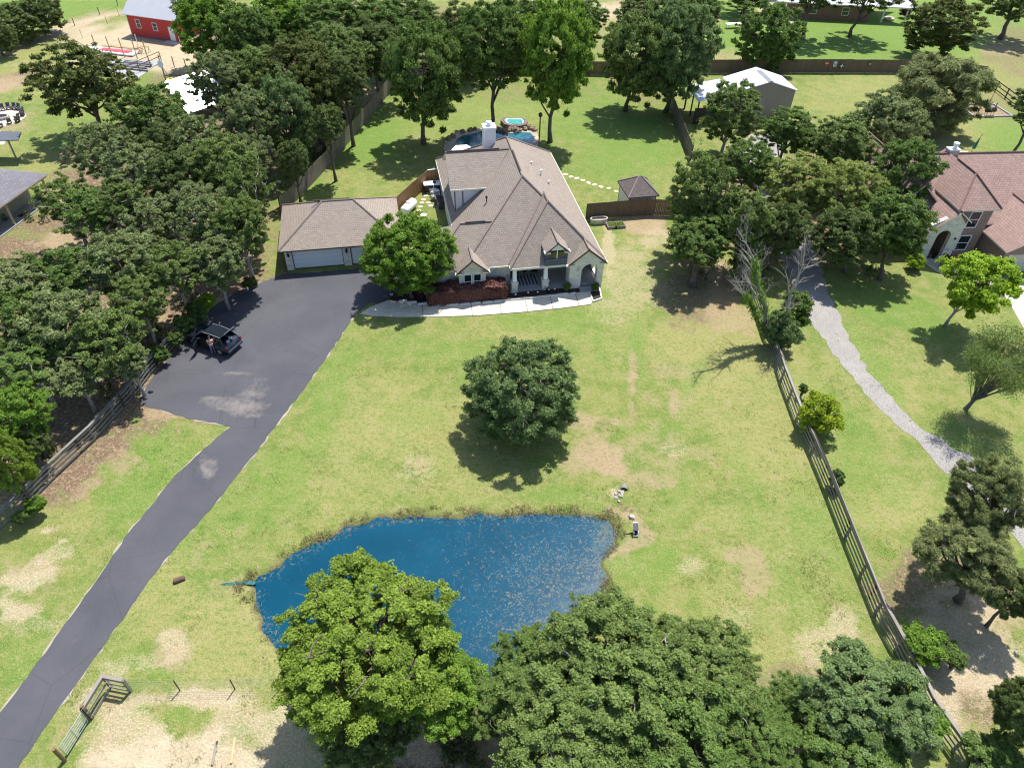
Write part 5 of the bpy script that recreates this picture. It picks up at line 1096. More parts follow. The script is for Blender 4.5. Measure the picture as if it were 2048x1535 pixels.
# edging stones in front of the bed
rr = random.Random(12)
for i, (px, py, L) in enumerate([(1013,601,.9),(1032,600,1.2),(1050,598,.8),(1068,597,1.1),(1086,595,.9),(1106,593,1.2),(1128,590,1.3),(1143,589,.8),(995,604,.8),(975,606,1.0),(952,608,.9),(930,610,1.0),(908,611,.9),(886,611,1.0),(866,611,.8),(845,609,.9),(824,606,.9),(806,604,.8)]):
    mb = MB(); mb.prism([(-L/2, -.09), (L/2, -.1), (L/2-.03, .1), (-L/2+.04, .09)], 0, .17); o = mb.build('edging_stone', M['stone']); q = G(px, py); o.location = (q.x, q.y, .03); o.rotation_euler = (0, 0, A12+rr.uniform(-.05, .05)); tag(o, 'pale edging stone between the concrete walk and the dark mulch bed', 'stone', 'edging stones of the front bed')
for a_, b_ in (((1178,584),(1186,604)), ((1186,604),(1203,598)), ((1203,598),(1197,571))):
    p, q = G(*a_), G(*b_); d_ = q-p; mb = MB(); mb.obox((0, 0, .08), d_.length, .12, .16); o = mb.build('edging_stone', M['stone']); o.location = ((p.x+q.x)/2, (p.y+q.y)/2, 0); o.rotation_euler = (0, 0, math.atan2(d_.y, d_.x)); tag(o, 'pale edging stone round the small mulch bed at the arch corner', 'stone', 'edging stones of the corner bed')
for i, (px, py) in enumerate([(1031,595),(1056,591),(1075,590),(1097,585),(1109,584),(1127,582)]):
    o = empty('path_light', (*G(px, py).xy, .03), 0, 'tiny white-topped garden light in the dark mulch in front of the porch', 'garden light', 'garden lights in the front bed')
    mb = MB(); mb.tube([(0, 0, 0), (0, 0, .3)], .015, 5); mb.build('stake', M['black'], o); mb = MB(); mb.lathe([(.02, 0), (.09, .02), (.05, .09), (.01, .11)], (0, 0, .3), 8); mb.build('cap', M['white'], o)
# porch furniture
def hpos(u, v, z): return house.matrix_basis @ Vector((u, v, z))
rug = empty('porch_rug', hpos(-7.3, 1.35, .15), A12, 'grey and white striped rug on the porch floor between the columns', 'rug')
mb = MB()
for k in range(14): mb.box(-1.15+k*.165, -1.15+k*.165+.165, -.9, .9, .0, .012, k % 2)
mb.build('stripes', [plain('charcoal_weave', (.05, .055, .065), .9), plain('pale_weave', (.32, .34, .36), .9)], rug)
def rocker(x, y, rz, label):
    o = empty('rocking_chair', hpos(x, y, .16), A12+rz, label, 'chair', 'rocking chairs on the porch')
    mb = MB(); mb.box(-.28, .28, -.25, .28, .4, .45); mb.build('seat', M['black'], o)
    mb = MB()
    for k in range(6): mb.box(-.27+k*.1, -.22+k*.1, .26, .3, .45, 1.15)
    mb.box(-.3, .3, .25, .31, 1.12, 1.2); mb.build('backrest', M['black'], o)
    for s in (-1, 1):
        mb = MB(); mb.tube([(s*.27, -.5, .08), (s*.27, -.1, .02), (s*.27, .5, .12)], .025, 5); mb.build('rocker', M['black'], o)
        mb = MB(); mb.tube([(s*.27, -.22, .04), (s*.27, -.22, .42)], .02, 5); mb.tube([(s*.27, .22, .04), (s*.27, .22, .42)], .02, 5); mb.tube([(s*.29, -.25, .65), (s*.29, .27, .68)], .03, 5); mb.build('armrest', M['black'], o)
rocker(-8.3, 2.1, .3, 'black rocking chair on the porch, left one, under the window'); rocker(-6.3, 2.2, -.2, 'black slatted rocking chair on the porch, right one, by the middle column')
pt = empty('porch_table', hpos(-7.3, 2.3, .16), A12, 'small dark round table between two rocking chairs on the porch', 'table'); mb = MB(); mb.lathe([(.3, 0), (.32, .03), (.3, .05)], (0, 0, .5), 12); mb.build('top', M['black'], pt); mb = MB(); mb.tube([(0, 0, 0), (0, 0, .5)], .04, 6); mb.build('leg', M['black'], pt)
pp = empty('flower_pot', hpos(-5.55, -.55, 0), 0, 'dark round pot standing against the stone foot of the right porch column', 'pot'); mb = MB(); mb.lathe([(.12, 0), (.2, .25), (.17, .35)], (0, 0, -.1), 10); mb.build('pot', M['black'], pp)
# propane tank
ta, tb_ = G(806, 425, .6), G(829, 402, .6); dv = tb_-ta
pt = empty('propane_tank', ((ta+tb_)/2-Vector((0, 0, .6))), math.atan2(dv.y, dv.x), 'white horizontal propane tank lying along the cedar fence', 'tank')
mb = MB(); h_ = 1.35; mb.tube([(-h_, 0, .65), (-h_+.1, 0, .65), (-h_+.3, 0, .65), (h_-.3, 0, .65), (h_-.1, 0, .65), (h_, 0, .65)], [.15, .38, .5, .5, .38, .15], 20); mb.build('vessel', M['white'], pt, True)
mb = MB(); mb.lathe([(.2, 0), (.22, .15), (.15, .24), (.02, .27)], (-.1, 0, 1.1), 12); mb.build('valve_dome', M['white'], pt)
for x in (-.8, .8): mb = MB(); mb.box(x-.12, x+.12, -.4, .4, 0, .22); mb.build('foot', M['concrete_grey'], pt)
# outdoor cooking corner, clutter
ok_ = empty('outdoor_bar', (*G(867, 382).xy, 0), A12, 'dark cabinet with white top and black hood at the end of the cedar yard', 'cabinet')
mb = MB(); mb.box(-1.0, 1.0, -.4, .4, 0, .95); mb.build('cabinet', plain('dark_brown_cabinet', (.045, .04, .038), .6), ok_); mb = MB(); mb.box(-1.1, 1.1, -.5, .5, .95, 1.03); mb.build('worktop', M['white'], ok_)
mb = MB(); mb.box(-.05, .05, -.45, -.41, .1, .95); mb.build('pipe', M['white'], ok_); mb = MB(); mb.blob((.15, 0, 1.12), .2, 0, 10, 6, 0, 0, .7); mb.build('lamp', M['black'], ok_)
for i, (px, py, k) in enumerate([(866,386,0),(872,384,1),(874,390,0),(869,392,2),(875,396,1),(870,399,2),(877,402,0),(879,409,3),(884,417,3)]):
    labs = {0: 'pale stacked chair cushion in the clutter beside the house wall', 1: 'white plastic crate in the clutter beside the house wall', 2: 'grey metal box in the clutter beside the house wall', 3: 'dark cooling unit against the left wall of the house'}
    o = empty(('seat_cushion', 'crate', 'metal_box', 'cooling_unit')[k], (*G(px, py).xy, 0), A12+rr.uniform(-.5, .5), labs[k], ('cushion', 'crate', 'box', 'cooling unit')[k], 'side yard '+('cushions', 'crates', 'boxes', 'cooling units')[k])
    mb = MB(); s = rr.uniform(.28, .42)
    if k == 3:
        mb.box(-.45, .45, -.45, .45, .08, .9); mb.build('casing', M['darkgrey'], o); m2 = MB(); m2.lathe([(.05, 0), (.38, 0), (.36, .05)], (0, 0, .9), 16); m2.build('fan_grille', M['black'], o); m2 = MB(); m2.box(-.55, .55, -.55, .55, 0, .08); m2.build('pad', M['concrete_grey'], o)
    elif k == 0:
        mb.prism([(-s, -.25), (s, -.25), (s, .25), (-s, .25)], .45, .6); mb.build('cushion', M['white'], o); m2 = MB()
        for x in (-s+.05, s-.05):
            for y in (-.2, .2): m2.box(x-.02, x+.02, y-.02, y+.02, 0, .45)
        m2.build('frame', M['galv'], o)
    else:
        mb.box(-s, s, -.25, .25, 0, .06)
        for a0, a1, b0, b1 in ((-s, s, -.25, -.2), (-s, s, .2, .25), (-s, -s+.05, -.2, .2), (s-.05, s, -.2, .2)): mb.box(a0, a1, b0, b1, .06, .5)
        mb.build('walls', M['white'] if k == 1 else M['midgrey'], o)
        if k == 2: m2 = MB(); m2.box(-s-.02, s+.02, -.27, .27, .5, .54); m2.build('lid', M['midgrey'], o)
# stock tank and raised bed
st = empty('stock_tank', (*G(1197, 446).xy, 0), A12, 'oval galvanised stock tank planter in front of the brown fence', 'planter')
mb = MB(); out = [(.95*math.copysign(abs(math.cos(t))**.7, math.cos(t)), .38*math.sin(t)) for t in [2*math.pi*k/28 for k in range(28)]]
n_ = len(out); vs = [(x, y, 0) for x, y in out]+[(x, y, .6) for x, y in out]+[(x*.94, y*.9, .6) for x, y in out]+[(x*.94, y*.9, .42) for x, y in out]
mb.add(vs, [[i, (i+1) % n_, n_+(i+1) % n_, n_+i] for i in range(n_)]+[[n_+i, n_+(i+1) % n_, 2*n_+(i+1) % n_, 2*n_+i] for i in range(n_)]+[[2*n_+i, 2*n_+(i+1) % n_, 3*n_+(i+1) % n_, 3*n_+i] for i in range(n_)])
mb.build('trough', M['galv'], st); mb = MB(); mb.prism([(x*.93, y*.88) for x, y in out], .40, .43); mb.build('soil', M['wood_mid'], st)
rim = MB(); rim.tube([(x, y, .6) for x, y in out+out[:1]], .035, 6, cap=False); rim.build('rim', M['white'], st)
rb2 = empty('raised_bed', (*G(1231, 453).xy, 0), A12, 'low wooden raised bed with green plants beside the stock tank', 'planter')
for x0, x1, y0, y1 in ((-1, 1, -.5, -.44), (-1, 1, .44, .5), (-1, -.94, -.44, .44), (.94, 1, -.44, .44)): mb = MB(); mb.box(x0, x1, y0, y1, 0, .3); mb.build('board', M['rail_old'], rb2)
mb = MB(); mb.box(-.94, .94, -.44, .44, 0, .24); mb.build('soil', M['wood_mid'], rb2); BED = rb2
# culvert pipe with rubble, pond aerator
cu = empty('culvert_pipe', (*G(1248, 976).xy, -.2), R(-8), 'grey culvert pipe mouth in the bank above the pond rubble', 'pipe')
mb = MB(); n_ = 16; 
for r1, y0 in ((.27, -.5),):
    ringo = [(r1*math.cos(2*math.pi*k/n_), r1*math.sin(2*math.pi*k/n_)+.2) for k in range(n_)]; ri = [(x*.88, (z-.2)*.88+.2) for x, z in ringo]
    vs = [(x, -.15, z) for x, z in ringo]+[(x, .5, z-.3) for x, z in ringo]+[(x, -.15, z) for x, z in ri]+[(x, .2, z-.1) for x, z in ri]
    fs = [[i, n_+i, n_+(i+1) % n_, (i+1) % n_] for i in range(n_)]+[[i, (i+1) % n_, 2*n_+(i+1) % n_, 2*n_+i] for i in range(n_)]+[[2*n_+i, 2*n_+(i+1) % n_, 3*n_+(i+1) % n_, 3*n_+i] for i in range(n_)]
    mb.add(vs, fs); mb.f.append([3*n_+i for i in range(n_)]); mb.m.append(1)
mb.build('pipe', [plain('dull_culvert_steel', (.17, .17, .18), .6), M['black']], cu)
rr = random.Random(9); rockm = plain('white_rubble', (.36, .34, .30), .9, .25, 3)
for i in range(16):
    q = G(1238+rr.uniform(-9, 9), 990+rr.uniform(-8, 14)); mb = MB(); mb.blob((0, 0, .04), rr.uniform(.07, .16), 0, 6, 4, .3, i, .7); o = mb.build('rock', rockm); o.location = (q.x, q.y, 0); tag(o, 'white rubble rock below the culvert pipe at the pond inlet', 'rock', 'white rocks below the culvert')
q = G(1263, 1034); mb = MB(); mb.blob((0, 0, .05), .24, 0, 7, 5, .2, 77, .6); o = mb.build('rock', rockm); o.location = (q.x, q.y, 0); tag(o, 'single pale rock on the grass between culvert and pond pump', 'rock')
pu = empty('pond_pump', (*G(1270, 1066).xy, 0), R(4), 'small black and white solar pump on legs beside the pond corner', 'pump'); pu.scale = (.8, .8, .8)
mb = MB(); mb.box(-.16, .16, -.2, .2, .1, .4); mb.build('housing', M['black'], pu); mb = MB(); mb.extr([(-.2, -.15, .62), (.2, -.15, .62), (.2, .45, .85), (-.2, .45, .85)], (0, -.01, .03)); mb.build('solar_panel', M['darkgrey'], pu)
mb = MB()
for x in (-.2, .2): mb.tube([(x, -.35, 0), (x, -.3, .45), (x, .5, .86)], .025, 5)
mb.tube([(-.22, .46, .88), (.22, .46, .88)], .05, 5); mb.tube([(-.22, -.34, .15), (.22, -.34, .15)], .05, 5); mb.build('frame', M['white'], pu)
mb = MB(); mb.tube([(-.2, 0, .1), (-.6, -.05, .04), (-1.0, -.1, .02)], .03, 6); mb.build('hose', M['black'], pu)
cu2 = empty('drain_pipe', (*G(359, 1160).xy, 0), R(-60), 'short dark drain pipe mouth in the grass between driveway and pond tip', 'pipe')
mb = MB(); mb.tube([(0, -.3, .12), (0, .35, .08)], .17, 12); mb.build('pipe', M['rust'], cu2); mb = MB(); mb.tube([(0, -.32, .12), (0, -.30, .12)], .14, 12); mb.build('mouth', M['black'], cu2)
# arena poles
for i, (a_, b_, lb) in enumerate([((470,1476),(463,1526),'long straw-coloured pole lying on the sand, right one of two'), ((434,1482),(425,1530),'long dull brown pole lying on the sand, left one of two')]):
    p, q = G(*a_), G(*b_); mb = MB(); mb.tube([Vector((0, 0, .06)), q-p+Vector((0, 0, .06))], .06, 8); o = mb.build('ground_pole', M['wood_fresh'] if i == 0 else M['rail_old']); o.location = p; tag(o, lb, 'pole')
# ------------------------------------------------------------ top-left yard
ring_c = G(12, 235); M['chairgrey'] = plain('slate_chair', (.10, .095, .105), .7, .2)
for i, (px, py) in enumerate([(7,221),(18,219),(29,219),(37,220),(44,226),(46,232),(35,238),(36,244),(20,247),(2,254)]):
    q = G(px, py); d_ = ring_c-q; o = empty('fire_pit_chair', (q.x, q.y, .02), math.atan2(d_.y, d_.x)-R(90), 'dark garden chair in the ring round the fire pit, left picture edge', 'chair', 'chairs round the fire pit'); o.scale = (.8, .8, .8)
    mb = MB(); mb.box(-.3, .3, -.28, .3, .3, .38); mb.build('seat', M['chairgrey'], o); mb = MB(); mb.extr([(-.3, -.3, .35), (.3, -.3, .35), (.3, -.5, 1.0), (-.3, -.5, 1.0)], (0, .06, 0)); mb.build('backrest', M['chairgrey'], o)
    mb = MB()
    for x in (-.28, .28): mb.box(x-.05, x+.05, -.3, .3, 0, .58)
    mb.build('arms', M['chairgrey'], o)
fp = empty('fire_pit', (ring_c.x-.3, ring_c.y-.3, .02), 0, 'low stone fire pit ring in the middle of the dark chairs', 'fire pit'); mb = MB()
for k in range(12): w = 2*math.pi*k/12; mb.obox((math.cos(w)*.75, math.sin(w)*.75, .15), .35, .22, .3, w+R(90))
mb.build('stone_ring', rockm, fp); mb = MB(); mb.lathe([(.6, 0), (.6, .1), (.1, .14)], (0, 0, 0), 12); mb.build('ash_bed', M['darkgrey'], fp)
# yellow play ring, ball hoop
hp = empty('ball_hoop', (*G(335, 172).xy, 0), R(-20), 'grey pole with round white backboard on the small green lawn', 'hoop')
mb = MB(); mb.tube([(0, 0, 0), (0, 0, 3.0)], .1, 8); mb.tube([(.2, 0, 2.5), (1.4, 0, .1)], .05, 6); mb.build('pole', M['midgrey'], hp); mb = MB(); mb.lathe([(.05, 0), (.5, 0), (.5, .05)], (0, 0, 0), 16); o = mb.build('backboard', M['white'], hp); o.location = (0, -.1, 3.1); o.rotation_euler = (R(70), 0, 0)
pr = empty('paddling_pool', (*G(350, 163).xy, 0), 0, 'small round yellow-rimmed paddling pool beside the ball hoop', 'pool'); mb = MB()
mb.tube([(1.1*math.cos(w), .9*math.sin(w), .2) for w in [2*math.pi*k/20 for k in range(21)]], .16, 6, cap=False); mb.build('rim', plain('yellow_plastic', (.55, .5, .1), .5, .4, 3), pr); mb = MB(); mb.prism([(1.0*math.cos(2*math.pi*k/20), .8*math.sin(2*math.pi*k/20)) for k in range(20)], .0, .1); mb.build('floor', M['white'], pr)
# building materials by the red building
for i, (px, py) in enumerate([(197,108),(225,112),(250,115),(275,118),(298,122)]):
    q = G(px, py); mb = MB(); mb.tube([(0, 0, 0), (rr.uniform(-.1, .1), 0, 2.9)], .08, 6); o = mb.build('timber_post', M['wood_fresh']); o.location = q; tag(o, 'tall raw timber post in the row along the grey slab, red building behind', 'post', 'row of raw timber posts')
q = G(277, 94); mb = MB(); mb.tube([(0, 0, 0), (0, 0, 1.9)], .06, 8); o = mb.build('marker_post', M['white']); o.location = q; tag(o, 'lone white post standing in front of the red building wall', 'post')
sh_ = empty('sheet_stack', (*G(232, 106).xy, 0), R(-12), 'stack of red and white metal sheets on the sand before the timber posts', 'sheet stack'); mb = MB(); mb.box(-5.2, 3.6, -.9, 1.0, .1, .3); mb.build('white_sheets', M['white'], sh_); mb = MB(); mb.box(-2.6, 2.6, -.45, .7, .3, .38); mb.build('red_sheets', plain('red_sheet', (.5, .05, .06), .4), sh_)
lp = empty('lumber_pile', (*G(240, 98).xy, 0), R(-9), 'pile of long dark and raw boards on the sand by the red building', 'lumber'); 
for k in range(5): mb = MB(); mb.obox((rr.uniform(-.3, .3), -.7+k*.32, .12+.05*(k % 2)), 6.0, .18, .1, rr.uniform(-.03, .03)); mb.build('board', M['wood_fresh'] if k % 2 else M['wood_mid'], lp)
for i, (px, py) in enumerate([(283,106),(292,105),(273,108)]):
    o = empty('sawhorse', (*G(px, py).xy, 0), R(-30+i*35), 'raw wooden sawhorse on the sand right of the lumber pile', 'sawhorse', 'sawhorses by the lumber pile')
    mb = MB(); mb.box(-.7, .7, -.06, .06, .8, .9); mb.build('beam', M['wood_fresh'], o)
    for x in (-.55, .55):
        for s in (-1, 1): mb = MB(); mb.tube([(x, 0, .85), (x*1.1, s*.4, 0)], .04, 5); mb.build('leg', M['wood_fresh'], o)
o = empty('lumber_rack', (*G(265, 132).xy, 0), R(-8), 'low rack of grey-blue boards and beams lying on the concrete slab', 'lumber')
for k in range(7): mb = MB(); mb.obox((rr.uniform(-.5, .5), -1.6+k*.5, .2), 6.2-.3*k, .28, .16, rr.uniform(-.05, .05)); mb.build('board', (M['rail_old'], M['darkgrey'], M['midgrey'])[k % 3], o)
# ------------------------------------------------------------ upper right bits
def shrub_site(): pass
ti = empty('tyre_planter', (*G(1777, 40).xy, 0), 0, 'pale round ring planter on the bright lawn, top right', 'planter'); mb = MB(); mb.tube([(.75*math.cos(w), .75*math.sin(w), .22) for w in [2*math.pi*k/20 for k in range(21)]], .24, 8, cap=False); mb.build('ring', M['concrete'], ti, True)
be = empty('garden_bench', (*G(1421, 26).xy, 0), R(12), 'pale wooden bench between oaks at the top of the photo', 'bench'); mb = MB(); 
for k in range(3): mb.box(-1.5, 1.5, -.3+k*.25, -.1+k*.25, .45, .5)
mb.build('seat', M['wood_fresh'], be); mb = MB()
for k in range(2): mb.box(-1.5, 1.5, .5, .55, .65+k*.3, .85+k*.3)
mb.build('backrest', M['wood_fresh'], be)
for x in (-1.3, 1.3): mb = MB(); mb.box(x-.05, x+.05, -.3, .5, 0, .45); mb.build('leg', M['wood_mid'], be)
ch_ = empty('garden_chairs_table', (*G(1466, 56).xy, 0), R(15), 'white garden table in the tree shade, above the white-roofed workshop', 'table'); mb = MB(); mb.prism([(-1.5, -.5), (1.5, -.5), (1.5, .5), (-1.5, .5)], .7, .76); mb.build('top', M['white'], ch_)
for x in (-1.2, 1.2):
    for y in (-.35, .35): mb = MB(); mb.tube([(x, y, 0), (x, y, .7)], .04, 6); mb.build('leg', M['white'], ch_)
gb_ = empty('utility_box', (*G(1971, 168).xy, 0), R(-30), 'white electrical box on a post at the start of the black fence', 'utility box'); mb = MB(); mb.box(-.4, .4, -.2, .2, .7, 1.7); mb.build('box', M['white'], gb_); mb = MB(); mb.box(-.08, .08, -.08, .08, 0, .7); mb.build('post', M['rail_dark'], gb_)
gr = empty('grill', (*G(1976, 232).xy, 0), R(10), 'black barbecue smoker on the edged patch beside the willow-like tree', 'grill'); mb = MB(); mb.tube([(-.7, 0, .9), (.7, 0, .9)], .35, 12); mb.build('barrel', M['black'], gr, True); mb = MB(); mb.tube([(.55, 0, 1.2), (.55, 0, 1.9)], .06, 8); mb.build('chimney', M['black'], gr)
for x in (-.5, .5):
    for y in (-.25, .25): mb = MB(); mb.tube([(x, y*.8, .7), (x, y, 0)], .03, 5); mb.build('leg', M['black'], gr)
sb = empty('edged_patch', (*G(1968, 222).xy, 0), R(8), 'rectangular dirt patch edged with grey timbers by the black smoker', 'garden bed')
for x0, x1, y0, y1 in ((-3, 3, -2.3, -2.1), (-3, 3, 2.1, 2.3), (-3, -2.8, -2.1, 2.1), (2.8, 3, -2.1, 2.1)): mb = MB(); mb.box(x0, x1, y0, y1, 0, .2); mb.build('timber', M['midgrey'], sb)
mb = MB(); mb.box(-2.8, 2.8, -2.1, 2.1, 0, .05); mb.build('soil', plain('bed_soil', (.22, .16, .09), .95, .3, 2), sb)
pole_thing('hook_pole', 1974, 216, 2.4, 'thin dark hook pole rising from the edged patch, upper right', 'pole', lambda o, h: MB().tube([(0, 0, h), (-.3, 0, h+.15), (-.6, 0, h+.1)], .03, 5).build('hook', M['black'], o), 0, 'black', .035)
for i, (px, py, lb, m_) in enumerate([(1866,506,'small black pot on the path by the arched entrance of the brick house','black'), (1856,505,'brown clay pot on the path left of the black pot, brick house entrance','rust')]):
    o = empty('flower_pot', (*G(px, py+10).xy, .02), 0, lb, 'pot'); mb = MB(); mb.lathe([(.15, 0), (.26, .4), (.28, .45), (.2, .45)], (0, 0, 0), 12); mb.build('pot', M[m_], o)
sheet('neighbour_front_walk', [(1846,512),(1856,508),(1880,512),(1890,530),(1920,545),(1960,556),(2005,562),(2005,570),(1950,566),(1905,556),(1872,543),(1852,528)], .022, concrete('neighbour_walk', (.46, .42, .35)), .02, 1)
# ------------------------------------------------------------ foliage
def leaf_mat(name, dark, light, trans=.25, rough=.5, spec=.35, hue=0):
    trans += .05
    spec *= .45; rough = .6
    m, nt, b = nmat(name); at = N(nt, 'Attribute', attribute_name='tone'); oi = N(nt, 'ObjectInfo')
    c = mixc(nt, at.outputs['Fac'], dark, light)
    mid = tuple((a+b_)/2 for a, b_ in zip(dark, light))
    c = mixc(nt, mapr(nt, oi.outputs['Random'], 0, 1, 0, .35), c, tuple(x*.8 for x in mid))
    out = nt.nodes['Material Output']; tr = N(nt, 'BsdfTranslucent'); mx = N(nt, 'MixShader'); mx.inputs[0].default_value = trans
    nt.links.new(c, b.inputs['Base Color']); nt.links.new(mixc(nt, .5, c, tuple(min(1, x*1.5) for x in light)), tr.inputs[0])
    b.inputs['Roughness'].default_value = rough; b.inputs['Specular IOR Level'].default_value = spec
    nt.links.new(b.outputs[0], mx.inputs[1]); nt.links.new(tr.outputs[0], mx.inputs[2]); nt.links.new(mx.outputs[0], out.inputs[0])
    return m
LM = {
 'oak': leaf_mat('oak_leaves', (.044, .078, .018), (.225, .305, .080), .22),
 'oak2': leaf_mat('grey_oak_leaves', (.052, .082, .024), (.275, .335, .130), .22),
 'dark': leaf_mat('dark_oak_leaves', (.034, .060, .015), (.175, .235, .068), .2),
 'olive': leaf_mat('olive_oak_leaves', (.042, .056, .012), (.165, .200, .050), .18),
 'lime': leaf_mat('yellow_green_leaves', (.062, .105, .014), (.270, .375, .055), .3),
 'limeb': leaf_mat('pale_yellow_leaves', (.085, .125, .022), (.360, .420, .115), .25),  # pale yellow-green foliage, each leaf its own tone
 'bright': leaf_mat('fresh_green_leaves', (0.052, 0.110, 0.013), (0.227, 0.366, 0.050), .3),
 'green': leaf_mat('mid_green_leaves', (0.039, 0.075, 0.015), (0.182, 0.275, 0.064), .25),
 'teal': leaf_mat('bluish_green_leaves', (.042, .078, .026), (.225, .315, .110), .25),
 'pine': leaf_mat('pine_needles', (0.069, 0.094, 0.028), (0.267, 0.299, 0.116), .25),
 'yellow': leaf_mat('yellow_bush_leaves', (.085, .14, .015), (.40, .50, .04), .3),
 'acid': leaf_mat('acid_green_leaves', (0.086, 0.165, 0.011), (0.364, 0.512, 0.044), .3),
 'purple': leaf_mat('purple_leaves', (0.040, 0.013, 0.017), (0.169, 0.055, 0.066), .2),
 'redhedge': leaf_mat('copper_red_hedge_leaves', (.055, .024, .020), (.30, .135, .11), .02),
}
def leaf_geometry(name, pos, nrm, size, tone, aspect=.6, rng=None, longdir=None):
    n = len(pos); rng = rng or np.random.default_rng(1)
    nrm = nrm/np.linalg.norm(nrm, axis=1, keepdims=True)
    t = rng.normal(size=(n, 3)) if longdir is None else longdir
    a = t-(t*nrm).sum(1, keepdims=True)*nrm; a /= np.linalg.norm(a, axis=1, keepdims=True)+1e-9; b = np.cross(nrm, a)
    s = size[:, None]
    v = np.stack([pos-a*s*.5, pos-b*s*.5*aspect+nrm*s*.10, pos+a*s*.5, pos+b*s*.5*aspect+nrm*s*.10], 1).reshape(-1, 3)
    me = bpy.data.meshes.new(name); me.vertices.add(4*n); me.vertices.foreach_set('co', v.astype(np.float32).ravel())
    me.loops.add(4*n); me.loops.foreach_set('vertex_index', np.arange(4*n, dtype=np.int32))
    me.polygons.add(n); me.polygons.foreach_set('loop_start', np.arange(0, 4*n, 4, dtype=np.int32)); me.polygons.foreach_set('loop_total', np.full(n, 4, np.int32))
    me.update(calc_edges=True); at = me.attributes.new('tone', 'FLOAT', 'FACE'); at.data.foreach_set('value', np.clip(tone, 0, 1).astype(np.float32))
    return me
def crown_mesh(name, seed, Rr=5.0, Rz=4.0, nc=90, nl=34000, leaf=.27, cr=.26, rmin=.45, low=-.92, sq=.9, aspect=.6, lobes=.22, updir=.6, style='broad'):
    g_ = np.random.default_rng(seed); ph = g_.uniform(0, 6.28, 6)
    d = g_.normal(size=(nc*4, 3)); d /= np.linalg.norm(d, axis=1, keepdims=True); d = d[d[:, 2] > low][:nc]; nc = len(d)
    az = np.arctan2(d[:, 1], d[:, 0]); el_ = d[:, 2]
    wv = .40*np.sin(2*az+ph[0]+1.5*el_)+.45*np.sin(3*az+ph[1]-2*el_)+.45*np.sin(5*az+ph[2]+3*el_)+.35*np.sin(8*az+ph[3]+5*el_)+.3*np.sin(4*el_+ph[4])
    lob = 1.03-lobes*np.clip(.45+.55*wv, 0, 1.3)+lobes*.2*np.clip(g_.normal(size=nc), -1.5, 1.2)
    f = (rmin+(1-rmin)*g_.random(nc)**.45)*lob*(1-cr*.55)
    f = np.minimum(f, 1.0-cr*.6)
    c = d*f[:, None]*np.array([Rr, Rr, Rz]); cs = cr*Rr*g_.uniform(.55, 1.25, nc); ct = g_.random(nc)
    k = (cs**2); cnt = g_.multinomial(nl, k/k.sum()); idx = np.repeat(np.arange(nc), cnt); n = len(idx)
    e = g_.normal(size=(n, 3)); e /= np.linalg.norm(e, axis=1, keepdims=True); e[:, 2] = np.abs(e[:, 2])*.9+e[:, 2]*.35
    # ragged twig-like sub-clusters inside every clump
    sub = g_.integers(0, 14, n); sd_ = g_.normal(size=(nc, 14, 3)); sd_ /= np.linalg.norm(sd_, axis=2, keepdims=True); sdn = sd_[idx, sub]; sdn[:, 2] = np.abs(sdn[:, 2])*.8+sdn[:, 2]*.2
    r_ = (.35+.65*g_.random(n)**.5)[:, None]
    off = (e*.38+sdn*.78*g_.uniform(.6, 1.12, (nc, 14))[idx, sub][:, None])*r_
    off[:, 2] *= sq
    pos = c[idx]+off*cs[idx][:, None]
    out = pos/np.array([Rr, Rr, Rz]); out /= np.linalg.norm(out, axis=1, keepdims=True)+1e-6
    nrm = out*.55+off/(np.linalg.norm(off, axis=1, keepdims=True)+1e-6)*.5+np.array([0, 0, updir*.6])+g_.normal(size=(n, 3))*.85
    sz = leaf*g_.uniform(.65, 1.35, n)*(.85+.4*ct[idx]); ld = None
    if style == 'needle': ld = off*1.0+g_.normal(size=(n, 3))*.35+np.array([0, 0, -.1]); aspect = .16
    if style == 'droop': ld = off*.8+np.array([0, 0, -.45])+g_.normal(size=(n, 3))*.25; aspect = .13
    tone = .25*ct[idx]+.35*g_.random((nc, 14))[idx, sub]+.85*g_.random(n)**1.1-.12
    return leaf_geometry(name, pos, nrm, sz, tone, aspect, g_, ld), c
PROTO = {}
def proto(k, **kw): PROTO[k] = crown_mesh('crown_'+k, **kw)
proto('oakA', seed=11, nc=430, nl=80000, leaf=.175, cr=.112, lobes=.3)
proto('oakB', seed=12, nc=380, nl=76000, leaf=.18, cr=.115, lobes=.38)
proto('oakC', seed=13, nc=460, nl=80000, leaf=.175, cr=.105, lobes=.35)
proto('open', seed=14, nc=270, nl=52000, leaf=.185, cr=.105, lobes=.45, rmin=.3)
proto('openB', seed=24, nc=300, nl=54000, leaf=.185, cr=.105, lobes=.45, rmin=.3)
proto('sparse', seed=25, nc=200, nl=38000, leaf=.21, cr=.125, lobes=.4, rmin=.35)
proto('denseA', seed=15, nc=480, nl=100000, leaf=.165, cr=.115, lobes=.35)
proto('bigA', seed=16, nc=820, nl=210000, leaf=.13, cr=.085, lobes=.45, rmin=.68)
proto('bigB', seed=17, nc=740, nl=200000, leaf=.13, cr=.088, lobes=.5, rmin=.55)
proto('fine', seed=18, nc=700, nl=170000, leaf=.135, cr=.10, lobes=.2, rmin=.35)
proto('willow', seed=19, nc=200, nl=60000, leaf=.5, cr=.18, lobes=.12, style='droop')
proto('needle', seed=20, nc=230, nl=90000, leaf=.34, cr=.13, lobes=.4, style='needle', sq=.9)
proto('bush', seed=21, nc=90, nl=16000, leaf=.40, cr=.25, lobes=.2, rmin=.4)
proto('bushfine', seed=22, nc=110, nl=26000, leaf=.34, cr=.22, lobes=.35, rmin=.4)
proto('lollipop', seed=23, nc=120, nl=26000, leaf=.32, cr=.18, lobes=.35, rmin=.45)
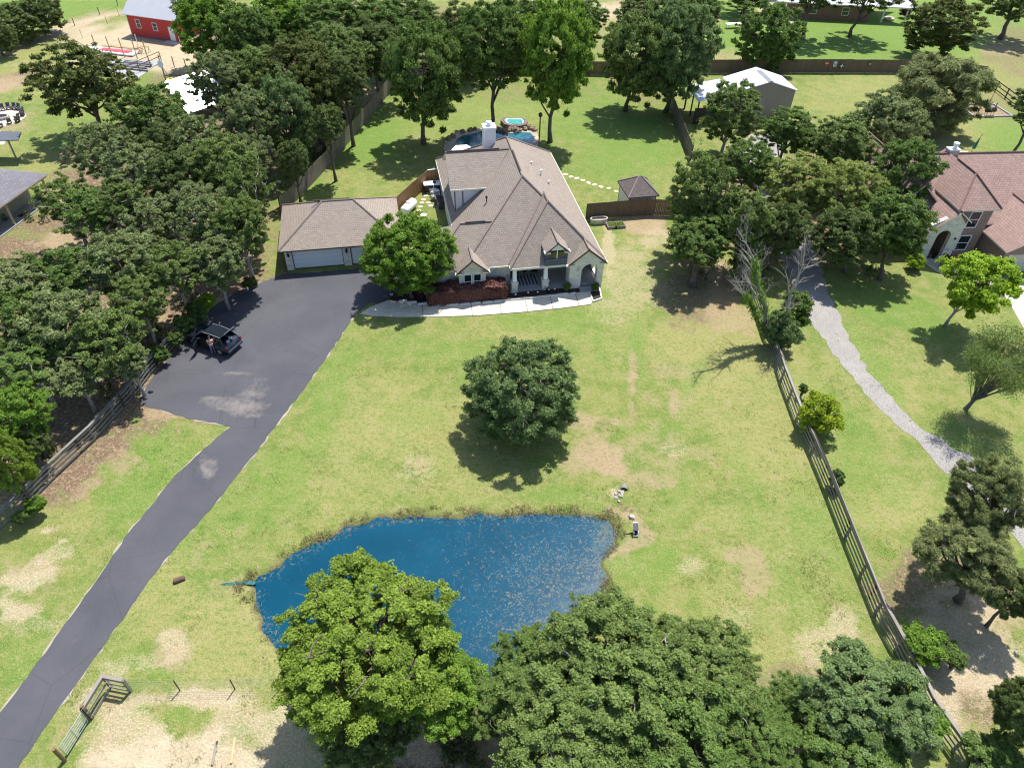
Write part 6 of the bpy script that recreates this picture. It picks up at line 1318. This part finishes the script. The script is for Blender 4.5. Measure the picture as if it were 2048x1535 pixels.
def trunk_mesh(zc, rw, rz, off, seed, pale=False, limbs=11, tr=None):
    rr = random.Random(seed); mb = MB(); tr = tr or max(.1, .035*rw+.012*zc)
    top = Vector((off[0]*.8, off[1]*.8, zc-.35*rz)); j = lambda s: Vector((rr.uniform(-s, s), rr.uniform(-s, s), 0))
    n = 5; sp_ = [Vector((off[0]*(t**1.3)*.8, off[1]*(t**1.3)*.8, (zc-.35*rz)*t))+(j(.12*rw*.3) if 0 < t < 1 else Vector((0, 0, 0))) for t in [i/n for i in range(n+1)]]
    mb.tube(sp_, [tr*1.45]+[tr*(1.05-.4*i/n) for i in range(1, n+1)], 7)
    for i in range(limbs):
        w = 2*math.pi*i/limbs+rr.uniform(-.4, .4); t0 = rr.uniform(.55, 1); a = sp_[0].lerp(sp_[-1], 1) if t0 > .9 else sp_[min(n, int(t0*n))]
        el = rr.uniform(-.1, .85); q = rr.uniform(.65, .93); e = Vector((off[0]+rw*q*math.cos(w)*math.cos(el), off[1]+rw*q*math.sin(w)*math.cos(el), zc+rz*q*math.sin(el)))
        m1 = a.lerp(e, .35)+Vector((0, 0, -.05*rz))+j(.08*rw); m2 = a.lerp(e, .7)+Vector((0, 0, .06*rz))+j(.08*rw)
        mb.tube([a, m1, m2, e], [tr*.5, tr*.36, tr*.22, tr*.07], 5)
        for b_ in range(3):
            c0 = m1.lerp(m2, rr.random()) if b_ < 1 else m2.lerp(e, rr.random()*.8); e2 = c0+Vector((rr.uniform(-1, 1), rr.uniform(-1, 1), rr.uniform(-.2, .8))).normalized()*rw*rr.uniform(.2, .4)
            mb.tube([c0, c0.lerp(e2, .5)+j(.05*rw), e2], [tr*.2, tr*.12, tr*.04], 4, cap=False)
    return mb
TS = [0]
def tree(name, kind, pk, cx, cy, rx, ry, label, cat='tree', group=None, base=None, zc=None, bark='bark', limbs=11, rot=None, tr=None, maxz=1.5):
    TS[0] += 1; rr = random.Random(TS[0]*31)
    if base is not None:
        b_ = G(*base)
        if zc is None:
            best = 1e9
            for i in range(10, 240):
                z = i*.1; q = G(cx, cy, z); d_ = (q.xy-b_.xy).length
                if d_ < best: best = d_; zc = z
            zc = max(zc, .8)
    q = G(cx, cy, zc)
    if base is None: b_ = Vector((q.x, q.y, 0))
    c = RM.transposed() @ (q-Vector((0, 0, CH))); D = c.z
    rw = rx*D/F; rv = ry*D/F; hd = q.xy.length; dep = math.atan2(CH-zc, hd); t = rv*rv-(rw*math.sin(dep))**2
    rz = math.sqrt(max(t, .01))/math.cos(dep); rz = min(max(rz, .5*rw), maxz*rw, zc*1.04)
    off = (q.x-b_.x, q.y-b_.y)
    if abs(b_.z) < 1e-6 and poly_sd(np.array([b_.x]), np.array([b_.y]), PW)[0] < 0: b_.z = -.6
    root = empty(name, b_, 0, label, cat, group)
    tm = trunk_mesh(zc, rw, rz, off, TS[0], limbs=limbs, tr=tr).build('trunk', M[bark], root, True, uv=False)
    me, _ = PROTO[pk]; Rr = 5.0; Rz = 4.0
    o = bpy.data.objects.new('crown', me); COL.objects.link(o); o.parent = root
    if not me.materials: me.materials.append(LM[kind])
    o.material_slots[0].link = 'OBJECT'; o.material_slots[0].material = LM[kind]
    o.location = (off[0], off[1], zc); o.scale = (1.09*rw/Rr, 1.09*rw/Rr, 1.07*rz/Rz); o.rotation_euler = (0, 0, rr.uniform(0, 6.28) if rot is None else rot)
    return root
OAKS = ['oakA', 'oakB', 'oakC']
def wood(lst, label, group, kinds, name='oak_tree', z=(7, 9), bark='bark'):
    for i, t in enumerate(lst):
        cx, cy, rx, ry = t[:4]; k = t[4] if len(t) > 4 and t[4] else kinds[i % len(kinds)]; zz = t[5] if len(t) > 5 else z[0]+(z[1]-z[0])*((i*37) % 10)/10
        tree(name, k, (['open', 'openB', 'oakB'] if 'left wood' in label else OAKS)[(i*7+i//3) % 3], cx, cy, rx, ry, label, 'tree', group, None, zz, bark)
# left wood, from the grey roofed house down to the board fence
LW = 'oaks of the left wood'
wood([(135,400,62,55),(205,300,72,65),(300,235,80,65),(385,285,75,65),(455,335,75,65),(265,340,75,60),(355,365,75,65),(495,380,55,65),(425,440,75,65),(190,425,80,55),(300,440,75,60),(480,455,60,60),(500,310,50,50),(330,300,50,50),(240,400,50,45),(390,400,50,40)],
     'grey-green oak in the upper part of the left wood, above the garage doors', 'oaks of the upper left wood', ['oak', 'oak2', 'green', 'oak2', 'oak', 'oak2', 'dark'], 'oak_tree', (5.0, 7.0), 'bark_pale')
wood([(50,560,80,60,None,6),(140,540,80,60,None,6),(240,530,80,65,None,6),(345,535,70,60,None,5.5),(430,525,65,55,None,5),(40,635,90,70,None,5.5),(130,650,95,75,None,5.2),(215,680,85,75,None,4.8),(258,722,44,40,None,3.7),(60,720,85,60,None,4.6),(150,745,70,40,None,4),(280,600,60,50,None,5)],
     'grey-green oak in the lower part of the left wood, below the garage doors', 'oaks of the lower left wood', ['oak2', 'green', 'oak2', 'oak'], 'oak_tree', (5.0, 6.0), 'bark_pale')
tree('oak_tree', 'olive', 'openB', 165, 165, 105, 88, 'dark olive oak with open ragged crown over the top left lawn', base=(205, 262), zc=6.5, limbs=14)
wood([(30,45,60,45),(85,25,45,38),(-10,70,40,40)], 'dark tree at the very top left corner above the wire fence', 'dark trees of the top left corner', ['dark'], 'oak_tree', (2.8, 3.4))
tree('oak_tree', 'bright', 'oakB', 38, 825, 68, 62, 'fresh green tree at the left picture edge, just above the yellow-green one', zc=4.5)
tree('oak_tree', 'lime', 'oakA', 12, 925, 52, 68, 'yellow-green tree at the left picture edge directly behind the board fence', zc=4)
tree('oak_tree', 'dark', 'oakC', 55, 885, 42, 42, 'dark low tree in the shade behind the board fence, left edge', zc=3)
# wood above the garage
wood([(430,60,75,75,'bright'),(430,160,60,55,'oak2'),(505,85,70,70,'green'),(590,60,75,60,'bright'),(670,45,75,50,'green'),(750,50,75,55,'green'),(520,160,70,65,'oak'),(600,140,80,65,'olive'),(670,115,75,65,'oak'),(750,100,65,55,'dark'),(632,200,62,70,'olive'),(690,160,50,50,'dark'),(500,240,60,60,'oak2'),(655,250,38,40,'dark'),(560,30,70,45,'bright'),(390,20,45,40,'oak'),(820,40,70,50,'green'),(585,320,35,40,'dark',5)],
     'tree of the tall dark wood beyond the long grey privacy fence', 'trees of the wood beyond the grey fence', ['dark'], 'forest_tree', (6.5, 9))
tree('oak_tree', 'teal', 'denseA', 572, 235, 62, 105, 'pale bluish-green tree standing out in front of the dark wood beyond the grey fence', zc=6.5)
tree('oak_tree', 'green', 'denseA', 848, 155, 88, 112, 'tall rounded green tree in the back lawn left of the pool', base=(848, 288), limbs=14, tr=.28)
tree('oak_tree', 'green', 'denseA', 988, 98, 84, 92, 'oak with a tall dark trunk rising directly behind the pool', base=(983, 262), limbs=12, tr=.26)
tree('oak_tree', 'bright', 'denseA', 1110, 115, 82, 118, 'tall yellow-tipped oak on a bare grey trunk right of the spa', base=(1100, 284), limbs=14, tr=.26)
tree('oak_tree', 'dark', 'oakC', 925, 85, 62, 70, 'dark oak above the left end of the back privacy fence', base=(937, 160))
tree('oak_tree', 'green', 'oakC', 1035, 30, 70, 50, 'green oak behind the back fence above the pool, cut by the top edge', base=(1022, 118))
tree('oak_tree', 'green', 'oakA', 1160, 45, 55, 45, 'green oak behind the back fence, between the yellow-tipped oak and the sandy clearing', zc=6)
tree('oak_tree', 'oak', 'denseA', 1275, 118, 80, 95, 'grey-green oak at the end of the back lawn, left one of a pair', base=(1250, 222), limbs=13)
tree('oak_tree', 'teal', 'denseA', 1358, 110, 80, 105, 'broad blue-green oak over the slanting grey fence, right one of a pair', base=(1330, 225), limbs=13)
tree('oak_tree', 'dark', 'oakA', 1300, 35, 70, 45, 'dark oak at the top edge above the pair of oaks', zc=7)
tree('oak_tree', 'green', 'oakB', 1400, 20, 55, 35, 'green oak at the top edge beside the pale bench', zc=7)
tree('oak_tree', 'green', 'oakB', 1535, 75, 68, 68, 'round green tree directly behind the peak of the white workshop roof', base=(1530, 142), zc=5.0)
tree('oak_tree', 'dark', 'sparse', 1625, -22, 70, 42, 'leaning dark-trunked tree at the top edge, left of two in front of the brick wall', base=(1606, 78), tr=.3)
tree('oak_tree', 'dark', 'sparse', 1740, -18, 70, 40, 'leaning dark-trunked tree at the top edge, right of two in front of the brick wall', base=(1699, 74), tr=.28)
tree('oak_tree', 'green', 'sparse', 1500, -12, 60, 35, 'dark-trunked tree at the top edge above the round green tree', base=(1484, 28), tr=.3)
tree('oak_tree', 'olive', 'oakB', 1882, 52, 75, 58, 'olive tree behind the right end of the olive fence, top right', base=(1885, 110), zc=5)
tree('oak_tree', 'dark', 'sparse', 2030, -5, 70, 50, 'tall dark-trunked tree in the top right corner', base=(2000, 78), tr=.4)
tree('willow_tree', 'pine', 'willow', 1880, 192, 92, 82, 'soft feathery willow-like tree at the right end of the olive fence', base=(1855, 275), zc=4.6)
tree('oak_tree', 'dark', 'sparse', 2075, 215, 50, 45, 'dark tree cut by the right edge above the edged patch', zc=7)
# oaks around the workshop and the gravel road
tree('oak_tree', 'oak', 'oakB', 1462, 228, 65, 60, 'grey-green oak covering the left side of the white-roofed workshop', zc=5.5, limbs=14, bark='bark_pale')
tree('oak_tree', 'green', 'oakC', 1578, 262, 62, 48, 'small-leaved green oak over the gravel in front of the tan workshop door', zc=5.5)
tree('oak_tree', 'oak2', 'oakA', 1768, 255, 78, 68, 'grey-green oak left of the reddish roof peak, below the willow-like tree', zc=6)
tree('oak_tree', 'oak', 'oakC', 1680, 290, 72, 58, 'grey-green oak in the row between workshop and reddish roof', zc=6)
tree('oak_tree', 'limeb', 'oakB', 1592, 372, 78, 62, 'yellow-tinged oak with flowering top, left one of two above the dead tree', zc=6.5)
tree('oak_tree', 'limeb', 'oakA', 1690, 382, 72, 62, 'yellow-tinged oak with flowering top, right one of two above the dead tree', zc=6.5)
tree('oak_tree', 'green', 'oakA', 1500, 330, 60, 50, 'green oak touching the top of the gravel road, below the workshop', zc=6)
tree('oak_tree', 'oak', 'oakB', 1402, 385, 72, 78, 'big grey-green oak right of the small white shed', base=(1392, 500), zc=6.8, limbs=14, tr=.35)
tree('oak_tree', 'green', 'oakA', 1395, 478, 72, 52, 'dark green lower oak throwing the wide shade at the right of the house', base=(1385, 572), zc=4.6, limbs=13, tr=.3)
tree('oak_tree', 'oak', 'oakC', 1478, 445, 70, 70, 'dark oak behind the bleached dead tree', base=(1475, 560), zc=5.5, limbs=13)
tree('oak_tree', 'green', 'oakB', 1800, 350, 75, 72, 'lush green tree overlapping the reddish roof', zc=6.5)
tree('oak_tree', 'green', 'oakC', 1775, 450, 85, 72, 'lush green tree left of the arched brick house entrance', base=(1760, 560), zc=5.2)
tree('oak_tree', 'dark', 'oakA', 1690, 470, 70, 60, 'dark green tree above the bend of the gravel road', base=(1690, 545), zc=4.6)
tree('oak_tree', 'dark', 'oakB', 1560, 460, 62, 60, 'very dark tree in the thicket right behind the dead branches', zc=4.5)
tree('oak_tree', 'dark', 'bushfine', 1490, 530, 32, 45, 'dark vine-covered shrub on the board fence below the big oaks', 'shrub', None, (1490, 575), bark='bark')
# vine bush at the foot of the dead tree
tree('vine_thicket', 'green', 'bushfine', 1590, 620, 36, 38, 'green vine thicket round the base of the dead tree, upper part by the gravel', 'shrub', None, (1590, 650), zc=1.8)
tree('vine_thicket', 'teal', 'bushfine', 1558, 665, 38, 42, 'bluish vine thicket at the foot of the dead tree against the board fence', 'shrub', None, (1556, 705), zc=1.8)
# lone trees and shrubs
tree('lawn_tree', 'teal', 'fine', 1046, 780, 122, 114, 'single dense blue-green tree in the middle of the front lawn', zc=3.45, limbs=16, bark='bark_pale', tr=.16)
tree('yard_tree', 'bright', 'fine', 815, 507, 94, 82, 'round glossy green tree between garage and house front', base=(825, 596), zc=4.0, limbs=16, tr=.16)
tree('young_maple', 'acid', 'lollipop', 1955, 568, 78, 70, 'yellow-green maple in front of the brick house at the right edge', base=(1889, 652), limbs=14, tr=.13, bark='bark_pale')
tree('flowering_shrub', 'yellow', 'bush', 1642, 830, 45, 45, 'round yellow-green shrub poking through the board fence', 'shrub', None, (1640, 862), zc=1.7)
tree('shrub', 'acid', 'bush', 1833, 524, 18, 17, 'small acid-green shrub left of the brick house path', 'shrub', None, (1832, 536), zc=.9)
tree('purple_shrub', 'purple', 'bushfine', 1901, 523, 19, 15, 'round dark purple shrub by the brick house wall', 'shrub', None, (1901, 534), zc=.9)
tree('purple_shrub', 'purple', 'bushfine', 1816, 7, 12, 11, 'upper of two purple-red shrubs at the top edge by the pale patio', 'shrub', None, (1816, 18), zc=1.1)
tree('purple_shrub', 'purple', 'bushfine', 1811, 25, 11, 10, 'lower of two purple-red shrubs at the top edge by the pale patio', 'shrub', None, (1811, 34), zc=1.0)
for i, (px, py, rx, ry, k, lb) in enumerate([(1672,958,16,30,'teal','wispy shrub behind the board fence below the yellow-green shrub'),(1606,778,10,11,'green','tiny dark shrub against the board fence above the yellow-green shrub'),(1850,1290,48,42,'bright','light green leafy shrub on the right of the board fence near the bottom'),(1905,1310,30,26,'green','small green shrub beside the sandy ground right of the board fence'),(1800,1360,40,30,'lime','straggly yellow-green shrub leaning over the board fence'),(1850,1440,45,38,'bright','bright straggly shrub on the sand right of the fence, bottom right')]):
    tree('shrub', k, 'bushfine', px, py, rx, ry, lb, 'shrub', None, (px-3, py+ry*.9), zc=1.5 if rx > 20 else .9)
for i, (px, py, r_, k) in enumerate([(412,606,20,'acid'),(392,625,24,'green'),(372,648,26,'green'),(348,676,22,'dark'),(318,708,20,'green'),(500,566,16,'olive'),(70,1010,22,'bright'),(40,1035,16,'green')]):
    tree('fence_shrub', k, 'bushfine', px, py, r_, r_*.9, 'green scrub growing through the board fence at the foot of the left wood', 'shrub', 'scrub along the left board fence', (px, py+r_*.7), zc=1.0)
# bottom row, nearest the camera
tree('live_oak', 'lime', 'bigA', 735, 1280, 186, 128, 'large yellow-green oak overhanging the pond, nearest the camera', base=(800, 1400), zc=7.0, limbs=18, tr=.3)
tree('live_oak', 'lime', 'oakB', 660, 1330, 120, 100, 'yellow-green side oak below left of the large one at the pond', zc=5.0, limbs=14)
tree('live_oak', 'bright', 'bigB', 845, 1350, 130, 110, 'green oak below the large yellow-green oak, bottom centre', zc=5.5, limbs=14)
tree('live_oak', 'dark', 'oakC', 740, 1450, 100, 95, 'dark shaded oak at the bottom edge beneath the yellow-green crowns', zc=4.0)
tree('live_oak', 'oak', 'bigB', 1235, 1340, 175, 112, 'broad dark green oak at the south-east corner of the pond', zc=6.0, limbs=16, bark='bark_pale')
tree('live_oak', 'oak', 'bigA', 1400, 1345, 125, 98, 'dark green oak right of the broad pond oak, touching the lawn', zc=5.5, limbs=16, bark='bark_pale')
tree('live_oak', 'green', 'bigB', 968, 1405, 78, 62, 'small green oak in the gap right of the large yellow-green oak, bottom centre', zc=4.0, limbs=12)
tree('live_oak', 'green', 'bigA', 1080, 1350, 110, 75, 'low green oak filling the gap between the two pond oaks', zc=4.0, limbs=14)
tree('live_oak', 'oak', 'bigA', 1150, 1460, 170, 95, 'dark green oak at the bottom edge below the pond, centre', zc=5.5, limbs=16, bark='bark_pale')
tree('live_oak', 'green', 'bigB', 1350, 1450, 160, 100, 'mid green oak at the bottom edge right of centre', zc=5.5, limbs=16)
tree('live_oak', 'green', 'bigA', 1500, 1470, 100, 90, 'bright-edged green oak at the bottom edge, between two larger ones', zc=4.5)
tree('feathery_tree', 'teal', 'bigB', 1735, 1400, 135, 105, 'feathery bluish-green tree leaning over the lower board fence', zc=4.2, limbs=14)
tree('feathery_tree', 'green', 'bigA', 1700, 1520, 130, 80, 'feathery green tree at the bottom edge left of the board fence', zc=3.6)
tree('small_tree', 'green', 'oakC', 1590, 1400, 60, 50, 'small dark green tree at the lawn corner, left of the feathery tree', zc=2.6)
tree('small_tree', 'limeb', 'bushfine', 1010, 1370, 36, 26, 'pale dry-looking bush between the pond oaks', 'shrub', None, None, 2.0)
tree('pine_tree', 'pine', 'needle', 1975, 1000, 85, 90, 'soft-needled pine at the right edge, top of the pine', base=(1950, 1130), zc=6.0, limbs=16, tr=.2)
tree('pine_tree', 'pine', 'needle', 1935, 1110, 105, 90, 'large soft-needled pine with dark shade at the right edge', base=(1915, 1200), zc=4.6, limbs=18, tr=.22)
tree('pine_tree', 'dark', 'needle', 2030, 1190, 60, 60, 'dark lower pine cut by the right edge', zc=3.5)
tree('cedar_tree', 'dark', 'needle', 2050, 1420, 70, 80, 'dark cedar in the bottom right corner', zc=3.5)
tree('shrub', 'green', 'bushfine', 1985, 1512, 60, 40, 'green shrub at the bottom right corner below the cedar', 'shrub', None, None, 1.5)
# shrubs at the arch and at the hedge
for px, py, lb in ((1134, 577, 'dark leafy shrub left of the arch steps'), (1190, 577, 'pale-spotted leafy shrub right of the arch steps')):
    tree('shrub', 'green', 'bushfine', px, py-4, 9, 9, lb, 'shrub', None, (px, py+4), zc=.6)
# upright bare-branched tree at the right edge
def fan_tree():
    b_ = G(1931, 818); root = empty('crape_myrtle', b_, 0, 'upright many-branched tree with bare grey stems at the right edge', 'tree'); rr = random.Random(4); mb = MB(); tips = []
    tgt = G(1995, 748, 4.2)-b_
    ax = Vector((tgt.x, tgt.y, 4.2)).normalized(); mb.tube([(0, 0, 0), ax*.8, ax*1.5], [.2, .15, .13], 8)
    for i in range(70):
        w = rr.uniform(0, 6.28); sp_ = rr.uniform(0, .62); L = rr.uniform(4.2, 6.6); a = ax.cross(Vector((0, 0, 1))).normalized() if abs(ax.z) < .99 else Vector((1, 0, 0)); c_ = ax.cross(a)
        d_ = (ax+(a*math.cos(w)+c_*math.sin(w))*sp_).normalized(); p0 = ax*rr.uniform(.8, 1.6); p1 = p0+d_*L*.5+Vector((0, 0, .15)); p2 = p0+d_*L
        mb.tube([p0, p0.lerp(p1, .5)+Vector((rr.uniform(-.1, .1), rr.uniform(-.1, .1), 0)), p1, p2], [.05, .035, .025, .008], 4, cap=False)
        for k in range(3): s_ = p1.lerp(p2, rr.uniform(0, .8)); e_ = s_+(d_+Vector((rr.uniform(-.6, .6), rr.uniform(-.6, .6), rr.uniform(-.2, .5)))).normalized()*rr.uniform(.5, 1.1); mb.tube([s_, e_], [.012, .004], 3, cap=False); tips.append((e_, d_))
        if sp_ > .30: tips += [(p2, d_), (p1.lerp(p2, .75), d_), (p1.lerp(p2, .5), d_)]
    mb.build('trunk', plain('grey_twig_bark', (.13, .125, .115), .9, .2), root, uv=False)
    g_ = np.random.default_rng(8); T = np.array([list(t[0]) for t in tips if t[0].length > 2.2]); k = 95
    rad = np.linalg.norm(np.cross(T, np.array(list(ax))), axis=1); T = T[(rad > 1.1) | (g_.random(len(T)) < .12)]
    pos = np.repeat(T, k, 0)+g_.normal(size=(len(T)*k, 3))*.30; n = len(pos)
    me = leaf_geometry('crown', pos, g_.normal(size=(n, 3))+np.array([0, 0, .5]), g_.uniform(.08, .17, n), g_.random(n), .55, g_); me.materials.append(LM['oak'])
    o = bpy.data.objects.new('crown', me); COL.objects.link(o); o.parent = root
fan_tree()
# bleached dead tree
def dead_tree():
    b_ = G(1545, 690); root = empty('dead_tree', b_, 0, 'bleached leafless dead tree standing over the board fence', 'tree'); mb = MB(); rr = random.Random(21); vine = []
    def br(p, d, L, r_, lv):
        pts = [p]; rs = [r_]; n = 4
        for i in range(n):
            d = (d+Vector((rr.uniform(-.22, .22), rr.uniform(-.22, .22), rr.uniform(-.06, .14)))).normalized(); pts.append(pts[-1]+d*L/n); rs.append(r_*(1-.75*(i+1)/n))
        mb.tube(pts, rs, 6 if lv < 2 else 4, cap=False)
        if lv < 4:
            for i in range((5, 5, 5, 4)[lv]):
                t = rr.uniform(.3, 1); k = min(n-1, int(t*n)); q = pts[k].lerp(pts[k+1], t*n-k); a = Vector((rr.uniform(-1, 1), rr.uniform(-1, 1), rr.uniform(-.1, .9))).normalized()
                br(q, (d*.55+a*.8).normalized(), L*rr.uniform(.4, .62), max(.008, rs[k]*.5), lv+1)
        return pts
    for tp, z_, r_ in (((1482, 455), 11.0, .2), ((1612, 500), 9.2, .18), ((1465, 560), 6.0, .11)):
        q = G(tp[0], tp[1], z_)-b_; L = q.length; pts = [Vector((0, 0, 0))]; n = 6
        for i in range(1, n+1): pts.append(q*(i/n)+Vector((rr.uniform(-.35, .35), rr.uniform(-.35, .35), .5*math.sin(math.pi*i/n))))
        rs = [r_*(1.15-.95*i/n) for i in range(n+1)]; mb.tube(pts, rs, 7, cap=False); vine.append(pts)
        for i in range(11):
            t = rr.uniform(.3, 1); k = min(n-1, int(t*n)); s_ = pts[k].lerp(pts[k+1], t*n-k); a = Vector((rr.uniform(-1, 1), rr.uniform(-1, 1), rr.uniform(0, .9))).normalized()
            br(s_, (q.normalized()*.5+a*.85).normalized(), rr.uniform(1.6, 3.2)*(1.15-.5*t), max(.012, rs[k]*.55), 2)
    mb.build('branches', M['bark_dead'], root, uv=False)
    g_ = np.random.default_rng(3); P_ = []
    for pts, lo, hi in ((vine[0], .25, .72), (vine[1], .0, .35), (vine[2], .1, .7)):
        for i in range(1700): t = g_.uniform(lo, hi)*(len(pts)-1); k = int(t); q = pts[k].lerp(pts[min(k+1, len(pts)-1)], t-k); P_.append([q.x, q.y, q.z])
    pos = np.array(P_); pos = pos+g_.normal(size=pos.shape)*np.array([.16, .16, .22]); n = len(pos)
    me = leaf_geometry('vine_leaves', pos, g_.normal(size=(n, 3))+np.array([0, 0, .5]), g_.uniform(.1, .2, n), g_.random(n), .7, g_); me.materials.append(LM['bright'])
    o = bpy.data.objects.new('vine_leaves', me); COL.objects.link(o); o.parent = root
dead_tree()
# clipped copper-red hedge
def hedge():
    p = lpx(house, 1010, 604, .15-.15); rr = np.random.default_rng(5); r_e = lpx(house, 1013, 600, 0); l_e = lpx(house, 858, 606, 0)
    o_ = empty('hedge', house.location, A12, 'clipped copper-red hedge in front of the left half of the stone house', 'hedge')
    x0, x1 = l_e.x, r_e.x; y1 = r_e.y; D = 1.75; z0, z1 = -.15, 1.35; n = 30000
    f = rr.random(n); pos = np.zeros((n, 3)); nm = np.zeros((n, 3)); X = rr.uniform(x0, x1, n); yb = y1-.0; T = rr.random(n)
    top = f < .5; fr = (f >= .5) & (f < .85); sd = f >= .85
    bump_ = lambda x, y: .10*np.sin(x*2.1)+.07*np.sin(x*5.3+y*3)+.06*np.sin(y*6+x)
    pos[top] = np.stack([X[top], yb+T[top]*D, z1+bump_(X[top], T[top]*D)-rr.random(top.sum())**2*.25], 1); nm[top] = (0, 0, 1)
    pos[fr] = np.stack([X[fr], yb+rr.random(fr.sum())**2*.25+bump_(X[fr], T[fr])*.5, z0+T[fr]*(z1-z0)], 1); nm[fr] = (0, -1, .2)
    s_ = np.where(rr.random(sd.sum()) < .5, x0, x1); pos[sd] = np.stack([s_+rr.normal(size=sd.sum())*.08, yb+T[sd]*D, z0+rr.random(sd.sum())*(z1-z0)], 1); nm[sd] = np.stack([np.sign(s_-(x0+x1)/2), 0*s_, .2+0*s_], 1)
    me = leaf_geometry('foliage', pos, nm+rr.normal(size=(n, 3))*.5, rr.uniform(.09, .2, n), rr.random(n)*.7+.35*(np.sin(pos[:, 0]*1.3)*.5+.5)*rr.random(n), .6, rr); me.materials.append(LM['redhedge'])
    o = bpy.data.objects.new('foliage', me); COL.objects.link(o); o.parent = o_
    mb = MB(); mb.box(x0+.15, x1-.15, yb+.2, yb+D-.15, z0, z1-.22); mb.build('stems', plain('dark_hedge_inside', (.02, .01, .008), .95), o_)  # solid dark box put inside the foliage in place of stems
hedge()
_g = np.random.default_rng(4); _p = np.stack([_g.uniform(-.9, .9, 900), _g.uniform(-.4, .4, 900), _g.uniform(.24, .42, 900)], 1)
_me = leaf_geometry('greens', _p, _g.normal(size=(900, 3))+np.array([0, 0, .6]), _g.uniform(.05, .13, 900), _g.random(900), .6, _g); _me.materials.append(LM['bright']); _o = bpy.data.objects.new('greens', _me); COL.objects.link(_o); _o.parent = BED
tree('shrub', 'purple', 'bushfine', 862, 578, 18, 17, 'rounded dark copper shrub at the left end of the red hedge', 'shrub', None, (862, 592), zc=1.0)
tree('shrub', 'purple', 'bushfine', 842, 583, 14, 13, 'small dark copper shrub under the round green yard tree', 'shrub', None, (842, 594), zc=.8)
# ------------------------------------------------------------ uncountable growth
def scatter(name, n, region, leaf, mat, label_kind='stuff', up=.35, seed=1, per=9, cond=None):
    g_ = np.random.default_rng(seed); pts = []
    px = np.concatenate([g_.uniform(x0, x1, m_) for (x0, x1, y0, y1, m_) in region]); py = np.concatenate([g_.uniform(y0, y1, m_) for (x0, x1, y0, y1, m_) in region])
    w = RMn @ np.stack([px-CX, py-CY, np.full(px.shape, F)]); t = -CH/w[2]; X, Y = w[0]*t, w[1]*t
    keep = np.ones(len(X), bool)
    if cond is not None: keep = cond(X, Y, px, py)
    X, Y = X[keep], Y[keep]; X = np.repeat(X, per)+g_.normal(size=len(X)*per)*.10; Y = np.repeat(Y, per)+g_.normal(size=len(Y)*per)*.10; k = len(X)
    pos = np.stack([X, Y, g_.uniform(.02, up, k)], 1)
    me = leaf_geometry(name, pos, g_.normal(size=(k, 3))+np.array([0, 0, .4]), leaf*g_.uniform(.6, 1.4, k), g_.random(k), .3, g_); me.materials.append(mat)
    o = bpy.data.objects.new(name, me); COL.objects.link(o); tag(o, kind='stuff'); return o
def nearpond(X, Y, px, py):
    d = poly_sd(X, Y, PW); g_ = np.random.default_rng(2); return (d > .15) & (d < .95) & (vnoise(X, Y, .7) > .5)
scatter('bank_weeds', 0, [(440, 1260, 1010, 1280, 14000)], .14, leaf_mat('bank_weed_leaves', (.11, .11, .035), (.30, .26, .12), .2), cond=nearpond, up=.22, per=5)
DW = np.array([list(G(*p))[:2] for p in DRIVE])
def tufts(X, Y, px, py):
    return (poly_sd(X, Y, PW) > 1) & (poly_sd(X, Y, DW) > .1) & (vnoise(X, Y, 1.7)+.6*vnoise(X, Y, .5) > 1.0)
scatter('grass_tufts', 0, [(100, 620, 860, 1535, 5200), (560, 1240, 640, 1000, 5200), (1200, 1700, 560, 1300, 7000), (1600, 2040, 640, 1300, 3600), (600, 1340, 160, 420, 1800)], .10, leaf_mat('tuft_blades', (.12, .17, .03), (.27, .31, .09), .3), cond=tufts, up=.10, per=4)
def undergrowth(X, Y, px, py): return ~((px > 565+(430-py)*.87-14) & (px < 1000) & (py < 430)) & ~((px > 110) & (py > 800) & (px < 500)) & (poly_sd(X, Y, DW) > .5) & (vnoise(X, Y, 2.3)+.4*vnoise(X, Y, .8) > .86)
scatter('undergrowth', 0, [(0, 420, 380, 800, 1600), (420, 780, 60, 380, 1400), (1380, 1760, 260, 560, 900), (820, 1560, 1400, 1535, 900), (0, 260, 780, 1000, 500)], .26, leaf_mat('undergrowth_leaves', (.03, .05, .015), (.12, .15, .05), .2), cond=undergrowth, up=.8, per=22)
